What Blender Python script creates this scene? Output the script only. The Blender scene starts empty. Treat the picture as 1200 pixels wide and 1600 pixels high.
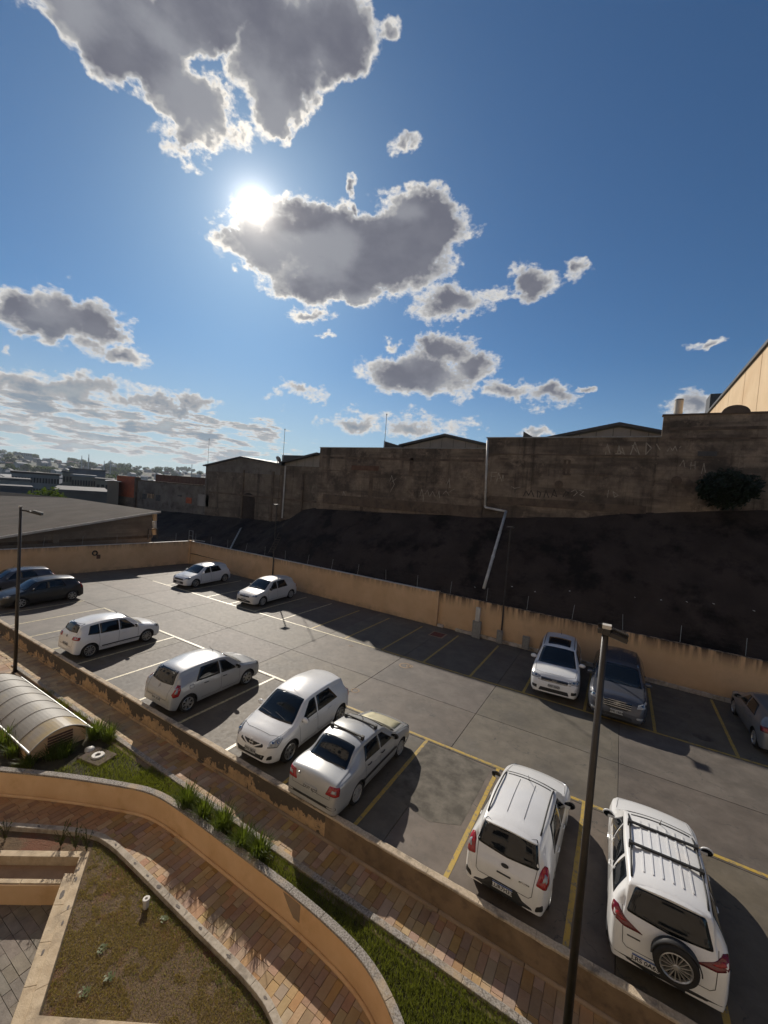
import bpy, bmesh, math, random
import numpy as np
from mathutils import Vector, Matrix, noise
from mathutils.bvhtree import BVHTree
random.seed(7)
rnd = random.Random(11)
sc = bpy.context.scene
C = sc.collection
PI = math.pi

# ------------------------------------------------------------------ camera
EYE = Vector((0.0, 0.0, 7.6))
ROT = Matrix(((0.858418, -0.086241, 0.505649), (0.507540, 0.0, -0.861628), (0.0743078, 0.996274, 0.0437708)))
FPX = 633.2
cd = bpy.data.cameras.new('camera'); cam = bpy.data.objects.new('camera', cd); C.objects.link(cam)
cam.matrix_world = Matrix.Translation(EYE) @ ROT.to_4x4()
cd.sensor_fit = 'VERTICAL'; cd.sensor_height = 36.0; cd.lens = FPX / 1600 * 36
cd.clip_start = 0.05; cd.clip_end = 9000
sc.camera = cam
cy_ = sc.cycles; cy_.max_bounces = 6; cy_.diffuse_bounces = 3; cy_.glossy_bounces = 3; cy_.transmission_bounces = 3; cy_.transparent_max_bounces = 4; cy_.volume_bounces = 0; cy_.use_adaptive_sampling = True; cy_.adaptive_threshold = 0.025

# ------------------------------------------------------------------ light
SUN = Vector((-0.65433, 0.54236, 0.52697)).normalized()
sc.view_settings.view_transform = 'Standard'; sc.view_settings.look = 'None'
sc.view_settings.exposure = 0.0; sc.view_settings.gamma = 1; sc.view_settings.use_curve_mapping = False
HAZE = 0.00012
SKY_STRENGTH = 0.060
sl = bpy.data.lights.new('sun', 'SUN'); sl.energy = 4.6; sl.angle = math.radians(0.53); sl.color = (1.0, 0.915, 0.80)
so = bpy.data.objects.new('sun', sl); C.objects.link(so)
so.rotation_euler = SUN.to_track_quat('Z', 'Y').to_euler()

world = bpy.data.worlds.new('World'); sc.world = world; world.use_nodes = True
WT = world.node_tree; WN = WT.nodes; WL = WT.links
WN.clear()
def wn(t, **k):
    n = WN.new(t)
    for a, b in k.items(): setattr(n, a, b)
    return n
def wmath(op, a, b=None, c=None, clamp=False):
    n = wn('ShaderNodeMath', operation=op, use_clamp=clamp)
    for i, v in enumerate((a, b, c)):
        if v is None: continue
        if isinstance(v, (int, float)): n.inputs[i].default_value = v
        else: WL.new(v, n.inputs[i])
    return n.outputs[0]
def wvec(op, a, b=None):
    n = wn('ShaderNodeVectorMath', operation=op)
    for i, v in enumerate((a, b)):
        if v is None: continue
        if isinstance(v, (tuple, Vector)): n.inputs[i].default_value = v
        else: WL.new(v, n.inputs[i])
    return n
def wsmooth(v, lo, hi, a=0.0, b=1.0):
    n = wn('ShaderNodeMapRange', interpolation_type='SMOOTHSTEP')
    WL.new(v, n.inputs[0])
    for i, q in enumerate((lo, hi, a, b)): n.inputs[i + 1].default_value = q
    return n.outputs[0]
def wmix(f, a, b, bt='MIX'):
    n = wn('ShaderNodeMix', data_type='RGBA', blend_type=bt)
    if isinstance(f, (int, float)): n.inputs[0].default_value = f
    else: WL.new(f, n.inputs[0])
    for i, v in ((6, a), (7, b)):
        if isinstance(v, tuple): n.inputs[i].default_value = v + (1,)
        else: WL.new(v, n.inputs[i])
    return n.outputs[2]
sky = wn('ShaderNodeTexSky', sky_type='NISHITA', sun_disc=False)
sky.sun_elevation = math.asin(SUN.z); sky.sun_rotation = math.atan2(SUN.x, SUN.y)
sky.altitude = 700; sky.air_density = 1.0; sky.dust_density = 0.6; sky.ozone_density = 2.0
skyc = wmix(1.0, sky.outputs[0], (0.56, 0.90, 1.16), 'MULTIPLY')
tcn = wn('ShaderNodeTexCoord'); DIR = wvec('NORMALIZE', tcn.outputs['Generated']).outputs[0]
sxyz = wn('ShaderNodeSeparateXYZ'); WL.new(DIR, sxyz.inputs[0])
AZ = wmath('ARCTAN2', sxyz.outputs[0], sxyz.outputs[1])       # azimuth from +Y, radians
EL = wmath('ARCSINE', sxyz.outputs[2])
azel = wn('ShaderNodeCombineXYZ'); WL.new(AZ, azel.inputs[0]); WL.new(EL, azel.inputs[1]); azel.inputs[2].default_value = 1.0
AZEL = azel.outputs[0]
wq = wn('ShaderNodeTexNoise'); wq.inputs['Scale'].default_value = 11.0; wq.inputs['Detail'].default_value = 4.0; wq.inputs['Roughness'].default_value = 0.62; WL.new(DIR, wq.inputs['Vector'])
wsc = wvec('MULTIPLY', wvec('SUBTRACT', wq.outputs['Color'], (0.5, 0.5, 0.5)).outputs[0], (0.150, 0.110, 0.0)).outputs[0]
AZEL = wvec('ADD', AZEL, wsc).outputs[0]
# cumulus clouds: azimuth, elevation and a 2x2 metric for each puff (rows a,b,c / d,e,f of an affine map to the unit disc)
CLOUDS = [(6.541, -4.617, 10.636, -1.286, -18.153, 11.288, 1.25),
          (6.27, -6.961, 11.116, -6.199, -14.117, 3.117, 1.25),
          (9.846, -5.737, 15.697, 0.917, -24.095, 18.144, 1.19),
          (2.999, 7.816, -3.454, 8.01, -12.096, 15.981, 1.25),
          (8.677, 1.235, 5.348, 2.563, -18.812, 16.994, 1.25),
          (3.724, 0.348, 3.543, 7.046, -22.742, 24.635, 1.25),
          (10.406, -18.767, 22.155, -8.779, -12.394, 1.351, 1.19),
          (16.243, 1.195, 15.683, 10.423, -34.686, 32.161, 0.71),
          (49.315, 7.91, 23.342, 4.245, -60.48, 51.964, 0.38),
          (26.625, 3.512, 11.807, 3.853, -86.59, 62.585, 0.38),
          (3.581, 0.077, 2.354, 0.978, -12.862, 7.319, 1.25),
          (10.744, -2.649, 10.667, -0.088, -19.009, 9.302, 1.0),
          (10.053, 1.123, 4.281, 0.494, -15.229, 9.03, 1.25),
          (5.312, 0.524, 3.117, 2.017, -19.699, 12.146, 1.0),
          (13.888, 1.621, 6.085, 1.332, -34.69, 22.015, 0.62),
          (5.417, -0.254, 3.874, 0.856, -20.739, 10.123, 0.86),
          (11.31, 2.346, 3.4, 2.077, -26.677, 12.616, 0.64),
          (17.755, -0.456, 13.323, 3.166, -50.016, 21.673, 0.38),
          (17.742, 1.891, 3.326, -1.809, -29.791, 13.476, 0.62),
          (29.418, 2.24, 19.898, 10.142, -83.668, 36.047, 0.38),
          (6.762, 0.575, 3.014, 0.951, -18.618, 5.861, 0.81),
          (11.644, 1.052, 4.542, 0.914, -30.109, 10.78, 0.52),
          (14.819, 1.335, 4.88, 0.471, -27.019, 8.432, 0.57),
          (26.072, 2.236, 13.361, 4.132, -60.385, 23.706, 0.38),
          (17.016, 1.522, 4.344, 0.372, -45.545, 11.736, 0.38),
          (17.416, 1.588, 2.432, -0.804, -47.043, 11.47, 0.38),
          (59.016, 5.454, 3.754, -5.585, -137.031, 34.829, 0.38),
          (12.993, 0.874, 9.605, 6.285, -51.883, 16.374, 0.38),
          (35.143, 11.312, -7.537, 17.973, -108.669, 32.981, 0.38),
          (65.308, 6.794, 38.916, 6.061, -55.428, 37.142, 0.38),
          (9.99, -0.845, 12.523, 3.387, -22.944, 10.649, 0.86),
          (27.139, 0.722, 34.82, 11.687, -33.743, 24.577, 0.62),
          (21.29, -5.628, 26.297, -3.654, -28.72, 3.747, 0.62),
          (16.309, -1.356, 18.724, 4.259, -52.888, 17.248, 0.38),
          (6.288, -0.242, 7.627, 4.114, -37.887, 10.94, 0.48),
          (9.693, -0.185, 10.394, 5.51, -57.244, 14.753, 0.38),
          (17.603, 0.455, 22.442, 10.551, -44.741, 20.23, 0.43),
          (11.002, 0.016, 13.663, 7.888, -63.436, 15.189, 0.38),
          (26.635, 1.063, 29.224, 11.637, -76.35, 20.659, 0.38),
          (60.059, 1.525, 77.174, 26.122, -92.631, 52.225, 0.38),
          (34.107, 0.977, 42.73, 24.684, -82.819, 50.881, 0.38),
          (22.061, 1.986, -2.543, -2.742, -43.865, 9.603, 0.4),
          (11.476, 0.831, 7.121, 3.767, -42.339, 9.419, 0.38),
          (8.948, 0.721, 3.928, 2.191, -36.963, 7.18, 0.38),
          (21.642, 1.899, 3.538, 1.084, -62.751, 10.518, 0.38),
          (65.581, 7.15, 39.275, 10.63, -93.933, 66.673, 0.38),
          (49.756, 5.435, 3.794, -6.446, -58.22, 26.854, 0.38)]
field = None
for (a, b, c, d, e, f, kk) in CLOUDS:
    u = wvec('DOT_PRODUCT', AZEL, (a, b, c)).outputs['Value']; v = wvec('DOT_PRODUCT', AZEL, (d, e, f)).outputs['Value']
    ln = wmath('ADD', wmath('MULTIPLY', u, u), wmath('MULTIPLY', v, v))
    s = wmath('MULTIPLY', wmath('SUBTRACT', 1.0, wmath('SQRT', ln)), kk)
    field = s if field is None else wmath('SMOOTH_MAX', field, s, 0.12)
def wnoise(scale, detail, rough, vec, lac=2.0, dist=0.0):
    n = wn('ShaderNodeTexNoise'); n.inputs['Scale'].default_value = scale; n.inputs['Detail'].default_value = detail
    n.inputs['Roughness'].default_value = rough; n.inputs['Lacunarity'].default_value = lac; n.inputs['Distortion'].default_value = dist
    WL.new(vec, n.inputs['Vector']); return n.outputs['Fac']
stretched = wvec('MULTIPLY', DIR, (1.0, 1.0, 1.7)).outputs[0]
n1 = wnoise(6.0, 7.0, 0.60, stretched)
n1s = wnoise(6.0, 2.0, 0.45, stretched)
n2 = wnoise(21.0, 6.0, 0.62, stretched, dist=0.35)
n3 = wnoise(75.0, 3.0, 0.6, stretched)
fbm = wmath('ADD', wmath('ADD', wmath('MULTIPLY', wmath('SUBTRACT', n1, 0.5), 1.05), wmath('MULTIPLY', wmath('SUBTRACT', n2, 0.5), 0.95)), wmath('MULTIPLY', wmath('SUBTRACT', n3, 0.5), 0.42))
F1 = wmath('ADD', wmath('MAXIMUM', field, -1.2), fbm)
# low flat cloud banks towards the horizon, stretched sideways
band = wn('ShaderNodeCombineXYZ')
WL.new(wmath('MULTIPLY', AZ, 9.0), band.inputs[0]); WL.new(wmath('MULTIPLY', EL, 42.0), band.inputs[1])
b1 = wnoise(1.55, 7.0, 0.60, band.outputs[0])
bandmask = wmath('MULTIPLY', wsmooth(EL, 0.0, 0.05), wsmooth(EL, 0.13, 0.22, 1.0, 0.0))
azm = wsmooth(AZ, -0.95, -0.35, 1.0, 0.25)
F2 = wmath('MULTIPLY', wmath('SUBTRACT', wmath('MULTIPLY', wmath('MULTIPLY', bandmask, azm), 0.53), wmath('SUBTRACT', 1.0, b1)), 3.0)
F2 = wmath('ADD', F2, 0.10)
FF = wmath('MAXIMUM', F1, F2)
FS = wmath('ADD', wmath('MAXIMUM', field, -1.2), wmath('MULTIPLY', wmath('SUBTRACT', n1s, 0.5), 1.05))
FS = wmath('MAXIMUM', wmath('MINIMUM', wmath('ADD', FS, wmath('MULTIPLY', wmath('SUBTRACT', n2, 0.5), 0.30)), wmath('MULTIPLY', FF, 1.5)), wmath('MULTIPLY', F2, 0.8))
alpha = wsmooth(FF, -0.08, 0.24)
thick = wsmooth(wmath('ADD', wmath('MULTIPLY', FS, 0.62), wmath('MULTIPLY', FF, 0.38)), 0.03, 0.58)
cosS = wvec('DOT_PRODUCT', DIR, tuple(SUN)).outputs['Value']
ang = wmath('ARCCOSINE', wmath('MINIMUM', cosS, 0.99999))     # angle from the sun
near = wmath('POWER', wmath('MAXIMUM', cosS, 0.0), 26.0)
edge = wmix(near, (0.70, 0.69, 0.67), (1.25, 1.15, 1.0))
grain = wsmooth(wnoise(14.0, 3.0, 0.6, stretched), 0.35, 0.7)
core = wmix(wsmooth(wmath('ADD', wmath('MULTIPLY', n1s, 0.5), wmath('MULTIPLY', n1, 0.5)), 0.38, 0.56), (0.285, 0.295, 0.330), wmix(grain, (0.142, 0.148, 0.188), (0.175, 0.182, 0.220)))
core = wmix(wsmooth(EL, 0.05, 0.30), wmix(grain, (0.24, 0.31, 0.38), (0.44, 0.49, 0.51)), core)
cloudc = wmix(wsmooth(thick, 0.25, 0.85), wmix(wsmooth(thick, 0.0, 0.35), edge, (0.40, 0.40, 0.41)), core)
scaled = wn('ShaderNodeVectorMath', operation='SCALE'); WL.new(skyc, scaled.inputs[0]); scaled.inputs['Scale'].default_value = SKY_STRENGTH
skys = scaled.outputs[0]
# milky air low over the horizon, as in the photograph
lowair = wmath('MULTIPLY', wsmooth(EL, -0.02, 0.34, 0.75, 0.0), wsmooth(AZ, -1.0, 0.1, 1.0, 0.3))
skys = wmix(lowair, skys, (0.47, 0.56, 0.60))
full = wmix(alpha, skys, cloudc)
# the sun's disc and aureole
def wexp(k): return wmath('EXPONENT', wmath('MULTIPLY', ang, k))
halo = wmath('ADD', wmath('MULTIPLY', wexp(-8.0), 0.12), wmath('MULTIPLY', wexp(-24.0), 0.42))
halo = wmath('MULTIPLY', halo, wmath('SUBTRACT', 1.0, wmath('MULTIPLY', thick, 0.55)))
disc = wmath('ADD', wsmooth(ang, 0.014, 0.026, 6.0, 0.0), wmath('MULTIPLY', wexp(-62.0), 3.6))
glow = wmath('ADD', halo, disc)
gl = wn('ShaderNodeVectorMath', operation='SCALE'); gl.inputs[0].default_value = (1.0, 0.93, 0.82); WL.new(glow, gl.inputs['Scale'])
addn = wvec('ADD', full, gl.outputs[0])
bg = wn('ShaderNodeBackground'); WL.new(addn.outputs[0], bg.inputs[0]); bg.inputs[1].default_value = 1.0
wo = wn('ShaderNodeOutputWorld'); WL.new(bg.outputs[0], wo.inputs[0])
try:
    world.cycles.sampling_method = 'MANUAL'; world.cycles.sample_map_resolution = 512
except Exception: pass

# ------------------------------------------------------------------ helpers
def ray(px, py): return ROT @ Vector((px - 600.0, -(py - 800.0), -FPX))
def at(px, py, z=0.0):                 # photo point -> place on the level z (metres)
    r = ray(px, py); return EYE + r * ((z - EYE.z) / r.z)
def onY(px, py, y):
    r = ray(px, py); return EYE + r * (y / r.y)
def onX(px, py, x):
    r = ray(px, py); return EYE + r * (x / r.x)

def obj(name, me, m=None, parent=None, **props):
    if isinstance(me, bmesh.types.BMesh):
        b = me; me = bpy.data.meshes.new(name); b.to_mesh(me); b.free()
    if m is not None:
        for q in (m if isinstance(m, (list, tuple)) else [m]): me.materials.append(q)
    o = bpy.data.objects.new(name, me); C.objects.link(o)
    if parent is not None: o.parent = parent
    for k, v in props.items(): o[k] = v
    return o
def thing(name, label, cat, loc=(0, 0, 0), rz=0.0, group=None):
    o = bpy.data.objects.new(name, None); C.objects.link(o); o.empty_display_size = 0.2
    o.location = loc; o.rotation_euler = (0, 0, rz); o['label'] = label; o['category'] = cat
    if group: o['group'] = group
    return o
def tag(o, label=None, cat=None, group=None, kind=None):
    for k, v in (('label', label), ('category', cat), ('group', group), ('kind', kind)):
        if v: o[k] = v
    return o
def pyd(verts, faces, smooth=False):
    me = bpy.data.meshes.new('m'); me.from_pydata([tuple(v) for v in verts], [], faces); me.validate()
    if smooth: me.polygons.foreach_set('use_smooth', [True] * len(me.polygons))
    me.update(); return me
class MB:
    def __init__(s): s.v = []; s.f = []
    def add(s, vs, fs):
        k = len(s.v); s.v += [tuple(v) for v in vs]; s.f += [tuple(i + k for i in f) for f in fs]; return s
    def box(s, x0, x1, y0, y1, z0, z1, M=None):
        vs = [Vector((x, y, z)) for z in (z0, z1) for y in (y0, y1) for x in (x0, x1)]
        if M is not None: vs = [M @ v for v in vs]
        return s.add(vs, [(0, 2, 3, 1), (4, 5, 7, 6), (0, 1, 5, 4), (2, 6, 7, 3), (0, 4, 6, 2), (1, 3, 7, 5)])
    def cbox(s, x0, x1, y0, y1, z0, z1, c=0.01, M=None):   # box with chamfered top
        vs = [Vector(p) for p in ((x0, y0, z0), (x1, y0, z0), (x1, y1, z0), (x0, y1, z0),
              (x0, y0, z1 - c), (x1, y0, z1 - c), (x1, y1, z1 - c), (x0, y1, z1 - c),
              (x0 + c, y0 + c, z1), (x1 - c, y0 + c, z1), (x1 - c, y1 - c, z1), (x0 + c, y1 - c, z1))]
        if M is not None: vs = [M @ v for v in vs]
        fs = [(8, 9, 10, 11)]
        for a in (0, 4):
            for i in range(4): fs.append((a + i, a + (i + 1) % 4, a + 4 + (i + 1) % 4, a + 4 + i))
        return s.add(vs, fs)
    def tube(s, pts, r, n=8, cap=True):
        pts = [Vector(p) for p in pts]; rs = r if isinstance(r, (list, tuple)) else [r] * len(pts)
        k = len(s.v); up = None
        for i, p in enumerate(pts):
            t = (pts[min(i + 1, len(pts) - 1)] - pts[max(i - 1, 0)]).normalized()
            if up is None: up = t.orthogonal().normalized()
            up = (up - t * up.dot(t)).normalized(); w = t.cross(up)
            for j in range(n):
                a = 2 * PI * j / n; s.v.append(tuple(p + (up * math.cos(a) + w * math.sin(a)) * rs[i]))
        for i in range(len(pts) - 1):
            for j in range(n):
                s.f.append((k + i * n + j, k + i * n + (j + 1) % n, k + (i + 1) * n + (j + 1) % n, k + (i + 1) * n + j))
        if cap:
            s.f.append(tuple(k + j for j in range(n))[::-1]); s.f.append(tuple(k + (len(pts) - 1) * n + j for j in range(n)))
        return s
    def lathe(s, prof, n=24, M=None):      # prof: (radius, height) about Z
        k = len(s.v)
        for (r, z) in prof:
            for j in range(n):
                a = 2 * PI * j / n; v = Vector((r * math.cos(a), r * math.sin(a), z))
                s.v.append(tuple(M @ v if M is not None else v))
        for i in range(len(prof) - 1):
            for j in range(n):
                s.f.append((k + i * n + j, k + i * n + (j + 1) % n, k + (i + 1) * n + (j + 1) % n, k + (i + 1) * n + j))
        return s
    def prism(s, poly, z0, z1, M=None):
        n = len(poly); vs = [Vector((x, y, z)) for z in (z0, z1) for x, y in poly]
        if M is not None: vs = [M @ v for v in vs]
        return s.add(vs, [tuple(range(n))[::-1], tuple(range(n, 2 * n))] + [(i, (i + 1) % n, n + (i + 1) % n, n + i) for i in range(n)])
    def me(s, smooth=False): return pyd(s.v, s.f, smooth)
    def build(s, name, m, parent=None, smooth=False, bevel=0.0, **props):
        o = obj(name, s.me(smooth), m, parent, **props)
        if bevel:
            b = o.modifiers.new('b', 'BEVEL'); b.width = bevel; b.segments = 2; b.limit_method = 'ANGLE'
        return o
def Mxy(origin, xdir, zup=Vector((0, 0, 1))):
    x = Vector(xdir).normalized(); z = zup; y = z.cross(x).normalized()
    return Matrix(((x.x, y.x, z.x, origin[0]), (x.y, y.y, z.y, origin[1]), (x.z, y.z, z.z, origin[2]), (0, 0, 0, 1)))

# ------------------------------------------------------------------ materials
def mat(name, c1, c2=None, scale=3.0, rough=0.8, metal=0.0, bump=0.0, bscale=None, detail=6.0, coord='world', c3=None, s3=0.6,
        lo3=0.5, hi3=0.7, lo=0.35, hi=0.65, spec=0.4, coat=0.0, stretch=None, extra=None, flat=False, bdist=0.02, rnd_amt=0.0):
    m = bpy.data.materials.new(name); m.use_nodes = True; T = m.node_tree; N = T.nodes; L = T.links
    p = N['Principled BSDF']; p.inputs['Roughness'].default_value = rough; p.inputs['Metallic'].default_value = metal
    p.inputs['Specular IOR Level'].default_value = spec
    p.inputs['Coat Weight'].default_value = coat; p.inputs['Coat Roughness'].default_value = 0.04
    p.inputs['Base Color'].default_value = tuple(c1) + (1,)
    if flat and c2 is None: return m
    if coord == 'world': g = N.new('ShaderNodeNewGeometry'); v = g.outputs['Position']
    else: g = N.new('ShaderNodeTexCoord'); v = g.outputs['Object']
    if stretch:
        q = N.new('ShaderNodeVectorMath'); q.operation = 'MULTIPLY'; q.inputs[1].default_value = stretch; L.new(v, q.inputs[0]); v = q.outputs[0]
    def nz(sc_, det=detail, ro=0.6):
        n = N.new('ShaderNodeTexNoise'); n.inputs['Scale'].default_value = sc_; n.inputs['Detail'].default_value = det
        n.inputs['Roughness'].default_value = ro; L.new(v, n.inputs['Vector']); return n.outputs['Fac']
    def mr(s_, a, b, o0=0.0, o1=1.0):
        n = N.new('ShaderNodeMapRange'); L.new(s_, n.inputs[0]); n.inputs[1].default_value = a; n.inputs[2].default_value = b
        n.inputs[3].default_value = o0; n.inputs[4].default_value = o1; return n.outputs[0]
    def mx(f, a, b, bt='MIX'):
        n = N.new('ShaderNodeMix'); n.data_type = 'RGBA'; n.blend_type = bt
        if isinstance(f, float): n.inputs[0].default_value = f
        else: L.new(f, n.inputs[0])
        for i, q in ((6, a), (7, b)):
            if isinstance(q, tuple): n.inputs[i].default_value = tuple(q) + (1,)
            else: L.new(q, n.inputs[i])
        return n.outputs[2]
    col = tuple(c1)
    if c2 is not None: col = mx(mr(nz(scale), lo, hi), tuple(c1), tuple(c2))
    if c3 is not None: col = mx(mr(nz(s3, 7.0, 0.65), lo3, hi3), col, tuple(c3))
    if rnd_amt:
        oi = N.new('ShaderNodeObjectInfo'); hv = N.new('ShaderNodeHueSaturation')
        L.new(mr(oi.outputs['Random'], 0, 1, 1 - rnd_amt, 1 + rnd_amt), hv.inputs['Value'])
        w = N.new('ShaderNodeTexWhiteNoise'); w.noise_dimensions = '1D'; L.new(oi.outputs['Random'], w.inputs['W'])
        L.new(mr(w.outputs['Value'], 0, 1, 0.485, 0.515), hv.inputs['Hue'])
        L.new(mr(w.outputs['Color'], 0, 1, 0.75, 1.2), hv.inputs['Saturation'])
        if isinstance(col, tuple): hv.inputs['Color'].default_value = col + (1,)
        else: L.new(col, hv.inputs['Color'])
        col = hv.outputs[0]
    if extra: col = extra(N, L, g, v, col, nz, mr, mx, p)
    if not isinstance(col, tuple): L.new(col, p.inputs['Base Color'])
    if bump:
        b = N.new('ShaderNodeBump'); b.inputs['Strength'].default_value = bump; b.inputs['Distance'].default_value = bdist
        L.new(nz(bscale or scale * 8, 8.0, 0.65), b.inputs['Height']); L.new(b.outputs[0], p.inputs['Normal'])
    return m
def sep(N, L, v):
    s = N.new('ShaderNodeSeparateXYZ'); L.new(v, s.inputs[0]); return s.outputs
def m2(N, L, op, a, b=None):
    n = N.new('ShaderNodeMath'); n.operation = op
    for i, q in enumerate((a, b)):
        if q is None: continue
        if isinstance(q, (int, float)): n.inputs[i].default_value = q
        else: L.new(q, n.inputs[i])
    return n.outputs[0]

# ------------------------------------------------------------------ material library
def joints_x(period, off, w, dark):     # thin darker vertical stain stripes along X
    def f(N, L, g, v, col, nz, mr, mx, p):
        s = sep(N, L, v)
        q = m2(N, L, 'PINGPONG', m2(N, L, 'ADD', s[0], off), period / 2)
        return mx(mr(q, w, w * 0.6), col, dark)
    return f
def oil(N, L, g, v, col, nz, mr, mx, p):
    n = nz(0.55, 4.0, 0.55); n2 = nz(7.0, 6.0, 0.7)
    col = mx(mr(n, 0.50, 0.70, 0.0, 0.6), col, (0.055, 0.049, 0.043)); col = mx(mr(nz(2.6, 9.0, 0.78), 0.50, 0.66, 0.0, 0.45), col, (0.068, 0.060, 0.051))
    vo = N.new('ShaderNodeTexVoronoi'); vo.feature = 'DISTANCE_TO_EDGE'; vo.inputs['Scale'].default_value = 0.35
    d = N.new('ShaderNodeVectorMath'); d.operation = 'ADD'; L.new(v, d.inputs[0])
    nn = N.new('ShaderNodeTexNoise'); nn.inputs['Scale'].default_value = 1.7; L.new(v, nn.inputs['Vector']); nn.inputs['Detail'].default_value = 5
    L.new(nn.outputs['Color'], d.inputs[1]); L.new(d.outputs[0], vo.inputs['Vector'])
    crack = m2(N, L, 'MULTIPLY', mr(vo.outputs['Distance'], 0.006, 0.0), mr(n2, 0.45, 0.55))
    col = mx(crack, col, (0.05, 0.047, 0.043))
    # pale splashes and dried cement rings
    w = nz(1.1, 9.0, 0.75)
    col = mx(mr(w, 0.57, 0.68, 0.0, 0.30), col, (0.22, 0.20, 0.17))
    L.new(mr(n2, 0.3, 0.7, 0.62, 0.74), p.inputs['Roughness'])
    return col
M = {}
M['lot'] = mat('lot_concrete', (0.104, 0.086, 0.066), (0.150, 0.126, 0.099), scale=1.6, rough=0.62, bump=0.18, bscale=45, bdist=0.008, extra=oil, rnd_amt=0.10, spec=0.45)
M['lotpatch'] = mat('patch_concrete', (0.075, 0.066, 0.052), (0.165, 0.146, 0.118), scale=2.6, detail=10, lo=0.38, hi=0.66, rough=0.85, bump=0.35, bscale=60, bdist=0.008)
M['joint'] = mat('joint_dirt', (0.045, 0.042, 0.038), (0.07, 0.06, 0.05), rough=0.95)
def wear(N, L, g, v, col, nz, mr, mx, p):
    return mx(mr(nz(9.0, 8.0, 0.75), 0.50, 0.62), col, (0.19, 0.17, 0.14))
M['yellow'] = mat('line_paint_yellow', (0.50, 0.33, 0.055), (0.42, 0.30, 0.08), scale=3, rough=0.5, extra=wear, bump=0.2)
M['paleline'] = mat('line_paint_glare', (0.62, 0.54, 0.33), (0.50, 0.42, 0.22), scale=3, rough=0.45, extra=wear, bump=0.2)  # yellow lines at the left, low sun glare painted in as paler colour
def topdirt(z0, z1, c):
    def f(N, L, g, v, col, nz, mr, mx, p):
        s = sep(N, L, v); n = nz(1.6, 9.0, 0.75)
        sx = N.new('ShaderNodeVectorMath'); sx.operation = 'MULTIPLY'; sx.inputs[1].default_value = (3.0, 3.0, 0.35); L.new(v, sx.inputs[0])
        nn = N.new('ShaderNodeTexNoise'); nn.inputs['Scale'].default_value = 2.0; nn.inputs['Detail'].default_value = 8; L.new(sx.outputs[0], nn.inputs['Vector'])
        drip = nn.outputs['Fac']
        h = mr(s[2], z0, z1)
        f1 = m2(N, L, 'MULTIPLY', m2(N, L, 'POWER', h, 1.6), mr(drip, 0.36, 0.56))
        col = mx(f1, col, c)
        lowm = m2(N, L, 'MULTIPLY', mr(s[2], 0.35, 0.0), mr(n, 0.42, 0.6))
        return mx(m2(N, L, 'MULTIPLY', lowm, 0.7), col, (0.20, 0.15, 0.10))
    return f
M['stucco'] = mat('orange_stucco', (0.62, 0.405, 0.225), (0.70, 0.475, 0.275), scale=0.9, rough=0.88, bump=0.35, bscale=60,
                  c3=(0.50, 0.33, 0.19), s3=0.7, lo3=0.52, hi3=0.8, extra=topdirt(1.55, 2.15, (0.16, 0.11, 0.07)))
M['stucco_sooty'] = mat('sooty_orange_stucco', (0.62, 0.405, 0.225), (0.70, 0.475, 0.275), scale=0.9, rough=0.88, bump=0.35, bscale=60,
                  c3=(0.48, 0.31, 0.18), s3=0.9, lo3=0.54, hi3=0.8, extra=topdirt(1.25, 2.0, (0.085, 0.058, 0.04)))
M['stucco_low'] = mat('planter_stucco', (0.66, 0.425, 0.22), (0.74, 0.50, 0.28), scale=1.3, rough=0.85, bump=0.35, bscale=70,
                      c3=(0.54, 0.32, 0.14), s3=1.4, lo3=0.54, hi3=0.8)
def peel(N, L, g, v, col, nz, mr, mx, p):
    n = nz(1.7, 9.0, 0.68)
    s = sep(N, L, v)
    sv = N.new('ShaderNodeVectorMath'); sv.operation = 'MULTIPLY'; sv.inputs[1].default_value = (9.0, 9.0, 1.2); L.new(v, sv.inputs[0])
    st = N.new('ShaderNodeTexNoise'); st.inputs['Scale'].default_value = 1.0; st.inputs['Detail'].default_value = 6; L.new(sv.outputs[0], st.inputs['Vector'])
    k = m2(N, L, 'ADD', m2(N, L, 'ADD', n, mr(s[2], -0.4, 0.2, -0.20, 0.06)), m2(N, L, 'MULTIPLY', st.outputs['Fac'], 0.28))
    col = mx(mr(k, 0.51, 0.53), col, (0.095, 0.075, 0.055))
    n2 = nz(6.0, 7.0, 0.7)
    return mx(mr(n2, 0.5, 0.75, 0.0, 0.6), col, (0.05, 0.042, 0.035))
M['peeling'] = mat('peeling_wall_paint', (0.52, 0.35, 0.19), (0.38, 0.26, 0.15), scale=3, rough=0.9, bump=0.5, bscale=30, extra=peel)
M['brownwall'] = mat('brown_plaster', (0.16, 0.108, 0.062), (0.24, 0.165, 0.10), scale=1.8, rough=0.85, bump=0.4, bscale=40, c3=(0.10, 0.07, 0.05), s3=3)
M['coping'] = mat('granular_coping', (0.42, 0.335, 0.235), (0.58, 0.475, 0.345), scale=28, rough=0.85, bump=0.7, bscale=90, c3=(0.13, 0.11, 0.09), s3=2.2, lo3=0.5, hi3=0.66)
M['coping2'] = mat('speckled_rim', (0.36, 0.33, 0.29), (0.17, 0.145, 0.12), scale=34, rough=0.8, bump=0.8, bscale=80, lo=0.42, hi=0.58, c3=(0.48, 0.36, 0.22), s3=1.6)
M['coping3'] = mat('sandstone_kerb', (0.42, 0.32, 0.205), (0.54, 0.43, 0.29), scale=6, rough=0.82, bump=0.6, bscale=45, c3=(0.28, 0.22, 0.15), s3=1.9, lo3=0.52, hi3=0.66)
M['darkstone'] = mat('dark_inlay_stone', (0.10, 0.085, 0.075), (0.16, 0.135, 0.115), scale=9, rough=0.8, bump=0.4)
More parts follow.
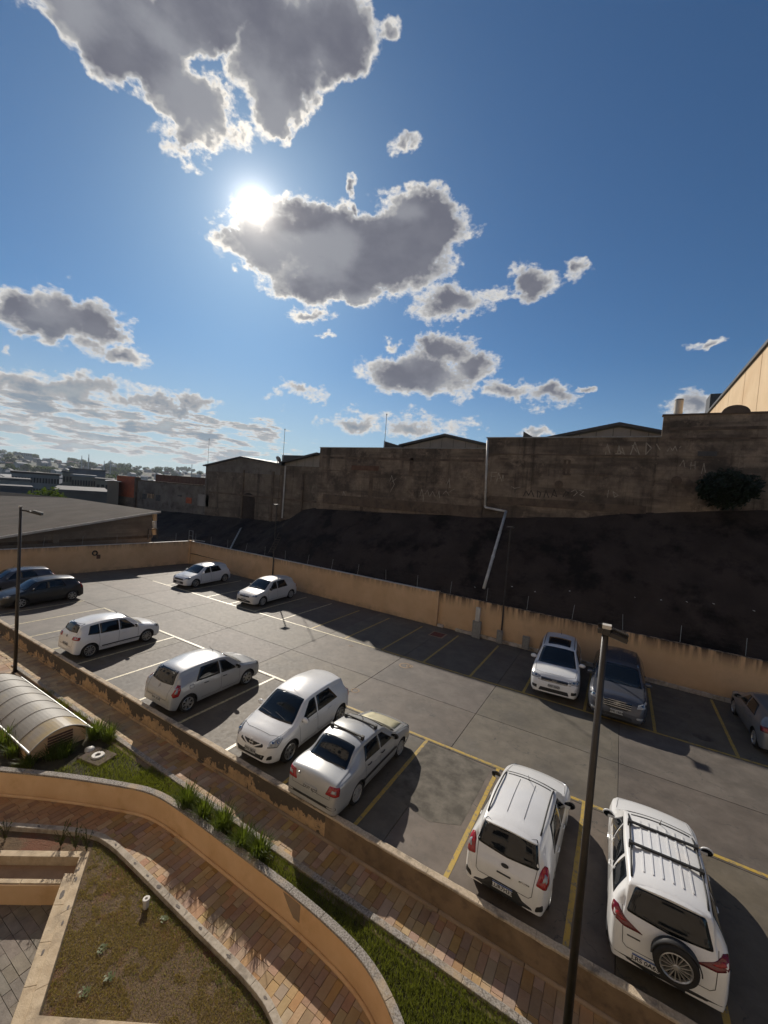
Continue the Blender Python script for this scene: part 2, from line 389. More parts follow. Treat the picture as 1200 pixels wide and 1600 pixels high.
M['render'] = mat('bare_render', (0.34, 0.245, 0.16), (0.27, 0.2, 0.135), scale=4, rough=0.9, bump=0.4)
M['slabs'] = [mat('sandstone_slab_' + n, a, b, scale=5, rough=0.7, bump=0.5, bscale=26, rnd_amt=0.10, c3=c, s3=2.4, spec=0.4)
              for n, a, b, c in (('ochre', (0.42, 0.27, 0.14), (0.37, 0.235, 0.115), (0.32, 0.195, 0.095)), ('rust', (0.37, 0.215, 0.105), (0.40, 0.245, 0.12), (0.32, 0.18, 0.085)),
                                 ('buff', (0.45, 0.305, 0.165), (0.40, 0.265, 0.14), (0.35, 0.225, 0.115)), ('brown', (0.31, 0.185, 0.095), (0.36, 0.22, 0.115), (0.25, 0.145, 0.075)),
                                 ('grey', (0.35, 0.245, 0.145), (0.31, 0.215, 0.125), (0.27, 0.18, 0.105)), ('plum', (0.27, 0.165, 0.092), (0.31, 0.19, 0.105), (0.23, 0.135, 0.075)))]
M['grout'] = mat('grout', (0.21, 0.145, 0.09), (0.15, 0.105, 0.07), scale=9, rough=0.95)
M['soil'] = mat('garden_soil', (0.12, 0.078, 0.045), (0.17, 0.115, 0.065), scale=7, rough=0.95, bump=1.0, bscale=40, bdist=0.05, c3=(0.17, 0.075, 0.042), s3=0.9, lo3=0.52, hi3=0.62)
M['mulch'] = mat('dark_planter_soil', (0.035, 0.03, 0.018), (0.06, 0.05, 0.025), scale=8, rough=0.95, bump=1.0, bscale=40, bdist=0.04)
def blockwall(c1, c2, stain, hrow=0.20, wrow=0.42, streak=True):
    def f(N, L, g, v, col, nz, mr, mx, p):
        s = sep(N, L, v); cv = N.new('ShaderNodeCombineXYZ'); L.new(m2(N, L, 'ADD', s[0], s[1]), cv.inputs[0]); L.new(s[2], cv.inputs[1])
        b = N.new('ShaderNodeTexBrick'); L.new(cv.outputs[0], b.inputs['Vector']); b.inputs['Scale'].default_value = 1.0
        b.inputs['Brick Width'].default_value = wrow; b.inputs['Row Height'].default_value = hrow; b.inputs['Mortar Size'].default_value = 0.012
        b.inputs['Color1'].default_value = c1 + (1,); b.inputs['Color2'].default_value = c2 + (1,); b.inputs['Mortar'].default_value = tuple(x * 0.62 for x in c1) + (1,)
        b.inputs['Bias'].default_value = -0.2
        cc = mx(0.55, col, b.outputs['Color'])
        n = nz(0.42, 9.0, 0.7)
        cc = mx(mr(n, 0.46, 0.60, 0.0, 0.9), cc, stain)
        hb = N.new('ShaderNodeVectorMath'); hb.operation = 'MULTIPLY'; hb.inputs[1].default_value = (0.22, 0.22, 1.5); L.new(v, hb.inputs[0])
        hq = N.new('ShaderNodeTexNoise'); hq.inputs['Scale'].default_value = 1.0; hq.inputs['Detail'].default_value = 7; L.new(hb.outputs[0], hq.inputs['Vector'])
        cc = mx(mr(hq.outputs['Fac'], 0.50, 0.60, 0.0, 0.6), cc, tuple(x * 0.8 for x in stain))
        if streak:
            sv = N.new('ShaderNodeVectorMath'); sv.operation = 'MULTIPLY'; sv.inputs[1].default_value = (1.6, 1.6, 0.13); L.new(v, sv.inputs[0])
            q = N.new('ShaderNodeTexNoise'); q.inputs['Scale'].default_value = 1.0; q.inputs['Detail'].default_value = 9; q.inputs['Roughness'].default_value = 0.7; L.new(sv.outputs[0], q.inputs['Vector'])
            cc = mx(mr(q.outputs['Fac'], 0.53, 0.70, 0.0, 0.85), cc, tuple(x * 0.35 for x in stain))
            q2 = nz(0.8, 10.0, 0.8)
            cc = mx(mr(q2, 0.55, 0.66, 0.0, 0.55), cc, tuple(min(1, x * 1.9) for x in c1))
        return cc
    return f
M['block'] = mat('stained_block_wall', (0.165, 0.125, 0.088), (0.35, 0.275, 0.20), scale=0.7, rough=0.93, bump=0.6, bscale=9,
                 extra=blockwall((0.215, 0.162, 0.115), (0.145, 0.108, 0.076), (0.065, 0.050, 0.038)), bdist=0.03)
M['block2'] = mat('grey_block_wall', (0.17, 0.135, 0.098), (0.23, 0.185, 0.135), scale=0.8, rough=0.93, bump=0.6, bscale=9,
                  extra=blockwall((0.21, 0.165, 0.12), (0.155, 0.125, 0.092), (0.10, 0.078, 0.058)))
M['block3'] = mat('warehouse_block_wall', (0.20, 0.165, 0.125), (0.255, 0.21, 0.16), scale=0.6, rough=0.93, bump=0.4, bscale=12,
                  extra=blockwall((0.24, 0.2, 0.155), (0.19, 0.155, 0.12), (0.16, 0.13, 0.1), streak=False))
M['brickred'] = mat('red_hollow_brick', (0.40, 0.10, 0.045), (0.50, 0.14, 0.06), scale=3, rough=0.9, bump=0.4,
                    extra=blockwall((0.50, 0.13, 0.055), (0.36, 0.085, 0.04), (0.30, 0.09, 0.05), 0.2, 0.3, False))
M['greyplaster'] = mat('old_plaster', (0.21, 0.185, 0.155), (0.13, 0.11, 0.09), scale=0.7, rough=0.9, bump=0.4, c3=(0.07, 0.055, 0.045), s3=0.8)
M['gable'] = mat('gable_sheet', (0.30, 0.275, 0.24), (0.24, 0.215, 0.185), scale=0.8, rough=0.7, extra=joints_x(1.0, 0, 0.03, (0.13, 0.12, 0.1)))
M['darkroof'] = mat('dark_roof_edge', (0.045, 0.043, 0.043), (0.07, 0.068, 0.066), scale=2, rough=0.6)
def corr(N, L, g, v, col, nz, mr, mx, p):
    s = sep(N, L, v); q = m2(N, L, 'PINGPONG', s[1], 0.5)
    return mx(mr(q, 0.03, 0.0, 0.0, 0.7), col, (0.09, 0.08, 0.07))
M['fibroof'] = mat('weathered_roof_sheet', (0.075, 0.062, 0.050), (0.11, 0.092, 0.075), scale=0.6, rough=0.92, spec=0.1, extra=corr, bump=0.3, c3=(0.08, 0.07, 0.06), s3=0.4)
M['whitetrim'] = mat('white_trim', (0.62, 0.59, 0.54), (0.48, 0.45, 0.4), scale=1.5, rough=0.6)
M['tarp'] = mat('dark_slope_membrane', spec=0.12, c1=(0.038, 0.028, 0.022), c2=(0.060, 0.044, 0.035), scale=0.7, rough=0.78, bump=0.8, bscale=2.2, bdist=0.12,
                c3=(0.016, 0.012, 0.010), s3=0.45, lo3=0.5, hi3=0.62)
M['pipe'] = mat('white_pvc', (0.62, 0.60, 0.55), (0.42, 0.39, 0.34), scale=2, rough=0.45)
M['galv'] = mat('galvanised', (0.40, 0.40, 0.39), (0.30, 0.30, 0.29), scale=8, rough=0.45, metal=0.6)
M['blacksteel'] = mat('black_steel', (0.020, 0.017, 0.015), (0.035, 0.028, 0.022), scale=6, rough=0.42, spec=0.5, bump=0.1)
M['greybox'] = mat('grey_box', (0.32, 0.32, 0.30), (0.24, 0.235, 0.22), scale=4, rough=0.6)
M['tankpale'] = mat('pale_tank', (0.62, 0.56, 0.46), (0.5, 0.45, 0.37), scale=2, rough=.6)
M['warehouse'] = mat('peach_panel_wall', (0.60, 0.43, 0.25), (0.68, 0.50, 0.30), scale=0.25, rough=0.8, bump=0.2, bscale=3, c3=(0.58, 0.38, 0.2), s3=0.12)
M['graff'] = mat('pale_graffiti_paint', (0.42, 0.37, 0.29), (0.22, 0.18, 0.13), scale=5, rough=0.8)
M['graffdark'] = mat('dark_graffiti_paint', (0.03, 0.025, 0.022), (0.07, 0.055, 0.04), scale=5, rough=0.8)
M['reddrain'] = mat('red_drain_grate', (0.20, 0.055, 0.035), (0.13, 0.04, 0.03), scale=6, rough=0.8)
M['brickwhite'] = mat('whitish_kerb_block', (0.55, 0.49, 0.41), (0.38, 0.33, 0.27), scale=3, rough=0.8, bump=0.4, c3=(0.2, 0.15, 0.1), s3=2.5, rnd_amt=0.1)
M['poly'] = mat('grey_polycarbonate', (0.30, 0.285, 0.255), (0.37, 0.35, 0.31), scale=1.4, rough=0.58, spec=0.3, c3=(0.42, 0.34, 0.17), s3=0.5, lo3=0.52, hi3=0.75)
M['polyyellow'] = mat('yellowed_polycarbonate', (0.44, 0.34, 0.17), (0.34, 0.30, 0.24), scale=1.6, rough=0.28, spec=0.6)
M['paving'] = mat('grey_flag_paving', (0.15, 0.127, 0.10), (0.21, 0.18, 0.145), scale=6, rough=0.75, bump=0.5, bscale=30, rnd_amt=0.1)
M['conc'] = mat('stained_concrete_beam', (0.15, 0.11, 0.075), (0.10, 0.07, 0.05), scale=1.2, rough=0.9, bump=.5, c3=(0.05, 0.038, 0.03), s3=1.3)
def leaf(name, a, b, tr=0.35):
    m = mat(name, a, b, scale=5, rough=0.5, spec=0.3); T = m.node_tree; N = T.nodes; L = T.links
    p = N['Principled BSDF']; out = N['Material Output']; t = N.new('ShaderNodeBsdfTranslucent'); t.inputs[0].default_value = (b[0] * 1.9, b[1] * 2.0, b[2] * 0.8, 1)
    x = N.new('ShaderNodeMixShader'); x.inputs[0].default_value = tr; L.new(p.outputs[0], x.inputs[1]); L.new(t.outputs[0], x.inputs[2]); L.new(x.outputs[0], out.inputs[0]); return m
M['grass'] = leaf('lawn_blades', (0.075, 0.088, 0.018), (0.14, 0.15, 0.035))
M['drygrass'] = leaf('dry_grass_blades', (0.17, 0.125, 0.055), (0.27, 0.20, 0.09), 0.35)
M['strap'] = leaf('strap_leaves', (0.045, 0.070, 0.014), (0.095, 0.12, 0.026))
M['weed'] = leaf('weed_stems', (0.05, 0.045, 0.02), (0.06, 0.07, 0.02), 0.2)
M['bush'] = leaf('dark_bush_leaves', (0.010, 0.014, 0.006), (0.02, 0.03, 0.010), 0.1)
M['treeleaf'] = leaf('tree_leaves', (0.035, 0.055, 0.016), (0.06, 0.085, 0.022), 0.25)
M['bark'] = mat('bark', (0.05, 0.038, 0.028), (0.08, 0.06, 0.045), rough=0.9)

# ------------------------------------------------------------------ terrain, one sheet out to the horizon
def terrain_z(x, y):
    r = math.hypot(x, y)
    if r < 60: return -2.2
    a = math.atan2(x, y)
    z = -2.2 - 5.0 * min(1, (r - 60) / 120)
    t = min(max((r - 420) / 1250, 0), 1); t = t * t * (3 - 2 * t)
    nse = noise.fractal(Vector((x * 0.0016, y * 0.0016, 3.1)), 1.0, 2.0, 4)
    z += t * (42 + 15 * nse + 7 * math.sin(a * 9 + 1.0))
    z += min(1, max(0, (r - 200) / 500)) * 4 * noise.noise(Vector((x * 0.006, y * 0.006, 0)))
    return z
vs = [(0, 0, -2.2)]; fs = []; NA = 160; rr = [20, 40, 60, 80, 110, 150, 200, 260, 330, 420, 520, 640, 780, 920, 1080, 1250, 1430, 1620, 1850, 2200, 2700, 3400]
for r in rr:
    for j in range(NA):
        a = 2 * PI * j / NA; x = r * math.sin(a); y = r * math.cos(a); vs.append((x, y, terrain_z(x, y)))
for j in range(NA): fs.append((0, 1 + (j + 1) % NA, 1 + j))
for i in range(len(rr) - 1):
    for j in range(NA):
        a = 1 + i * NA + j; b = 1 + i * NA + (j + 1) % NA; fs.append((a, b, b + NA, a + NA))
M['terrain'] = mat('far_ground', (0.050, 0.055, 0.028), (0.13, 0.105, 0.075), scale=0.03, rough=0.95, detail=10, c3=(0.035, 0.05, 0.02), s3=0.012, lo3=0.45, hi3=0.6)
obj('terrain', pyd(vs, fs, True), M['terrain'], kind='structure')

# ------------------------------------------------------------------ parking lot: slabs with recessed joints, painted bays
lot = obj('parking_lot', MB().box(-40, 16, 7.47, 23.6, -0.5, -0.022).me(), M['joint'], kind='structure')
xs = [-3.9 + 4.45 * k for k in range(-9, 6)]; ys = [7.472, 11.62, 14.2, 17.05, 23.4]
for i in range(len(xs) - 1):
    for j in range(len(ys) - 1):
        g = 0.007
        x0, x1, y0, y1 = xs[i] + g, xs[i + 1] - g, ys[j] + (g if j else 0), ys[j + 1] - g
        dz = rnd.uniform(-0.002, 0.0)
        MB().cbox(x0, x1, y0, y1, -0.021, dz, 0.006).build('concrete_slab', M['lot'], lot)
def strip(name, p, q, w, m, z=0.004, parent=None):
    p = Vector((p[0], p[1], 0)); q = Vector((q[0], q[1], 0)); d = (q - p).normalized(); n = Vector((-d.y, d.x, 0)) * w / 2
    k = max(2, int((q - p).length / 0.25)); vs = []
    for i in range(k + 1):
        c = p.lerp(q, i / k); j = 0.006
        vs += [c - n * (1 + rnd.uniform(-j, j) * 12), c + n * (1 + rnd.uniform(-j, j) * 12)]
    return obj(name, pyd([(v.x, v.y, z) for v in vs], [(2 * i, 2 * i + 2, 2 * i + 3, 2 * i + 1)[::-1] for i in range(k)]), m, parent)
FL, FU, UB = 11.73, 17.02, 21.72
LW = 0.10
xl = [-0.20 + 2.227 * k for k in range(-14, 4)]           # lower bays
for x in xl:
    m = M['yellow'] if x > -8.5 else M['paleline']
    strip('bay_line', (x, 7.48), (x, FL - 0.06), LW, m, 0.0045, lot)
strip('front_line', (-24.8, FL), (-8.0, FL), LW, M['paleline'], 0.0045, lot); strip('front_line', (-7.95, FL), (8.7, FL), LW, M['yellow'], 0.0045, lot)
xu = [-0.60 + 2.24 * k for k in range(-12, 6)]            # upper bays
for x in xu:
    m = M['yellow'] if x > -15.5 else M['paleline']
    strip('bay_line', (x, FU + 0.06), (x, UB), LW, m, 0.0045, lot)
strip('front_line', (-29.2, FU), (-9.6, FU), LW, M['paleline'], 0.0045, lot); strip('front_line', (-9.5, FU), (10.6, FU), LW, M['yellow'], 0.0045, lot)
# rough repair patches
def blob(cx, cy, rx, ry, n=26, amp=0.12, seed=0):
    return [(cx + rx * math.cos(2 * PI * k / n) * (1 + amp * noise.noise(Vector((k * 0.9, seed, 0)))), cy + ry * math.sin(2 * PI * k / n) * (1 + amp * noise.noise(Vector((k * 0.8, seed, 5))))) for k in range(n)]
def patch_flat(name, poly, z, m, parent):
    return obj(name, pyd([(x, y, z) for x, y in poly], [tuple(range(len(poly)))]), m, parent)
patch_flat('repair_patch', [(-4.55, 9.0), (-3.3, 8.75), (-2.62, 9.1), (-2.6, 11.5), (-3.5, 11.6), (-4.6, 11.55), (-4.7, 10.2)], 0.0030, M['lotpatch'], lot)
for (px, py, s) in ((640, 1041, 0.16), (633, 1040, 0.28), (555, 1079, 0.17), (548, 1009, 0.12)):
    c = at(px, py); b = MB(); n = 28
    for k in range(n): b.v += [(c.x + s * math.cos(2 * PI * k / n), c.y + s * math.sin(2 * PI * k / n), 0.0032), (c.x + s * 0.72 * math.cos(2 * PI * k / n), c.y + s * 0.72 * math.sin(2 * PI * k / n), 0.0032)]
    b.f = [(2 * k, (2 * k + 2) % (2 * n), (2 * k + 3) % (2 * n), 2 * k + 1) for k in range(n)]
    b.build('cement_ring', M['paleline'] if False else M['render'], lot)
# oil stains as real thin films
M['oil'] = mat('oil_film', (0.035, 0.032, 0.03), (0.09, 0.082, 0.072), scale=6, rough=0.45)
for (px, py, s) in ((1098, 1152, 0.30), (1057, 1091, 0.12), (470, 912, 0.3)):
    c = at(px, py); patch_flat('oil_stain', blob(c.x, c.y, s, s * 0.8, seed=px), 0.0035, M['oil'], lot)
# red drain grate in its frame
dg = at(684, 992); g = thing('drain_cover', 'reddish square drain cover set in the lot beside the orange wall corner', 'drain cover', (dg.x, dg.y, 0.004))
MB().box(-.42, .42, -.42, .42, 0, .012).build('frame', M['render'], g)
for k in range(8): MB().box(-.33, .33, -.33 + k * .083, -.33 + k * .083 + .06, .013, .022).build('slat', M['reddrain'], g)

# ------------------------------------------------------------------ retaining wall between the lot and the walkway
wl = thing('retaining_wall', 'low retaining wall with peeling tan paint between the lot and the walkway', 'wall', (-15, 7.4, -0.4))
wi = wl.location
def wbox(x0, x1, y0, y1, z0, z1): return MB().box(x0 - wi[0], x1 - wi[0], y0 - wi[1], y1 - wi[1], z0 - wi[2], z1 - wi[2])
wbox(-41, -5.25, 7.33, 7.468, -1.2, 0.155).build('peeling_face', M['peeling'], wl, label='dark mildewed wall face with tan paint flaking off')
wbox(-5.247, 4.0, 7.326, 7.468, -1.2, 0.155).build('brown_face', M['brownwall'], wl, label='plain brown plastered stretch of wall')
x = -41.0
while x < 4.0:
    w = rnd.uniform(0.85, 1.15); b = MB(); n = 6; vs = []
    for i in range(n + 1):
        xx = x + (w - 0.006) * i / n
        for (yy, zz) in ((7.315, .157), (7.315, .192), (7.33, .203), (7.455, .203), (7.475, .19), (7.475, .157)):
            jx = noise.noise(Vector((xx * 5, yy * 9, 0))) * .012
            vs.append((xx - wi[0], yy + jx - wi[1], zz + jx * .5 - wi[2]))
    f = []
    for i in range(n):
        for j in range(6): f.append((i * 6 + j, i * 6 + (j + 1) % 6, (i + 1) * 6 + (j + 1) % 6, (i + 1) * 6 + j))
    f += [tuple(range(6))[::-1], tuple(range(n * 6, n * 6 + 6))]
    b.add(vs, f); b.build('coping_stone', M['coping'], wl); x += w
x = -38.0
while x < 4.0:                       # rounded mortar skirting at the foot, broken in places
    w = rnd.uniform(1.5, 2.6)
    MB().tube([(x - wi[0], 7.315 - wi[1], 0.012), (x + w * .5 - wi[0], 7.312 - wi[1], 0.016), (x + w - .02 - wi[0], 7.317 - wi[1], 0.01)], 0.045, 8).build('skirting', M['peeling'] if x < -9 else M['render'], wl, smooth=True)
    x += w

# ------------------------------------------------------------------ paved walkway and lower path, slab by slab
def inpoly(x, y, poly):
    c = False; n = len(poly); j = n - 1
    for i in range(n):
        if (poly[i][1] > y) != (poly[j][1] > y) and x < (poly[j][0] - poly[i][0]) * (y - poly[i][1]) / (poly[j][1] - poly[i][1]) + poly[i][0]: c = not c
        j = i
    return c
def curve(pts, n=6):
    P = [Vector((p[0], p[1])) for p in pts]; out = []
    for i in range(len(P) - 1):
        a, b, c, d = P[max(i - 1, 0)], P[i], P[i + 1], P[min(i + 2, len(P) - 1)]
        for k in range(n):
            t = k / n; out.append(0.5 * ((2 * b) + (c - a) * t + (2 * a - 5 * b + 4 * c - d) * t * t + (3 * b - a - 3 * c + d) * t ** 3))
    out.append(P[-1]); return [(p.x, p.y) for p in out]
NEAR = curve([(-19.4, 1.6), (-17.2, 2.3), (-15.3, 3.0), (-13.43, 4.02), (-11.86, 4.86), (-10.25, 5.60), (-9.55, 5.83), (-8.74, 5.91), (-7.1, 5.93), (-5.7, 5.93), (-4.86, 5.92), (-3.86, 5.86), (-3.13, 5.74), (-2.55, 5.5), (-2.05, 5.15), (-1.65, 4.65), (-1.35, 4.0), (-1.1, 3.0), (-1.0, 2.0)])
GARD = curve([(-19.0, 0.4), (-16.0, 1.6), (-14.0, 2.7), (-12.26, 3.72), (-10.9, 4.52), (-10.2, 4.86), (-9.7, 4.97), (-8.9, 5.0), (-6.6, 4.97), (-4.76, 4.94), (-4.0, 4.78), (-3.3, 4.45), (-2.75, 3.9), (-2.4, 3.2), (-2.2, 2.0)])
def clip_to(poly2d, x0, x1, y0, y1):      # slab footprint clipped by a polygon (Sutherland-Hodgman of the polygon by the rectangle)
    pts = poly2d
    for ax, lim, sgn in ((0, x0, 1), (0, x1, -1), (1, y0, 1), (1, y1, -1)):
        out = []
        for i in range(len(pts)):
            a = pts[i]; b = pts[(i + 1) % len(pts)]; ia = sgn * (a[ax] - lim) >= 0; ib = sgn * (b[ax] - lim) >= 0
            if ia: out.append(a)
            if ia != ib:
                t = (lim - a[ax]) / (b[ax] - a[ax]); out.append((a[0] + (b[0] - a[0]) * t, a[1] + (b[1] - a[1]) * t))
        pts = out
        if len(pts) < 3: return []
    return pts
def area(p): return abs(sum(p[i][0] * p[(i + 1) % len(p)][1] - p[(i + 1) % len(p)][0] * p[i][1] for i in range(len(p)))) / 2
def pave(parent, poly, z, x0, x1, y0, y1, cw, weights, limit=300, eye=(0, 0)):
    cells = []; x = x0
    while x < x1:
        w = cw * rnd.uniform(0.85, 1.15); y = y0 - rnd.uniform(0, 0.35)
        while y < y1:
            l = rnd.choice((0.22, 0.3, 0.34, 0.42)); g = 0.004
            p = clip_to(poly, x + g, x + w - g, y + g, y + l - g)
            if p and area(p) > 0.004: cells.append((math.hypot(x - eye[0], y - eye[1]), p))
            y += l
        x += w
    cells.sort(key=lambda c: c[0]); rest = {}
    for i, (d, p) in enumerate(cells):
        k = rnd.choices(range(6), weights)[0]; dz = rnd.uniform(-0.003, 0.004)
        b = MB().prism(p, z - 0.03, z + dz)
        if i < limit: b.build('paving_slab', M['slabs'][k], parent)
        else: rest.setdefault(k, MB()).add(b.v, b.f)
    allb = MB(); idx = []
    for k, b in rest.items(): allb.add(b.v, b.f); idx += [k] * len(b.f)
    if allb.v:
        me = allb.me(); o = obj('paving_slabs', me, M['slabs'], parent, kind='stuff')
        if len(me.polygons) == len(idx):
            for pl, k in zip(me.polygons, idx): pl.material_index = k
RIMF = 6.56
wk = obj('walkway', MB().box(-41, 4, 6.3, 7.33, -1.3, -0.432).me(), M['grout'], kind='structure')
pave(wk, [(-41, RIMF), (4, RIMF), (4, 7.325), (-41, 7.325)], -0.40, -41, 4, RIMF - .3, 7.4, 0.175, (3, 1.6, 2.2, 3.2, 2.2, 1.6))
# the walkway widens behind the canopy
wk2 = obj('walkway_widening', MB().prism([(-41, 6.56), (-20.6, 6.56), (-19.2, 5.9), (-18.6, 4.0), (-19.2, 1.4), (-41, 1.4)], -1.3, -0.434).me(), M['grout'], kind='structure')
pave(wk2, [(-30, 6.55), (-20.6, 6.55), (-19.2, 5.9), (-18.6, 4.0), (-19.2, 1.4), (-30, 1.4)], -0.402, -30, -18.5, 1.4, 6.6, 0.3, (4, 2, 3, 1, 1, 1), 160, (-19, 6))
MB().box(-41, -29.9, 1.4, 6.56, -0.434, -0.404).build('paving_bed', M['slabs'][0], wk2)
lp_poly = NEAR[::-1] + GARD
lp_poly = NEAR + GARD[::-1]
lpt = obj('lower_path', MB().prism(lp_poly, -1.6, -1.035).me(), M['grout'], kind='structure')
# concave polygon: pave by strips between the two edges
def yint(pts, x):
    for i in range(len(pts) - 1):
        (xa, ya), (xb, yb) = pts[i], pts[i + 1]
        if (xa - x) * (xb - x) <= 0 and abs(xb - xa) > 1e-6: return ya + (yb - ya) * (x - xa) / (xb - xa)
    return None
cells = []; x = -18.5
while x < -1.05:
    w = 0.155 * rnd.uniform(0.85, 1.2)
    g = 0.004; xa, xb = x + g, x + w - g
    ta, tb = yint(NEAR, xa), yint(NEAR, xb); ba, bb = yint(GARD, xa), yint(GARD, xb)
    if ta is None or tb is None: x += w; continue
    if ba is None: ba = 1.5
    if bb is None: bb = 1.5
    y = min(ba, bb) - rnd.uniform(0, .3)
    while y < max(ta, tb):
        l = rnd.choice((0.2, 0.27, 0.33, 0.4)); p = clip_to([(xa, ba), (xb, bb), (xb, tb), (xa, ta)], xa - .01, xb + .01, y + g, y + l - g)
        if p and area(p) > 0.003: cells.append(p)
        y += l
    x += w
cells.sort(key=lambda p: (p[0][0] + 4) ** 2 + (p[0][1] - 5) ** 2)
restb = [MB() for _ in range(6)]
for i, p in enumerate(cells):
    k = rnd.choices(range(6), (3.4, 3.0, 1.8, 2.2, 1.0, 1.0))[0]; b = MB().prism(p, -1.03, -1.0 + rnd.uniform(-.003, .004))
    if i < 300: b.build('paving_slab', M['slabs'][k], lpt)
    else: restb[k].add(b.v, b.f)
ab = MB(); idx = []
for k, b in enumerate(restb): ab.add(b.v, b.f); idx += [k] * len(b.f)
me = ab.me(); o = obj('paving_slabs', me, M['slabs'], lpt, kind='stuff')
for pl, k in zip(me.polygons, idx): pl.material_index = k

# ------------------------------------------------------------------ raised planter with the curved orange wall
def offset(pts, d):
    out = []
    for i in range(len(pts)):
        a = Vector(pts[max(i - 1, 0)]); b = Vector(pts[min(i + 1, len(pts) - 1)]); t = (b - a).normalized(); out.append((pts[i][0] - t.y * d, pts[i][1] + t.x * d))
    return out
def ribbon_wall(name, outer, inner, z0, z1, m, parent, **k):
    b = MB(); n = len(outer)
    for i in range(n):
        for (x, y), z in ((outer[i], z0), (outer[i], z1), (inner[i], z1), (inner[i], z0)): b.v.append((x, y, z))
    for i in range(n - 1):
        for j in range(4): b.f.append((i * 4 + j, i * 4 + (j + 1) % 4, (i + 1) * 4 + (j + 1) % 4, (i + 1) * 4 + j))
    b.f += [(3, 2, 1, 0), tuple((n - 1) * 4 + j for j in range(4))]
    return b.build(name, m, parent, **k)
def stones_along(name, pts, w, z0, z1, m, parent, length=0.45, bevel=0.01, limit=120):
    acc = 0; start = 0; seg = []
    inner = offset(pts, w); k = 0
    for i in range(1, len(pts)):
        acc += math.hypot(pts[i][0] - pts[i - 1][0], pts[i][1] - pts[i - 1][1])
        if acc > length or i == len(pts) - 1:
            o = [Vector(p) for p in pts[start:i + 1]]; n = [Vector(p) for p in inner[start:i + 1]]
            d = (o[1] - o[0]).normalized() * 0.003; o[0] = o[0] + d; n[0] = n[0] + d
            ribbon_wall(name, o, n, z0, z1 + rnd.uniform(-.002, .002), m, parent, bevel=bevel)
            acc = 0; start = i; k += 1
pl = thing('raised_planter', 'long raised planter with curved orange wall and grey stone rim', 'planter', (0, 0, 0))
NW = offset(NEAR, -0.0)
ribbon_wall('orange_wall', offset(NEAR, 0.012), offset(NEAR, 0.13), -1.25, -0.40, M['stucco_low'], pl, label='orange plastered curved planter wall')
def dense(pts, step=0.16):
    out = [pts[0]]
    for a, b in zip(pts, pts[1:]):
        n = max(1, int(math.hypot(b[0] - a[0], b[1] - a[1]) / step))
        for k in range(1, n + 1): out.append((a[0] + (b[0] - a[0]) * k / n, a[1] + (b[1] - a[1]) * k / n))
    return out
stones_along('rim_stone', dense(NEAR), 0.155, -0.40, -0.35, M['coping2'], pl, 0.8)
FARR = dense([(-20.6, 6.56), (3.5, 6.56)], 0.15)
stones_along('rim_stone', FARR, -0.13, -0.46, -0.365, M['coping2'], pl, 0.9)
ribbon_wall('skirting', dense(offset(NEAR, -0.05), .3), offset(dense(offset(NEAR, -0.05), .3), 0.06), -1.06, -0.955, M['stucco_low'], pl, bevel=0.02)
# grey repair patch where the plaster came off
pc = [(-5.15, -.42), (-4.62, -.43), (-4.60, -.80), (-4.85, -.78), (-5.0, -.62)]
obj('bare_patch', pyd([(x, 5.925, z) for x, z in pc] , [tuple(range(5))]), M['render'], pl)
bed = NEAR + [(3.5, 1.5), (3.5, 6.45), (-20.4, 6.45)]
obj('planter_soil', pyd([(x, y, -0.44) for x, y in offset(NEAR, 0.1)] + [(1.2, 2.0, -.44), (3.5, 6.45, -.44), (-19.3, 6.45, -.44)], [tuple(range(len(NEAR) + 3))]), M['mulch'], pl)

# ------------------------------------------------------------------ garden: kerb, lawn, sunken frame
gd = thing('garden_kerb', 'pale stone kerb with dark inlaid stones edging the lower lawn', 'kerb', (0, 0, 0))
GD = dense(GARD, 0.12)
M['kerb'] = mat('greyish_kerb_stone', (0.36, 0.305, 0.235), (0.47, 0.405, 0.32), scale=14, rough=0.82, bump=0.6, bscale=60, c3=(0.24, 0.20, 0.155), s3=3.0, lo3=0.5, hi3=0.66)
stones_along('kerb_stone', GD, -0.13, -1.25, -0.95, M['kerb'], gd, 0.55)
for t in (0.345, 0.44, 0.50, 0.565, 0.60, 0.63, 0.655, 0.69, 0.725, 0.76, 0.80, 0.85, 0.90):
    i = int(t * (len(GD) - 1)); (x, y) = offset(GD, -0.065)[i]; a = rnd.uniform(0, 3)
    s = rnd.uniform(0.022, 0.055); el_ = rnd.uniform(0.5, 1.0)
    pts = [(x + s * 1.7 * math.cos(2 * PI * k / 9 + a) * rnd.uniform(.65, 1.15), y + s * el_ * math.sin(2 * PI * k / 9 + a) * rnd.uniform(.65, 1.15)) for k in range(9)]
    MB().prism(pts, -.96, -.9455).build('inlay_stone', M['darkstone'], gd)
lawn_poly = offset(GARD, -0.13) + [(-2.3, -1), (-14, -1)]
obj('garden_soil', pyd([(x, y, -1.06) for x, y in [(-14.9, 1.9)] + [p for p in offset(GARD, -0.12) if p[0] > -14.5] + [(-2.2, 0.5), (-5.2, 0.5), (-7.18, 2.74), (-9.74, 4.54), (-13.4, 2.05)]], [tuple(range(len([p for p in offset(GARD, -0.12) if p[0] > -14.5]) + 6))[::-1]]), M['soil'], kind='structure')
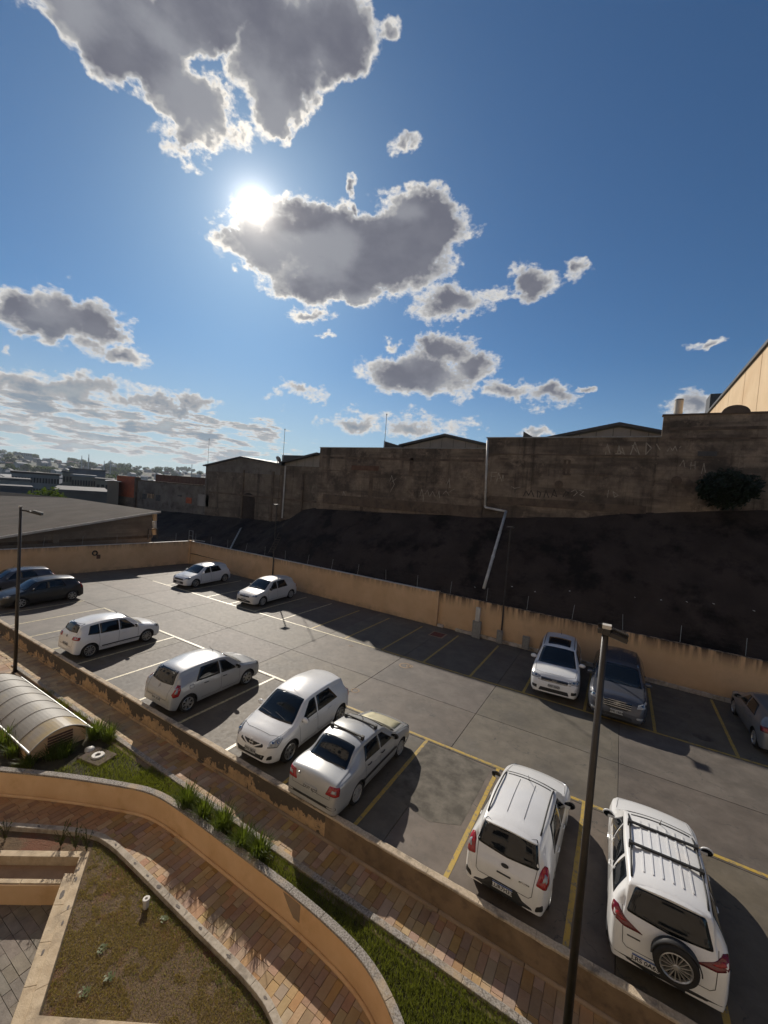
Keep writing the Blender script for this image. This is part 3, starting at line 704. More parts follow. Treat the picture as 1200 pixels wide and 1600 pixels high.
# frame corners (outer edge towards the lawn)
fr = thing('sunken_court_frame', 'two stepped stone copings framing the sunken court at bottom left', 'kerb', (0, 0, 0))
A0 = Vector((-13.4, 2.05)); A1 = Vector((-9.74, 4.54)); A2 = Vector((-7.22, 2.74)); A3 = Vector((-4.6, 4.45)) 
e1 = (A1 - A0).normalized(); e2 = (A2 - A1).normalized()
n1 = Vector((e1.y, -e1.x)); n2 = Vector((e2.y, -e2.x)); n2 = n2 if n2.dot(A0 - A1) > 0 else -n2
def seg_stones(name, a, b, off0, off1, nrm, z0, z1, length, m, parent):
    L_ = (b - a).length; k = max(1, round(L_ / length)); d = (b - a) / k
    for i in range(k):
        p = a + d * i + (b - a).normalized() * .003; q = a + d * (i + 1) - (b - a).normalized() * .003
        quad = [p + nrm * off0, q + nrm * off0, q + nrm * off1, p + nrm * off1]
        MB().prism([(v.x, v.y) for v in quad], z0, z1 + rnd.uniform(-.002, .002)).build(name, m, parent, bevel=0.006)
def cornerpt(o1, o2):      # intersection of line A0A1 shifted by o1 along n1 and A1A2 shifted by o2 along n2
    p = A1 + n1 * o1; q = A1 + n2 * o2; den = e1.x * e2.y - e1.y * e2.x; t = ((q.x - p.x) * e2.y - (q.y - p.y) * e2.x) / den
    return p + e1 * t
def poly_slab(name, pts, z0, z1, m, parent, **k): return MB().prism([(p.x, p.y) for p in pts], z0, z1).build(name, m, parent, **k)
def mitre(oA, oB, pA, pB, z0, z1, m, name, split=3):
    # strip between offsets (oA..oB) along the first arm and (pA..pB) along the second
    c0, c1 = cornerpt(oA, pA), cornerpt(oB, pB)
    s0, s1 = A0 + n1 * oA, A0 + n1 * oB; E0, E1 = A2 + e2 * 0.9 + n2 * pA, A2 + e2 * 0.9 + n2 * pB
    for (a, b, c, d) in ((s0, c0, c1, s1), (c0, E0, E1, c1)):
        for i in range(split):
            t0, t1 = i / split, (i + 1) / split - .0012
            quad = [a.lerp(b, t0), a.lerp(b, t1), d.lerp(c, t1), d.lerp(c, t0)]
            MB().prism([(v.x, v.y) for v in quad], z0, z1 + rnd.uniform(-.0015, .0015)).build(name, m, fr, bevel=0.006)
mitre(0.0, 0.15, 0.0, 0.17, -1.8, -0.985, M['coping3'], 'coping_stone')
c0 = cornerpt(.152, .172); c1 = cornerpt(.50, .174)
poly_slab('ledge_floor', [A0 + n1 * .152, c0, c1, A0 + n1 * .50], -1.8, -1.19, M['slabs'][4], fr)
cc0, cc1 = cornerpt(.50, .175), cornerpt(.60, .36)
for i in range(5):
    t0, t1 = i / 5, (i + 1) / 5 - .0015; a, b, c, d = A0 + n1 * .502, cornerpt(.502, .36), cornerpt(.60, .36), A0 + n1 * .60
    quad = [a.lerp(b, t0), a.lerp(b, t1), d.lerp(c, t1), d.lerp(c, t0)]
    MB().prism([(v.x, v.y) for v in quad], -1.8, -1.15).build('coping_stone', M['coping3'], fr, bevel=.006)
a, b, c, d = cornerpt(.50, .174), A2 + e2 * .9 + n2 * .174, A2 + e2 * .9 + n2 * .36, cornerpt(.50, .36)
for i in range(5):
    t0, t1 = i / 5, (i + 1) / 5 - .0015; quad = [a.lerp(b, t0), a.lerp(b, t1), d.lerp(c, t1), d.lerp(c, t0)]
    MB().prism([(v.x, v.y) for v in quad], -1.8, -1.02).build('coping_stone', M['coping3'], fr, bevel=.006)
poly_slab('orange_lining', [A0 + n1 * .602, cornerpt(.602, .362), cornerpt(.63, .362), A0 + n1 * .63], -1.9, -1.17, M['stucco_low'], fr)
for (t, o, s) in ((.22, .09, .05), (.30, .26, .09), (.42, .07, .045), (.14, .10, .04), (.52, .08, .04), (.66, .25, .05)):
    p = A1.lerp(A2, t) + n2 * o; MB().prism([(p.x + e2.x * s * 1.2 * math.cos(2 * PI * k / 10) * rnd.uniform(.75, 1.15) + n2.x * s * .45 * math.sin(2 * PI * k / 10), p.y + e2.y * s * 1.2 * math.cos(2 * PI * k / 10) + n2.y * s * .45 * math.sin(2 * PI * k / 10) * rnd.uniform(.7, 1.2)) for k in range(10)], -1.05, -.9805 if o < .17 else -1.0145).build('inlay_stone', M['darkstone'], fr)
# bottom arm of the frame
B0 = A2 + Vector((0.0, 0.0)); B1 = Vector((-3.5, 4.0)); eb = (at(200, 1598, -1.0).xy - at(60, 1588, -1.0).xy).normalized(); nb = Vector((eb.y, -eb.x))
poly_slab('coping_stone', [B0 - e2 * 0 , B0 + eb * 2.2, B0 + eb * 2.2 + nb * .35, B0 + nb * .35], -1.8, -0.987, M['coping3'], fr)
# court floor: flags with joints
cf = obj('court_floor', MB().prism([(p.x, p.y) for p in (A0 + n1 * .63, cornerpt(.63, .36), A2 + e2 * 3 + n2 * .36, A0 + n1 * 6)], -2.0, -1.63).me(), M['joint'], kind='structure')
quadp = [tuple(p) for p in (A0 + n1 * .632, cornerpt(.632, .362), A2 + e2 * 2.5 + n2 * .362, A0 + n1 * 5)]
cnt = 0; y = 4.0
while y > .9:
    x = -13.2 - rnd.uniform(0, .3); h = rnd.uniform(.13, .19)
    while x < -6.0:
        l = rnd.uniform(.25, .55); p = clip_to(quadp, x + .004, x + l - .004, y - h + .004, y - .004)
        if p and area(p) > .006 and cnt < 290: MB().prism(p, -1.63, -1.60 + rnd.uniform(-.006, .004)).build('flagstone', M['paving'], cf); cnt += 1
        x += l
    y -= h + .0

# ------------------------------------------------------------------ boundary walls of the lot
WTOP = 2.06
def wall_run(parent, a, b, t, z0, z1, m, name, cap=None, side=1):
    a = Vector(a); b = Vector(b); d = (b - a).normalized(); n = Vector((-d.y, d.x)) * side
    q = [a, b, b + n * t, a + n * t]; MB().prism([(v.x, v.y) for v in q], z0, z1).build(name, m, parent)
    if cap:
        q = [a - n * .02, b - n * .02, b + n * (t + .02), a + n * (t + .02)]; L_ = (b - a).length; k = max(1, int(L_ / 1.5))
        for i in range(k):
            t0, t1 = i / k, (i + 1) / k - .003
            p = [q[0].lerp(q[1], t0), q[0].lerp(q[1], t1), q[3].lerp(q[2], t1), q[3].lerp(q[2], t0)]
            MB().prism([(v.x, v.y) for v in p], z1, z1 + .035).build('cap_stone', cap, parent)
W0 = (-35.6, 7.3); W1 = (-33.55, 22.85); W2 = (-9.02, 22.38); W3 = (5.7, 21.78); W4 = (16.0, 21.36)
bw = thing('boundary_wall', 'long orange stucco wall behind the far parking row, left of the step', 'wall', (0, 0, 0))
wall_run(bw, W1, W2, .16, -.6, WTOP - .035, M['stucco'], 'wall_panel', M['whitetrim'])
MB().box(-9.15, -8.93, 22.33, 22.60, -.6, WTOP + .03).build('pier', M['stucco'], bw)
bw2 = thing('boundary_wall', 'orange stucco wall with sooty top behind the white and the dark SUV', 'wall', (0, 0, 0))
wall_run(bw2, (-8.92, 22.50), (16.0, 21.50), .16, -.6, WTOP - .05, M['stucco_sooty'], 'wall_panel')
lw = thing('boundary_wall', 'orange stucco wall closing the left end of the lot', 'wall', (0, 0, 0))
wall_run(lw, W0, W1, .16, -.6, WTOP - .035, M['stucco'], 'wall_panel', M['whitetrim'])
MB().box(-33.75, -33.38, 22.72, 23.05, -.6, WTOP + .04).build('pier', M['stucco'], lw)
# whitish blocks at the foot of the right stretch
kb = thing('block_kerb', 'row of whitish kerb blocks along the foot of the orange wall', 'kerb', (0, 0, 0))
a = Vector((-8.9, 22.49)); b = Vector((15.5, 21.51)); d = (b - a).normalized(); n = Vector((d.y, -d.x)); L_ = (b - a).length; s = 0.0
while s < L_ - .5:
    l = 0.39; h = .17 + rnd.uniform(-.008, .008)
    if not (rnd.random() < .12 and s < 6):
        p = a + d * s; M_ = Mxy((p.x, p.y, 0), (d.x, d.y, 0)); MB().cbox(0, l - .015, -.12 + rnd.uniform(-.01, .01), -.005, 0, h, .012, M_).build('kerb_block', M['brickwhite'], kb)
    s += l
# electric fence on the walls
ef = thing('electric_fence', 'thin electric fence wires on leaning rods along the wall tops', 'fence', (0, 0, 0))
rods = []
def rodline(a, b, t, off=.08, z=WTOP, start=0.6):
    a = Vector(a); b = Vector(b); d = (b - a).normalized(); n = Vector((-d.y, d.x)); L_ = (b - a).length; s = start; line = []
    while s < L_:
        p = a + d * s + n * off; lx, ly = rnd.uniform(-.10, .10), rnd.uniform(-.03, .12)
        line.append((Vector((p.x, p.y, z)), Vector((p.x + lx * .6, p.y + ly, z + .72)))); s += t
    return line
for line in (rodline(W1, W2, 2.25), rodline((-8.92, 22.50), (16.0, 21.50), 2.2), rodline(W0, W1, 2.3)):
    for (p, q) in line: MB().tube([p, q], .010, 5).build('fence_rod', M['galv'], ef)
    for k in range(4):
        pts = [p.lerp(q, .25 + .24 * k) for p, q in line]; o = MB().tube(pts, .0016, 4).build('fence_wire', M['blacksteel'], ef)
g = onY(293, 835, 22.8)   # little frame on the corner
fr2 = thing('corner_bracket', 'small rusty steel frame standing on the wall corner', 'bracket', (-33.6, 22.9, WTOP))
for x in (-.28, .28): MB().tube([(x, 0, 0), (x, 0, .95)], .02, 6).build('post', M['galv'], fr2)
for z in (.45, .92): MB().tube([(-.28, 0, z), (.28, 0, z)], .014, 6).build('rail', M['galv'], fr2)
MB().tube([(.28, 0, .12), (1.6, .3, .12)], .03, 6).build('rail', M['pipe'], fr2)

# ------------------------------------------------------------------ dark slope behind the wall
def slope_top(x):
    P = [(-90, 3.2), (-52, 3.5), (-40, 3.85), (-31.5, 4.15), (-28.5, 4.25), (-27.2, 4.6), (-25.6, 5.6), (-24.0, 5.95), (-18, 6.15), (-8.9, 6.62), (-2, 7.3), (0, 7.75), (3, 8.15), (6.2, 8.55), (20, 9.6), (40, 10)]
    for (a, za), (b, zb) in zip(P, P[1:]):
        if a <= x <= b: return za + (zb - za) * (x - a) / (b - a)
    return P[-1][1]
NX, NY = 260, 34; vs = []; fs = []
for i in range(NX + 1):
    x = -62 + 82 * i / NX
    for j in range(NY + 1):
        t = j / NY; y = 22.75 + (28.75 - 22.75) * t; z0 = 0.9
        e = t ** 0.92 if x > -27 else t ** 1.1
        z = z0 + (slope_top(x) - z0) * e
        k = math.sin(PI * min(1, t * 1.02)); f = noise.fractal(Vector((x * .55, y * .5, 2)), 1, 2.1, 6) * .15 + .10 * noise.noise(Vector((x * 1.9, y * .7, 8)))
        r = noise.ridged_multi_fractal(Vector((x * .22, y * 1.1, 4)), 1, 2, 3, 1, 2) * .07
        z += (f + r) * (0.25 + .75 * k); z = min(z, slope_top(x) + .15)
        vs.append((x, y, z))
for i in range(NX):
    for j in range(NY):
        a = i * (NY + 1) + j; fs.append((a, a + NY + 1, a + NY + 2, a + 1))
obj('embankment', pyd(vs, fs, True), M['tarp'], kind='structure')
# bits of litter at the foot of the slope
for (px, py) in ((742, 918), (800, 917), (836, 925), (992, 934), (1033, 938), (1073, 941), (1115, 944), (890, 924), (1178, 955)):
    c = onY(px, py, 23.0); t = MB(); t.box(-.045, .045, -.02, .02, -.006, .008, Matrix.Rotation(rnd.uniform(0, 3), 4, 'Z') @ Matrix.Rotation(.7, 4, 'X'))
    o = t.build('litter_scrap', M['whitetrim']); o.location = (c.x, 23.0, c.z + .02); tag(o, 'small pale scrap of litter at the foot of the dark slope', 'litter', 'litter scraps behind the orange wall')
# drain pipes down wall and slope
YB = 28.45
dp = thing('drain_pipe', 'white drain pipe running down the block wall and the dark slope', 'pipe', (0, 0, 0))
p0 = onY(762, 688, YB); p1 = onY(757.5, 793, YB); p2 = onY(790, 799, 28.0); p3 = onY(756, 919, 22.95)
MB().tube([(p0.x, YB, p0.z), (p1.x, YB, p1.z + .1), ], .075, 10).build('vertical_pipe', M['pipe'], dp, smooth=True)
MB().tube([(p1.x, YB, p1.z + .1), (p1.x + .08, YB - .05, p1.z), (p2.x, 28.1, p2.z)], .075, 10).build('elbow_pipe', M['pipe'], dp, smooth=True)
ss = [Vector((p2.x, 28.1, p2.z)).lerp(Vector((p3.x, 22.95, p3.z)), t) for t in (0, .25, .5, .75, 1)]
MB().tube(ss, .085, 10).build('sloping_pipe', M['pipe'], dp, smooth=True)
for t in (.3, .62): c = ss[0].lerp(ss[-1], t); c2 = ss[0].lerp(ss[-1], t + .02); MB().tube([c, c2], .10, 10).build('coupling', M['pipe'], dp)
for t in (.35, .75): c = Vector((p0.x, YB, p0.z)).lerp(Vector((p1.x, YB, p1.z)), t); MB().tube([c, c - Vector((0, 0, .08))], .092, 10).build('coupling', M['pipe'], dp)
dq = thing('drain_pipe', 'short pale drain pipe on the slope above the two parked white hatchbacks', 'pipe', (0, 0, 0))
q0 = onY(376, 826, 27.0); q1 = onY(360, 857, 23.3); MB().tube([q0, q1], .07, 8).build('sloping_pipe', M['pipe'], dq)
MB().tube([q0, q0 + Vector((.1, .5, .1))], .075, 8).build('elbow_pipe', M['pipe'], dq)
ld = thing('ladder', 'dark ladder lying on the slope near the lamp pole', 'ladder', (0, 0, 0))
l0 = onY(447, 818, 27.4); l1 = onY(423, 864, 23.4)
sd = Vector((.17, .08, 0)); MB().tube([l0 - sd, l1 - sd], .025, 5).build('side_rail', M['conc'], ld); MB().tube([l0 + sd, l1 + sd], .025, 5).build('side_rail', M['conc'], ld)
for k in range(13): c = l0.lerp(l1, (k + .5) / 13); MB().tube([c - sd, c + sd], .018, 5).build('rung', M['conc'], ld)

# ------------------------------------------------------------------ block-walled buildings on top of the slope
def gable_roof(parent, x0, x1, xa, ze0, ze1, za, y0, y1, over=.35, th=.14):
    for (xa_, za_, xb_, zb_) in ((x0 - over, ze0 - over * (za - ze0) / (xa - x0), xa, za), (xa, za, x1 + over, ze1 - over * (za - ze1) / (x1 - xa))):
        MB().add([(xa_, y0 - over, za_), (xb_, y0 - over, zb_), (xb_, y1, zb_), (xa_, y1, za_), (xa_, y0 - over, za_ + th), (xb_, y0 - over, zb_ + th), (xb_, y1, zb_ + th), (xa_, y1, za_ + th)],
                 [(3, 2, 1, 0), (4, 5, 6, 7), (0, 1, 5, 4), (2, 3, 7, 6), (0, 4, 7, 3), (1, 2, 6, 5)]).build('roof_sheet', M['darkroof'], parent)
def gable_wall(parent, x0, x1, xa, zb, ze0, ze1, za, y, m, th=.2, name='gable_wall'):
    b = MB(); poly = [(x0, zb), (x1, zb), (x1, ze1), (xa, za), (x0, ze0)]; n = 5
    vs = [(x, y, z) for x, z in poly] + [(x, y + th, z) for x, z in poly]
    b.add(vs, [tuple(range(5)), tuple(range(5, 10))[::-1]] + [(i, (i + 1) % 5, 5 + (i + 1) % 5, 5 + i) for i in range(5)]); return b.build(name, m, parent)
YW = 28.6
# middle
mb = thing('block_building', 'middle block walled building with grey gable peeking over the stained wall', 'building', (0, 0, 0))
zt = 11.36
MB().box(-23.93, -8.68, YW, YW + .25, 2, zt).build('block_wall', M['block'], mb)
MB().box(-23.95, -23.70, YW + .25, YW + 22, 2, zt).build('side_wall', M['block2'], mb)
MB().box(-24.0, -8.7, YW - .03, YW + .3, zt, zt + .05).build('wall_cap', M['greybox'], mb)
apx = onY(697, 681, 30.5); el = onY(630, 696, 30.5); er = onY(768, 697, 30.5)
gable_wall(mb, el.x, er.x, apx.x, 9, el.z - .1, er.z - .1, apx.z - .12, 30.5, M['gable'])
gable_roof(mb, el.x, er.x, apx.x, el.z - .05, er.z - .05, apx.z - .02, 30.5, 52, .3, .16)
bx0 = onY(600, 689, 30.2); bx1 = onY(629, 698, 30.2)
MB().prism([(0, 0), (1, 0), (1, .04), (0, .04)], 0, .01)
o = MB().add([(bx0.x, 30.2, bx0.z), (bx0.x, 30.2, 9), (bx1.x, 30.2, 9), (bx1.x, 30.2, bx1.z), (bx0.x, 34, bx0.z), (bx0.x, 34, 9), (bx1.x, 34, 9), (bx1.x, 34, bx1.z)],
             [(0, 1, 2, 3), (7, 6, 5, 4), (0, 3, 7, 4), (0, 4, 5, 1), (3, 2, 6, 7)]).build('roof_box', M['darkroof'], mb)
# ledges, beams and niches on the stained wall, in relief
def wallbits(parent, y, items, m):
    for (x0, y0, x1, y1, d) in items:
        a_ = onY(x0, y0, y); b_ = onY(x1, y1, y); MB().box(min(a_.x, b_.x), max(a_.x, b_.x), y - d, y + .01, min(a_.z, b_.z), max(a_.z, b_.z)).build('wall_beam' if abs(x1 - x0) > abs(y1 - y0) else 'pilaster', m, parent)
M['beamrust'] = mat('rusty_stained_beam', (0.10, 0.05, 0.033), (0.15, 0.085, 0.055), scale=2, rough=0.9, bump=.4)
wallbits(mb, YW, [(550, 727, 592, 736, .07)], M['beamrust'])
wallbits(mb, YW, [(503, 734, 553, 737, .04), (504, 716, 757, 718.5, .03), (505, 786, 755, 792, .10), (578, 740, 580, 790, .03), (641, 716, 644, 744, .03)], M['conc'])
# right
rb = thing('block_building', 'right block walled building with a low gable and a step up to a taller stretch', 'building', (0, 0, 0))
zr = 12.10
MB().box(-8.676, 1.56, YW - .1, YW + .2, 2, zr).build('block_wall', M['block'], rb)
MB().box(1.563, 24, YW - .13, YW + .2, 2, 13.33).build('tall_block_wall', M['block'], rb, label='taller, darker stretch of block wall')
MB().box(-8.75, 1.56, YW - .16, YW + .25, zr, zr + .07).build('wall_cap', M['greybox'], rb)
MB().box(1.50, 24, YW - .2, YW + .25, 13.33, 13.41).build('wall_cap', M['conc'], rb)
apx = onY(968, 664.5, 31); el = onY(862, 685, 31); er = onY(1046, 679, 31)
gable_wall(rb, el.x, er.x, apx.x, 9, el.z - .1, er.z - .1, apx.z - .14, 31, M['gable'])
gable_roof(rb, el.x, er.x, apx.x, el.z - .05, er.z - .05, apx.z - .04, 31, 50, .3, .2)
f0 = onY(818, 674, 29.3); f1 = onY(840, 687, 29.3)
MB().add([(f0.x, 29.3, f0.z), (f0.x, 29.3, 11), (f1.x, 29.3, f1.z), (f0.x, 31, f0.z), (f0.x, 31, 11), (f1.x, 31, f1.z)], [(0, 1, 2), (5, 4, 3), (0, 2, 5, 3), (0, 3, 4, 1), (1, 4, 5, 2)]).build('roof_fin', M['darkroof'], rb)
hump0 = onY(1127, 648, YW); hump1 = onY(1172, 648, YW); cx = (hump0.x + hump1.x) / 2; rx = (hump1.x - hump0.x) / 2
MB().add([(cx + rx * math.cos(PI * k / 12), YW - .1 + dy, 13.40 + .42 * math.sin(PI * k / 12)) for dy in (0, .25) for k in range(13)],
         [tuple(range(13)), tuple(range(13, 26))[::-1]] + [(k, 13 + k, 14 + k, k + 1) for k in range(12)]).build('wall_hump', M['conc'], rb)
wallbits(rb, YW - .1, [(763, 710, 1030, 712, .04), (905, 741, 950, 743, .05), (782, 716, 794, 718, .04), (782, 739, 794, 742, .06), (829, 740, 840, 742, .05), (880, 718, 890, 719.5, .05), (880, 740, 892, 743, .07), (881, 719, 883, 741, .03), (888, 719, 890, 741, .03),
                       (935, 741, 949, 743, .05), (763, 786, 1010, 791, .06)], M['conc'])
wallbits(rb, YW - .13, [(1046, 668, 1198, 670.5, .03), (1046, 684, 1198, 686, .03), (1040, 712, 1198, 714.5, .03)], M['conc'])
nch = onY(1105, 709, YW - .13); MB().box(nch.x - .42, nch.x + .42, YW - .17, YW - .12, nch.z - .13, nch.z + .13).build('vent_slot', M['darkroof'], rb)
for (px, py) in ((1057, 751), (873, 757)): c = onY(px, py, YW - .13); MB().lathe([(0, -.01), (.22, -.01), (.26, .03), (0, .06)], 14, Matrix.Translation((c.x, YW - .13, c.z)) @ Matrix.Rotation(PI / 2, 4, 'X')).build('round_plug', M['conc'], rb)
# graffiti, thin painted strokes on the walls
def strokes(parent, polys, y, w, m, name='graffiti'):
    b = MB()
    for pl_ in polys:
        P = [onY(px, py, y) for px, py in pl_]
        for a_, b_ in zip(P, P[1:]):
            d = (b_ - a_); 
            if d.length < 1e-4: continue
            n = Vector((-d.z, 0, d.x)).normalized() * w / 2; e = d.normalized() * w * .4
            q = [a_ - n - e, b_ - n + e, b_ + n + e, a_ + n - e]; b.add([(v.x, y, v.z) for v in q], [(0, 1, 2, 3)])
    return b.build(name, m, parent)
strokes(rb, [[(767, 752), (768, 738), (776, 738)], [(767.5, 745), (774, 744)], [(776, 752), (779, 739), (784, 751)], [(777, 747), (782, 747)], [(784, 752), (786, 741), (787, 751)]], YW - .104, .05, M['graff'])
strokes(rb, [[(946, 710), (949, 694), (953, 708)], [(965, 709), (967, 696), (970, 709), (962, 709)], [(967, 703), (976, 710), (972, 700)], [(985, 710), (992, 691), (999, 710)], [(988, 696), (995, 706)],
             [(1009, 710), (1010, 692), (1018, 700), (1009, 710)], [(1026, 694), (1033, 706), (1040, 711), (1042, 698)]], YW - .104, .055, M['graff'])
strokes(rb, [[(1043, 705), (1047, 698), (1051, 704), (1055, 697), (1058, 705)], [(1062, 700), (1064, 697)], [(1062, 728), (1068, 719), (1070, 730)], [(1079, 733), (1080, 722)], [(1086, 733), (1086, 721)], [(1080, 727), (1086, 727)], [(1096, 740), (1100, 724), (1102, 738)]], YW - .136, .035, M['graff'])
strokes(rb, [[(818, 775), (822, 767), (826, 774), (830, 766), (834, 776)], [(840, 777), (840, 767), (845, 770), (843, 777)], [(850, 777), (853, 766), (857, 777)], [(862, 776), (866, 765), (870, 776), (864, 773)], [(880, 776), (884, 768), (889, 770), (884, 775)]], YW - .1045, .06, M['graffdark'])
strokes(rb, [[(893, 768), (899, 765), (902, 770), (896, 775)], [(905, 766), (912, 768), (906, 773), (913, 776)], [(799, 760), (804, 763), (813, 761)], [(949, 777), (951, 766)], [(960, 777), (958, 768), (966, 774), (960, 777)]], YW - .1045, .04, M['graff'])
strokes(mb, [[(656, 775), (659, 764), (662, 778), (660, 788)], [(664, 772), (668, 766), (671, 776)], [(672, 775), (676, 768), (680, 776)], [(684, 775), (686, 767), (687, 778)], [(692, 772), (697, 767), (702, 774)], [(703, 768), (710, 764)], [(609, 752), (612, 743), (616, 757), (610, 768)], [(613, 752), (619, 748)],
             [(535, 776), (537, 768), (540, 775)], [(698, 758), (702, 748), (703, 762)]], YW - .004, .045, M['graff'])
# tall mast behind
def mast(label, px, ptop, pbot, y, r):
    a_ = onY(px, pbot, y); b_ = onY(px, ptop, y); t = thing('antenna_mast', label, 'antenna', (a_.x, y, a_.z - 2))
    h = b_.z - a_.z + 2; MB().tube([(0, 0, 0), (0, 0, h * .55)], r, 6).build('lower_tube', M['galv'], t); MB().tube([(0, 0, h * .55), (0, 0, h)], r * .6, 6).build('upper_tube', M['galv'], t)
    MB().tube([(0, 0, h), (0, 0, h + .12)], r * 1.6, 6).build('tip', M['galv'], t)
mast('thin mast rising above the middle stained wall', 600.5, 649, 699, 30.0, .035)
mast('thin mast between the two left gabled roofs', 442, 672, 722, 29.4, .035)
mast('thin mast beside the farthest left gable corner', 324.5, 687, 730, 28.9, .03)
# left gable
lb = thing('block_building', 'grey gabled block building left of the stained wall, with arched dark opening', 'building', (0, 0, 0))
x0 = -40.1; x1 = -28.78
gable_wall(lb, x0, x1, -34.37, 1.5, 9.25, 9.65, 10.25, YW + .1, M['greyplaster'], .25)
MB().box(x0 + .3, x1, YW + .04, YW + .097, 2, 8.7).build('block_wall', M['block2'], lb)
gable_roof(lb, x0, x1, -34.37, 9.27, 9.67, 10.28, YW + .2, 46, .3, .13)
MB().box(x1 + .003, -23.96, YW + .1, YW + .3, 2, 9.62).build('block_wall', M['block2'], lb)
a_ = onY(446, 722, YW + .5); b_ = onY(501, 709, YW + .5)
MB().add([(a_.x, YW + .4, 9.6), (b_.x, YW + .4, 9.6), (b_.x, YW + .4, b_.z - .12), (a_.x, YW + .4, a_.z - .12)], [(0, 1, 2, 3)]).build('gable_sheet', M['gable'], lb)
MB().add([(a_.x - .3, YW - .1, a_.z - .2), (b_.x, YW - .1, b_.z - .1), (b_.x, 46, b_.z - .1), (a_.x - .3, 46, a_.z - .2), (a_.x - .3, YW - .1, a_.z - .05), (b_.x, YW - .1, b_.z + .06), (b_.x, 46, b_.z + .06), (a_.x - .3, 46, a_.z - .05)],
         [(3, 2, 1, 0), (4, 5, 6, 7), (0, 1, 5, 4), (2, 3, 7, 6), (0, 4, 7, 3), (1, 2, 6, 5)]).build('roof_sheet', M['darkroof'], lb)
bxa = onY(441, 711, YW + 1.5); bxb = onY(475, 717, YW + 1.5)
MB().box(bxa.x, bxb.x, YW + 1.5, YW + 4, 9, bxa.z).build('roof_box', M['darkroof'], lb)
oc = onY(387, 790, YW)
pts = [(-1.0, -2.6), (1.0, -2.6)] + [(1.0 * math.cos(PI * k / 10), .55 + .75 * math.sin(PI * k / 10)) for k in range(11)]
obj('dark_opening', pyd([(oc.x + x, YW + .03, oc.z + z) for x, z in pts], [tuple(range(len(pts)))]), M['tarp'], lb)
for (px, w_) in ((379, .1), (425, .12), (472, .1), (441, .09)):
    c = onY(px, 770, YW); MB().box(c.x - w_, c.x + w_, YW - .04, YW + .045, 3.5, 9.0).build('pilaster', M['conc'], lb)
MB().box(-39.2, -24.0, YW - .03, YW + .04, 6.35, 6.5).build('wall_beam', M['conc'], lb)
dpp = thing('drain_pipe', 'grey downpipe beside the lamp pole on the left block building', 'pipe', (0, 0, 0)); c = onY(446, 730, YW - .12)
MB().tube([(c.x, YW - .12, 9.6), (c.x - .02, YW - .12, 4.6)], .06, 8).build('vertical_pipe', M['pipe'], dpp)
sdish = thing('satellite_dish', 'small satellite dish on the left gable roof', 'satellite dish', tuple(onY(434, 718, YW + .6)))
MB().lathe([(0, .0), (.18, .03), (.32, .12)], 16, Matrix.Rotation(-1.0, 4, 'X')).build('dish', M['greybox'], sdish, smooth=True); MB().tube([(0, 0, -.6), (0, 0, 0)], .03, 6).build('mount', M['galv'], sdish)
# low brick building further left
bb = thing('brick_building', 'low old brick and plaster building with a red brick end', 'building', (0, 0, 0))
MB().box(-53.65, -40.15, YW + .1, YW + .35, 1, 7.0).build('old_wall', M['greyplaster'], bb)
MB().box(-53.7, -40.12, YW + .02, YW + .4, 7.0, 7.12).build('wall_cap', M['conc'], bb)
MB().box(-58.3, -53.66, YW - .1, YW + .3, 4.75, 7.45).build('red_brick_wall', M['brickred'], bb, label='bare red hollow brick wall')
MB().box(-58.3, -53.66, YW - .1, YW + .3, 1, 4.747).build('grey_base_wall', M['block2'], bb)
MB().box(-58.2, -40.15, YW + 5, YW + 5.3, 1, 8.0).build('rear_wall', M['beamrust'], bb)
MB().box(-53.95, -53.62, YW - .13, YW + .45, 1, 7.4).build('pilaster', M['conc'], bb)
for (px0, py0, px1, py1, mm) in ((222, 771, 227, 780, 'darkroof'), (230, 771, 239, 779, 'stucco'), (243, 773, 249, 783, 'darkroof'), (290, 777, 298, 787, 'brickred'), (277, 773, 283, 776, 'darkroof'), (309, 772, 325, 792, 'gable')):
    a_ = onY(px0, py0, YW); b_ = onY(px1, py1, YW); MB().box(a_.x, b_.x, YW + .04, YW + .12, b_.z, a_.z).build('window_patch', M[mm], bb)
# ------------------------------------------------------------------ warehouse at the left with a weathered sheet roof
wh = thing('warehouse', 'left warehouse with weathered sheet roof and grey block wall behind the lot', 'warehouse', (0, 0, 0))
XW = -36.6
ya, yb = 3.0, 20.45
e_a, e_b = onX(0, 839, XW + .4), onX(251, 799, XW + .4); yb = e_b.y
def zr_(y): return e_a.z + (y - e_a.y) * (e_b.z - e_a.z) / (e_b.y - e_a.y)
MB().add([(XW, ya, .5), (XW, yb - .5, .5), (XW, yb - .5, zr_(yb - .5) - .12), (XW, ya, zr_(ya) - .12), (XW - .2, ya, .5), (XW - .2, yb - .5, .5), (XW - .2, yb - .5, zr_(yb - .5) - .12), (XW - .2, ya, zr_(ya) - .12)],
         [(0, 1, 2, 3), (7, 6, 5, 4), (1, 5, 6, 2), (3, 2, 6, 7), (0, 4, 5, 1)]).build('block_wall', M['block3'], wh)
xe = onY(110, 778, yb).x
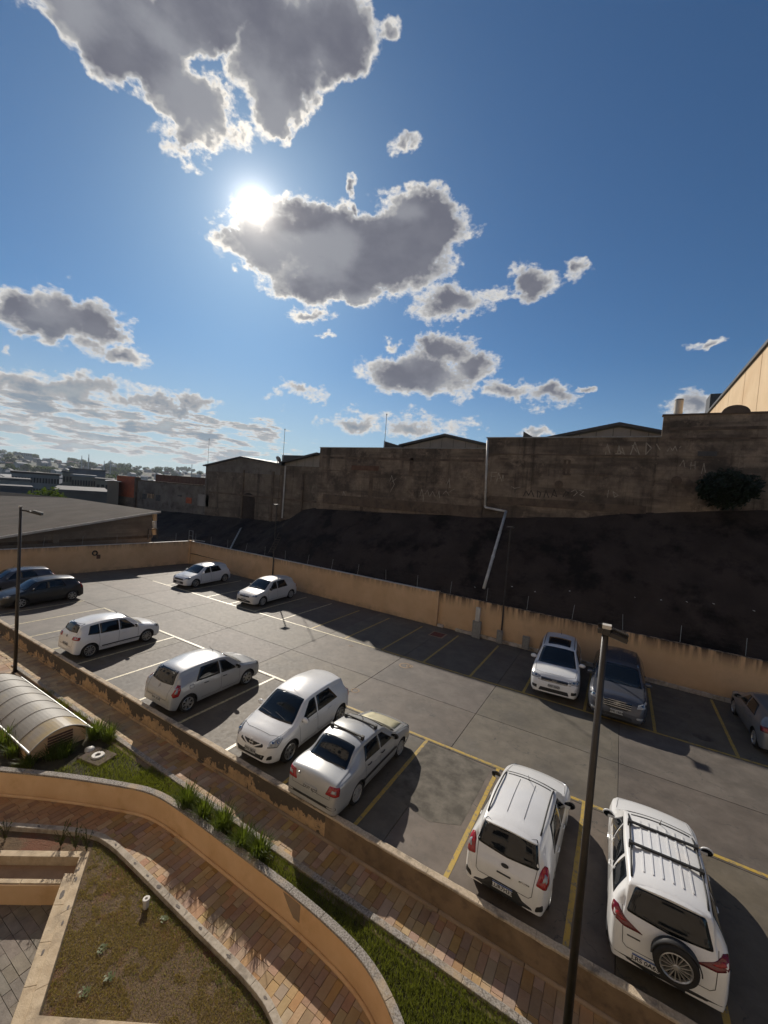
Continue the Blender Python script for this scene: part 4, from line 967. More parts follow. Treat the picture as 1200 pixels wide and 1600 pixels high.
for k in range(9):   # roof sheets
    x0_ = XW + .35 - (XW + .35 - xe) * k / 9; x1_ = XW + .35 - (XW + .35 - xe) * (k + 1) / 9 + .02
    MB().add([(x1_, ya, zr_(ya)), (x0_, ya, zr_(ya)), (x0_, yb, zr_(yb)), (x1_, yb, zr_(yb)), (x1_, ya, zr_(ya) - .08), (x0_, ya, zr_(ya) - .08), (x0_, yb, zr_(yb) - .08), (x1_, yb, zr_(yb) - .08)],
             [(0, 1, 2, 3), (7, 6, 5, 4), (0, 4, 5, 1), (1, 5, 6, 2), (2, 6, 7, 3), (3, 7, 4, 0)]).build('roof_sheet', M['fibroof'], wh)
xf = xe - 60
MB().add([(xf, ya, zr_(ya)), (xe, ya, zr_(ya)), (xe, yb, zr_(yb)), (xf, yb - 14, zr_(yb) - .4), (xf, ya, 0), (xe, ya, 0), (xe, yb, 0), (xf, yb - 14, 0)], [(0, 1, 2, 3), (3, 2, 6, 7)]).build('rear_roof', M['fibroof'], wh)
MB().add([(XW + .36, ya, zr_(ya) - .14), (XW + .42, ya, zr_(ya) - .14), (XW + .42, yb + .02, zr_(yb) - .14), (XW + .36, yb + .02, zr_(yb) - .14), (XW + .36, ya, zr_(ya) + .03), (XW + .42, ya, zr_(ya) + .03), (XW + .42, yb + .02, zr_(yb) + .03), (XW + .36, yb + .02, zr_(yb) + .03)],
         [(3, 2, 1, 0), (4, 5, 6, 7), (0, 1, 5, 4), (2, 3, 7, 6), (1, 2, 6, 5), (0, 4, 7, 3)]).build('verge_trim', M['whitetrim'], wh)
MB().box(XW - 18, XW - .2, yb - .7, yb - .5, 0, zr_(yb) - .15).build('end_wall', M['block3'], wh)
MB().box(XW + .0, XW + .05, 3, yb - .4, 2.1, 2.32).build('wall_ledge', M['conc'], wh)
MB().box(XW + .0, XW + .06, 13.6, 14.0, .5, 3.3).build('pilaster', M['block3'], wh)
for (dz, m_) in ((-.3, 'warehouse'), (-.95, 'pipe'), (-1.6, 'warehouse')):
    MB().tube([(XW - .1, yb - .25, zr_(yb) + dz), (XW - .05, yb - .2, zr_(yb) + dz - .6)], [.2, .16], 8).build('downpipe_hopper', M[m_], wh)
MB().tube([(XW + .2, yb - .9, 2.0), (XW + .2, yb - .9, 2.9), (XW + .2, yb - .1, 2.9), (XW + .2, yb - .1, 2.0)], .05, 6).build('pipe_loop', M['blacksteel'], wh)
# hose reel hook on the left wall
hk = onX(150, 872, -34.2)
hk.y = onX(150, 872, -34.6).y
hr = thing('wall_reel', 'small dark hose reel fixed to the left orange wall', 'hose reel', (-35.6 + (hk.y - 7.3) * 2.05 / 15.55 + .02, hk.y, 1.25))
MB().lathe([(.16, -.05), (.20, -.03), (.20, .03), (.16, .05), (.13, .03), (.13, -.03), (.16, -.05)], 18, Matrix.Translation((.0, -.15, .2)) @ Matrix.Rotation(PI / 2, 4, 'Y')).build('reel', M['blacksteel'], hr, smooth=True)
MB().box(-.05, .05, -.02, .22, -.25, .05).build('bracket', M['beamrust'], hr)
# bright warehouse at the right
XP = 9.2
pw = thing('panel_warehouse', 'tall sunlit peach panel warehouse at the right edge', 'warehouse', (0, 0, 0))
t0 = onX(1200, 535, XP); t1 = onX(1105, 645, XP); ztop = (t0.z + t1.z) / 2
ylist = [40.0]
for px in (1188, 1174, 1157, 1137, 1120): ylist.append(onX(px, 640, XP).y)
ylist = sorted(set([38.0] + [onX(px, 645, XP).y for px in (1181, 1158, 1136, 1117)] + [t1.y]))
for a_, b_ in zip(ylist, ylist[1:]): MB().box(XP, XP + .3, a_ + .06, b_ - .06, 5, ztop - .3).build('wall_panel', M['warehouse'], pw)
MB().box(XP + .05, XP + .25, 30.0, 38.0, 5, ztop - .3).build('wall_panel', M['warehouse'], pw)
MB().box(XP + .06, XP + .2, 38.0, t1.y, 5, ztop - .35).build('joint_backing', M['darkroof'], pw)
MB().box(XP - .2, XP + 14, 30.0, t1.y + .2, ztop - .3, ztop).build('roof_edge', M['darkroof'], pw)
MB().box(XP + .3, XP + 14, t1.y - .3, t1.y, 5, ztop - .3).build('end_wall', M['warehouse'], pw)
dd = onX(1141, 620, XP); MB().tube([(XP - .1, onX(1158, 640, XP).y, 5), (XP - .1, onX(1158, 640, XP).y, ztop - 4)], .16, 6).build('downpipe', M['conc'], pw)
k0 = onY(1107, 620, 86); k1 = onY(1128, 650, 86)
o = MB().box(k0.x, k1.x + 1.5, 84, 88, 5, k0.z).build('roof_tank_box', M['darkroof']); tag(o, 'dark boxy tank enclosure beside the peach warehouse roof edge', 'tank enclosure')
c0 = onY(1059, 650, 40); c1 = onY(1059, 626, 40); rr_ = (onY(1066, 640, 40).x - onY(1052, 640, 40).x) / 2
ch = thing('roof_tank', 'pale cylindrical roof tank standing above the right block wall', 'tank', (c0.x, 40, c0.z - 1)); hh = c1.z - c0.z + 1
MB().lathe([(0, 0), (rr_ * .92, 0), (rr_ * .92, hh * .55), (rr_ * 1.05, hh * .55), (rr_ * 1.05, hh * .6), (rr_ * .95, hh * .6), (rr_, hh - .05), (rr_ * .9, hh), (0, hh)], 20).build('drum', M['tankpale'], ch, smooth=False)
MB().lathe([(0, hh + .01), (rr_ * 1.05, hh + .01), (rr_ * 1.0, hh + .1), (0, hh + .14)], 20).build('lid', M['greybox'], ch)

# ------------------------------------------------------------------ lamp poles
def lamp_head(parent, M_, s=1.0):
    MB().box(-.06, .10, -.05, .05, -.03, .03, M_).build('bracket', M['blacksteel'], parent)
    MB().cbox(.08 * s, .52 * s, -.14 * s, .14 * s, -.02, .05, .015, M_).build('lamp_housing', M['blacksteel'], parent)
    f = MB()
    for k in range(9): x_ = (.12 + .045 * k) * s; f.box(x_, x_ + .012 * s, -.13 * s, .13 * s, .05, .095, M_)
    f.build('cooling_fins', M['blacksteel'], parent)
    MB().box(.12 * s, .48 * s, -.11 * s, .11 * s, -.028, -.021, M_).build('lamp_glass', M['greybox'], parent)
lr = thing('lamp_post', 'tall brown lamp post in the foreground with finned floodlight head', 'lamp post', (-.05, 6.40, -.44))
MB().tube([(0, 0, 0), (0, 0, 3.2), (-.01, 0, 6.42)], [.062, .052, .042], 14).build('pole', M['blacksteel'], lr, smooth=True)
MB().tube([(0, 0, 0), (0, 0, .05)], .13, 12).build('base_plate', M['blacksteel'], lr)
MB().box(-.055, .055, -.055, .055, 6.42, 6.47).build('pole_cap', M['whitetrim'], lr)
lamp_head(lr, Matrix.Translation((0, 0, 6.36)) @ Matrix.Rotation(math.radians(8), 4, 'Z') @ Matrix.Rotation(math.radians(16), 4, 'Y'), .50)
lamp_head(lr, Matrix.Translation((0, 0, 6.38)) @ Matrix.Rotation(math.radians(165), 4, 'Z') @ Matrix.Rotation(math.radians(8), 4, 'Y'), .20)
ll = thing('lamp_post', 'black lamp post behind the canopy at the left edge', 'lamp post', (-19.95, 6.36, -.44))
MB().tube([(0, 0, 0), (0, 0, 6.5)], [.065, .05], 10).build('pole', M['blacksteel'], ll, smooth=True)
MB().box(-.05, .05, -.05, .05, 6.5, 6.55).build('pole_cap', M['whitetrim'], ll)
MB().tube([(0, 0, 6.38), (.10, .15, 6.37), (.15, .22, 6.36)], .035, 8).build('arm', M['blacksteel'], ll)
lamp_head(ll, Matrix.Translation((.15, .22, 6.34)) @ Matrix.Rotation(math.radians(50), 4, 'Z') @ Matrix.Rotation(math.radians(15), 4, 'Y'), .8)
for (label, px, py, x_, y_, h) in (('slim black lamp pole on the orange wall beside the grey junction boxes', 0, 0, -5.1, 22.25, 6.3), ('slim black lamp pole on the wall behind the second white hatchback', 0, 0, -22.75, 22.55, 6.15)):
    t = thing('wall_lamp_pole', label, 'lamp pole', (x_, y_, 0))
    MB().tube([(0, 0, .0), (0, 0, h)], [.045, .035], 8).build('pole', M['blacksteel'], t)
    MB().cbox(-.18, .18, -.28, .10, h, h + .07, .02).build('lamp_housing', M['blacksteel'], t)
    for z in (.9, 1.8): MB().tube([(0, 0, z), (0, .22, z)], .02, 6).build('clamp', M['galv'], t)
for (label, px0, py0, px1, py1) in (('tall pale conduit box on the orange wall', 741, 948, 750, 996), ('grey junction box at the foot of the wall lamp pole', 777, 984, 784, 1006), ('grey junction box beside the white SUV', 817, 993, 826, 1015)):
    yy = 22.12 if px0 < 770 else 22.02
    a_ = onY(px0, py0, yy); b_ = onY(px1, py1, yy); xm = (a_.x + b_.x) / 2; w_ = max(.09, (b_.x - a_.x) / 2); t = thing('junction_box', label, 'junction box', (xm, yy, 0)); z1_ = a_.z
    MB().cbox(-w_, w_, -.06, .06, .0 if px0 < 770 else max(0, b_.z), z1_ * (.55 if px0 < 770 else 1), .01).build('box', M['greybox'], t, bevel=.008)
    MB().box(-w_ * .7, w_ * .7, -.068, -.061, max(.05, b_.z + .08), z1_ * (.5 if px0 < 770 else .9)).build('cover', M['galv'], t)
    if px0 < 770: MB().box(-w_ * .5, w_ * .5, -.03, .09, z1_ * .55, z1_).build('conduit', M['pipe'], t)
    else: MB().tube([(0, 0, 0), (0, 0, .2)], .02, 6).build('conduit', M['galv'], t)

# ------------------------------------------------------------------ canopy over the vent
cx0, cx1 = -13.25, -18.5; cyA, cyB = 4.58, 6.08; ze = -.12; rise = .36
cp = thing('vent_canopy', 'grey barrel shaped polycarbonate canopy over a louvred vent', 'canopy', ((cx0 + cx1) / 2, (cyA + cyB) / 2, -.44))
O = cp.location
def arch(t): return (cyA + (cyB - cyA) * t, ze + rise * (1 - (2 * t - 1) ** 2))
npan = 7; xr = [cx0 + (cx1 - cx0) * k / npan for k in range(npan + 1)]
for k in range(npan):
    b = MB(); n = 16
    for xx in (xr[k] - .0, xr[k + 1] + .0):
        for i in range(n + 1): y_, z_ = arch(i / n); b.v.append((xx - O[0], y_ - O[1], z_ - O[2]))
    b.f = [(i, i + 1, n + 2 + i, n + 1 + i) for i in range(n)]
    o = b.build('canopy_panel', M['polyyellow'] if k == 0 else M['poly'], cp, smooth=False); sm = o.modifiers.new('s', 'SOLIDIFY'); sm.thickness = .012
    if k == 0: o['label'] = 'yellowed end panel'
for k, xx in enumerate(xr):
    pts = [(xx - O[0], arch(i / 16)[0] - O[1], arch(i / 16)[1] - O[2] + .012) for i in range(17)]
    MB().tube(pts, .007 if k else .016, 6).build('rib', M['conc'] if k else M['whitetrim'], cp, smooth=True)
for y_ in (cyA, cyB): MB().tube([(cx0 - O[0] + .03, y_ - O[1], ze - O[2]), (cx1 - O[0], y_ - O[1], ze - O[2])], .03, 6).build('eave_rail', M['galv'], cp)
b = MB(); n = 16; ins = .12
pts = [(cyA + .1 + (cyB - cyA - .2) * i / n, ze - .03 + (rise - .02) * (1 - (2 * i / n - 1) ** 2)) for i in range(n + 1)]
for dx in (-.12, -.27):
    b.v += [(cx0 + dx - O[0], cyA + .1 - O[1], 0)] + [(cx0 + dx - O[0], y_ - O[1], z_ - O[2]) for y_, z_ in pts] + [(cx0 + dx - O[0], cyB - .1 - O[1], 0)]
q = n + 3; b.f = [tuple(range(q)), tuple(range(q, 2 * q))[::-1]] + [(i, q + i, q + (i + 1) % q, (i + 1) % q) for i in range(q)]
b.build('end_wall', M['stucco_low'], cp)
for k in range(5): MB().box(cx0 - .11 - O[0], cx0 - .085 - O[0], cyA + .45 - O[1], cyB - .45 - O[1], .12 + .08 * k, .165 + .08 * k).build('louvre', M['beamrust'], cp)
for y_ in (cyA + .1, cyB - .1): MB().box(cx1 - O[0], cx0 - .27 - O[0], y_ - .06 - O[1], y_ + .06 - O[1], 0, ze - .02 - O[2]).build('side_wall', M['stucco_low'], cp)
# concrete lid with white ring, stone, vent pipe
c = at(153, 1182, -.40); t = thing('manhole_cover', 'square concrete lid with a white ring on the planter lawn', 'manhole cover', (c.x, c.y, -.44)); t.rotation_euler.z = .2
MB().cbox(-.42, .42, -.30, .30, 0, .06, .02).build('lid', M['conc'], t); 
MB().lathe([(.07, .062), (.07, .10), (.15, .10), (.17, .062)], 20).build('ring', M['whitetrim'], t, smooth=False); MB().lathe([(0, .066), (.07, .066)], 16).build('hole', M['darkroof'], t)
c = at(140, 1170, -.36); bm = bmesh.new(); bmesh.ops.create_icosphere(bm, subdivisions=3, radius=.12)
for v in bm.verts: v.co *= 1 + .25 * noise.noise(v.co * 9); v.co.z *= .6
o = obj('garden_stone', bm, M['pipe']); o.location = (c.x, c.y, -.38); tag(o, 'pale stone beside the concrete lid in the planter', 'stone')
c = at(228, 1418, -1.06); t = thing('vent_pipe', 'short white vent pipe standing in the lower lawn', 'vent pipe', (c.x, c.y, -1.07))
MB().lathe([(.055, 0), (.055, .17)], 18).build('pipe', M['whitetrim'], t, smooth=True)
MB().lathe([(.055, .16), (.068, .16), (.068, .20), (.06, .205), (.028, .205), (.026, .17), (0, .17)], 20).build('cap', M['whitetrim'], t)

# ------------------------------------------------------------------ cars
def paint(name, c, metal=0.0, rough=0.28, c2=None):
    return mat(name, c, c2 or tuple(q * .94 for q in c), scale=2.0, rough=rough, metal=metal, coat=0.8, spec=0.5, coord='object')
M['white'] = paint('white_car_paint', (0.77, 0.775, 0.77)); M['whitedusty'] = paint('dusty_white_car_paint', (0.66, 0.64, 0.60), rough=.36)
M['silver'] = paint('silver_car_paint', (0.40, 0.41, 0.42), 0.25, .32); M['beige'] = paint('warm_silver_car_paint', (0.42, 0.425, 0.42), 0.25, .32)
M['dark'] = paint('charcoal_car_paint', (0.024, 0.023, 0.022), 0.0, .3); M['bluegrey'] = paint('blue_grey_car_paint', (0.085, 0.092, 0.112), 0.3, .25); M['greysilver'] = paint('dull_grey_silver_paint', (0.20, 0.21, 0.22), .25, .3)
for k_ in ('dark', 'bluegrey'): M[k_].node_tree.nodes['Principled BSDF'].inputs['Coat Weight'].default_value = .25
M['hazy'] = mat('clouded_bonnet_paint', (0.40, 0.37, 0.24), (0.50, 0.46, 0.32), scale=3, rough=.5, coord='object', metal=.2)
def glassmat(name, c):
    m = mat(name, c, flat=True, rough=.04, spec=.5, coat=.1); return m
M['glass'] = glassmat('tinted_car_glass', (0.008, 0.010, 0.012)); M['glassblue'] = glassmat('windscreen_glass', (0.012, 0.017, 0.022))
M['blackplastic'] = mat('black_trim_plastic', (0.022, 0.022, 0.022), (0.03, 0.03, 0.03), scale=8, rough=.55, coord='object')
M['seam'] = mat('door_gap', (0.05, 0.05, 0.05), flat=True, rough=.8)
M['tyre'] = mat('tyre_rubber', (0.018, 0.018, 0.018), (0.028, 0.026, 0.024), scale=6, rough=.85, coord='object')
M['rim'] = mat('alloy_rim', (0.50, 0.50, 0.49), (0.42, 0.42, 0.41), scale=6, rough=.32, metal=.7, coord='object')
M['hubcap'] = mat('wheel_cover', (0.42, 0.42, 0.41), (0.34, 0.34, 0.33), scale=6, rough=.4, metal=.3, coord='object')
M['chrome'] = mat('chrome', (0.38, 0.39, 0.40), flat=True, rough=.12, metal=1.0)
M['lens'] = mat('headlight_lens', (0.45, 0.47, 0.48), (0.22, 0.23, 0.24), scale=12, rough=.08, coat=1.0, coord='object')
M['redlens'] = mat('tail_light_lens', (0.38, 0.012, 0.016), (0.24, 0.008, 0.012), scale=9, rough=.12, coat=.8, coord='object')
M['redlens2'] = mat('dark_tail_light_lens', (0.16, 0.008, 0.014), (0.10, 0.006, 0.01), scale=9, rough=.12, coat=.8, coord='object')
M['amber'] = mat('amber_lens', (0.6, 0.25, 0.12), flat=True, rough=.12, coat=.8)
M['plate'] = mat('plate_white', (0.62, 0.63, 0.64), flat=True, rough=.45); M['plateblue'] = mat('plate_blue_band', (0.02, 0.07, 0.28), flat=True, rough=.45)
M['plategrey'] = mat('plate_grey', (0.42, 0.43, 0.43), flat=True, rough=.45); M['ink'] = mat('plate_ink', (0.02, 0.02, 0.025), flat=True, rough=.6)

def pch(P):
    x = np.array([p[0] for p in P], float); y = np.array([p[1] for p in P], float)
    h = np.diff(x); dl = np.diff(y) / h; d = np.zeros(len(x)); d[0] = dl[0]; d[-1] = dl[-1]
    for i in range(1, len(x) - 1):
        if dl[i - 1] * dl[i] > 0:
            w1 = 2 * h[i] + h[i - 1]; w2 = h[i] + 2 * h[i - 1]; d[i] = (w1 + w2) / (w1 / dl[i - 1] + w2 / dl[i])
    def f(s):
        s = min(max(s, x[0]), x[-1]); i = min(int(np.searchsorted(x, s, 'right')) - 1, len(x) - 2); i = max(i, 0)
        t = (s - x[i]) / h[i]; t2 = t * t; t3 = t2 * t
        return float((2 * t3 - 3 * t2 + 1) * y[i] + (t3 - 2 * t2 + t) * h[i] * d[i] + (3 * t2 - 2 * t3) * y[i + 1] + (t3 - t2) * h[i] * d[i + 1])
    return f
_text = {}
def text_mesh(s, size):
    if (s, size) not in _text:
        cu = bpy.data.curves.new('t', 'FONT'); cu.body = s; cu.size = size; cu.align_x = 'CENTER'; cu.align_y = 'CENTER'; cu.extrude = .0008; cu.offset = size * .018
        o = bpy.data.objects.new('t', cu); C.objects.link(o); _text[(s, size)] = bpy.data.meshes.new_from_object(o); bpy.data.objects.remove(o)
    return _text[(s, size)]
def round_poly(P, r, closed=True, step=.06):
    out = []; n = len(P)
    for i in range(n):
        a = Vector(P[i - 1]); b = Vector(P[i]); c = Vector(P[(i + 1) % n]); la = (a - b).length; lc = (c - b).length; rr = min(r, la * .45, lc * .45)
        if rr < 1e-4 or la < 1e-6 or lc < 1e-6: out.append(b); continue
        p = b + (a - b) * rr / la; q = b + (c - b) * rr / lc
        for t in (0, .33, .67, 1): out.append(p.lerp(b, t).lerp(b.lerp(q, t), t))
    res = []
    for i in range(len(out)):
        a = out[i]; b = out[(i + 1) % len(out)]; k = max(1, int((b - a).length / step))
        for j in range(k): res.append(a.lerp(b, j / k))
    return res
_rimcache = {}
def rim_mesh(style, R):
    key = (style, round(R, 3))
    if key in _rimcache: return _rimcache[key]
    b = MB(); rr = R * .70; sp = MB()
    # axis along Y, outer face at +y
    RX = Matrix.Rotation(-PI / 2, 4, 'X')
    b.lathe([(rr * 1.0, -.09), (rr * 1.02, .0), (rr * .97, .006), (rr * .92, -.012), (rr * .90, -.05)], 28, RX)
    n = {'ten': 10, 'seven': 7, 'cover': 9, 'multi': 16, 'five': 5}[style]; wd = {'ten': .030, 'seven': .045, 'cover': .05, 'multi': .016, 'five': .06}[style]
    for k in range(n):
        a = 2 * PI * k / n; Mk = Matrix.Rotation(a, 4, 'Y')
        x0, x1 = .03, rr * .95
        vs = [(x0, -.012, -wd * .4), (x0, -.012, wd * .4), (x1, -.006, wd * .5), (x1, -.006, -wd * .5), (x0, -.05, -wd * .5), (x0, -.05, wd * .5), (x1, -.05, wd * .6), (x1, -.05, -wd * .6)]
        b.add([Mk @ Vector(v) for v in vs], [(0, 1, 2, 3), (0, 3, 7, 4), (1, 5, 6, 2), (2, 6, 7, 3), (0, 4, 5, 1)])
    b.lathe([(0, .0), (.035, 0), (.045, -.012), (.05, -.05)], 14, RX)
    me = b.me(); me.materials.append(M['hubcap'] if style == 'cover' else M['rim']); _rimcache[key] = me; return me
_tyre = {}
def tyre_mesh(R, w=.19):
    key = (round(R, 3), w)
    if key in _tyre: return _tyre[key]
    RX = Matrix.Rotation(-PI / 2, 4, 'X'); b = MB(); ri = R * .69
    b.lathe([(ri, -w + .01), (ri + .02, -w), (R - .03, -w - .003), (R - .008, -w + .02), (R, -w * .75), (R + .0, -w * .27), (R - .008, -.02), (R - .03, .003), (ri + .025, .0), (ri, -.012)], 40, RX)
    b.lathe([(0, -.07), (ri + .01, -.07)], 24, RX)
    me = b.me(True); me.materials.append(M['tyre']); _tyre[key] = me; return me

class Car:
    def __init__(s, sp):
        s.sp = sp; s.L, s.W, s.H = sp['L'], sp['W'], sp['H']; s.wb = sp['wb']; s.fo = sp['fo']
        s.top = pch(sp['top']); s.belt0 = pch(sp['belt']); s.twf = pch(sp['tw']); s.R = sp.get('R', .305); s.ra = s.R + .055; s.zb = sp.get('zb', .20)
        s.xf = s.fo + s.wb / 2      # local x of the nose; origin midway between the axles
        s.ax = (s.fo, s.fo + s.wb)
        s.make()
    def belt(s, q): return min(s.belt0(q), s.top(q) - .045)
    def F(s, q):
        af, ar, ef, er = s.sp.get('plan', (.75, .55, .60, .78)); f = 1.0
        if q < af: u = 1 - q / af; f = ef + (1 - ef) * max(0, 1 - u ** 2.6) ** (1 / 2.2)
        r = s.L - q
        if r < ar: u = 1 - r / ar; f = er + (1 - er) * max(0, 1 - u ** 2.8) ** (1 / 2.4)
        return f
    def sec(s, q):
        hw = s.W / 2 * s.F(q); zt = s.top(q); zs = s.belt(q); zb = s.zb
        e = s.sp.get('tuck', .06)
        if q < .35: zb += (1 - q / .35) ** 2 * .05
        if s.L - q < .35: zb += (1 - (s.L - q) / .35) ** 2 * .09
        for a in s.ax:
            d = abs(q - a)
            if d < s.ra: zb = max(zb, s.R + math.sqrt(s.ra ** 2 - d * d) * .98)
        zb = min(zb, zs - .05)
        sidef = s.sidef if hasattr(s, 'sidef') else None
        if sidef is None: s.sidef = pch([(0, .93), (.12, .975), (.35, 1.0), (.62, .995), (.85, .985), (1, .955)])
        pts = []; z0 = s.zb
        for j in range(9):
            u = j / 8; z = zb + (zs - zb) * u; k = (z - z0) / max(.05, (zs - z0)); pts.append((hw * s.sidef(min(max(k, 0), 1)), z))
        # flares over the arches
        g = max(max(0, 1 - abs(q - a) / (s.ra + .10)) for a in s.ax)
        if g > 0: pts = [(y + .018 * min(1, g * 2) * (1 if i < 5 else .4), z) for i, (y, z) in enumerate(pts)]
        tw = s.twf(q); yt = s.W / 2 * tw * (s.F(q) ** .8); yt = min(yt, pts[-1][0] - .02)
        crown = min(.065, .5 * (zt - zs)); gap = zt - zs - crown; rc = min(.085, gap * .45); 
        ys, zs_ = pts[-1]; yc, zc = yt + min(.035, (ys - yt) * .4), zt - crown - rc
        zc = max(zc, zs_ + .004)
        for j in range(1, 7):
            u = j / 6; b = math.sin(PI * u) * .016 * min(1, gap / .3); pts.append((ys + (yc - ys) * u + b, zs_ + (zc - zs_) * u))
        for j in range(1, 5):
            t = j / 4 * PI / 2; pts.append((yt - .02 + (yc - yt + .02) * math.cos(t) , zc + (zt - crown - zc) * math.sin(t)))
        y1 = yt - .02
        for j in range(1, 7):
            y = y1 * (1 - j / 6); pts.append((y, zt - crown * (y / y1) ** 2))
        s._c = (yt, zc); return pts
    def corner(s, q): s.sec(q); return s._c
    def make(s):
        L = s.L; st = [L * (0.5 - 0.5 * math.cos(PI * i / 60)) for i in range(61)] + [L * i / 70 for i in range(71)]
        for a in s.ax: st += [a - s.ra, a + s.ra, a - s.ra * .98, a + s.ra * .98, a - s.ra * .9, a + s.ra * .9]
        st = sorted(st); q = [st[0]]
        for v in st[1:]:
            if v - q[-1] > .008: q.append(v)
        q[-1] = L
        vs, fs = [], []; n = None
        for v in q:
            h = s.sec(v); full = [(y, z) for y, z in h] + [(-y, z) for y, z in h[-2::-1]]; n = len(full)
            vs += [(s.xf - v, y, z) for y, z in full]
        for i in range(len(q) - 1):
            for j in range(n - 1): a = i * n + j; fs.append((a, a + 1, a + n + 1, a + n))
        fs.append(tuple(range(n))[::-1]); k = (len(q) - 1) * n; fs.append(tuple(k + j for j in range(n)))
        s.bm_v, s.bm_f = vs, fs; s.bvh = BVHTree.FromPolygons([Vector(v) for v in vs], fs)
    def cast(s, o, d):
        d = Vector(d).normalized(); r = s.bvh.ray_cast(Vector(o) - d * 4, d)
        if r[0] is None:
            r = s.bvh.find_nearest(Vector(o)); nn = r[1] if r[1].dot(d) < 0 else -r[1]; return r[0], nn
        nn = r[1] if r[1].dot(d) < 0 else -r[1]; return r[0], nn
    def frame(s, kind, side=1):
        if kind == 'side': return lambda a, b: ((s.xf - a, 2.0 * side, b), (0, -side, 0))
        if kind == 'top': return lambda a, b: ((s.xf - a, b, 3), (0, 0, -1))
        if kind == 'front': return lambda a, b: ((3, a, b), (-1, 0, 0))
        if kind == 'rear': return lambda a, b: ((-3.5, a, b), (1, 0, 0))
    def diag(s, c, th, side, front=True, tilt=0.0):
        # frame looking at a corner lamp: c=(s,y,z) centre
        fx = -1 if front else 1; d = Vector((fx * math.cos(th), -side * math.sin(th), -tilt)).normalized(); u = Vector((0, 0, 1)).cross(d).normalized(); u = u if u.y * side > 0 else -u; v = Vector((0, 0, 1))
        o = Vector((s.xf - c[0], c[1] * side, c[2])); return lambda a, b: (o + u * a + v * b - d * .6, d)
    def patch(s, name, P, fr, m, off=.004, rings=4, r=.02, parent=None, step=.06, **kw):
        o = round_poly(P, r, step=step); n = len(o); c = sum(o, Vector((0, 0))) / n; vs = []; fs = []
        for k in range(1, rings + 1):
            for p in o:
                q = c.lerp(p, k / rings); og, d = fr(q.x, q.y); h, nn = s.cast(og, d); vs.append(h + nn * off)
        og, d = fr(c.x, c.y); h, nn = s.cast(og, d); vs.append(h + nn * off); ci = len(vs) - 1
        for j in range(n): fs.append((ci, j, (j + 1) % n))
        for k in range(rings - 1):
            for j in range(n): fs.append((k * n + j, (k + 1) * n + j, (k + 1) * n + (j + 1) % n, k * n + (j + 1) % n))
        for p in o:
            og, d = fr(p.x, p.y); h, nn = s.cast(og, d); vs.append(h - nn * .008)
        for j in range(n): a = (rings - 1) * n + j; b = (rings - 1) * n + (j + 1) % n; fs.append((a, ci + 1 + j, ci + 1 + (j + 1) % n, b))
        bm = bmesh.new(); bv = [bm.verts.new(v) for v in vs]
        for f in fs:
            try: bm.faces.new([bv[i] for i in f])
            except ValueError: pass
        bmesh.ops.recalc_face_normals(bm, faces=bm.faces)
        og, d = fr(c.x, c.y)
        if bm.faces and sum((f.normal.dot(Vector(d)) for f in bm.faces)) > 0: bmesh.ops.reverse_faces(bm, faces=bm.faces)
        for f in bm.faces: f.smooth = True
        return obj(name, bm, m, parent or s.t, **kw)
    def ribbon(s, b, P, fr, w, off=.0045, closed=False):
        P = [Vector(p) for p in P]; Q = []
        for a, c in zip(P, P[1:] + ([P[0]] if closed else [])):
            k = max(1, int((c - a).length / .06)); Q += [a.lerp(c, i / k) for i in range(k)]
        if not closed: Q.append(P[-1])
        pts = []
        for i, p in enumerate(Q):
            og, d = fr(p.x, p.y); h, nn = s.cast(og, d); pts.append((h, nn))
        k0 = len(b.v)
        for i, (h, nn) in enumerate(pts):
            t = (pts[min(i + 1, len(pts) - 1)][0] - pts[max(i - 1, 0)][0]); 
            if t.length < 1e-6: t = Vector((1, 0, 0))
            sd = t.normalized().cross(nn).normalized() * w / 2; b.v += [tuple(h + sd + nn * off), tuple(h - sd + nn * off)]
        b.f += [(k0 + 2 * i, k0 + 2 * i + 1, k0 + 2 * i + 3, k0 + 2 * i + 2) for i in range(len(pts) - 1)]
    def plate(s, front, z, txt, new=True, y=0.0, tiltfix=None):
        fr = s.frame('front' if front else 'rear'); og, d = fr(y, z); h, nn = s.cast(og, d); nn = Vector((nn.x, 0, nn.z * .6)).normalized()
        x = Vector((0, 0, 1)).cross(nn).normalized(); up = nn.cross(x); h = h + nn * .012
        Mx = Matrix(((x.x, up.x, nn.x, h.x), (x.y, up.y, nn.y, h.y), (x.z, up.z, nn.z, h.z), (0, 0, 0, 1)))
        p = MB().box(-.20, .20, -.065, .065, -.012, .004, Mx).build('number_plate', M['plate'] if new else M['plategrey'], s.t)
        if new: MB().box(-.20, .20, .040, .065, .0042, .0052, Mx).build('plate_band', M['plateblue'], p)
        tm = obj('plate_lettering', text_mesh(txt, .105), None, p); tm.data = tm.data.copy(); tm.data.materials.clear(); tm.data.materials.append(M['ink']); tm.data.transform(Mx @ Matrix.Translation((0, -.012 if new else -.004, .006))); 
        return p
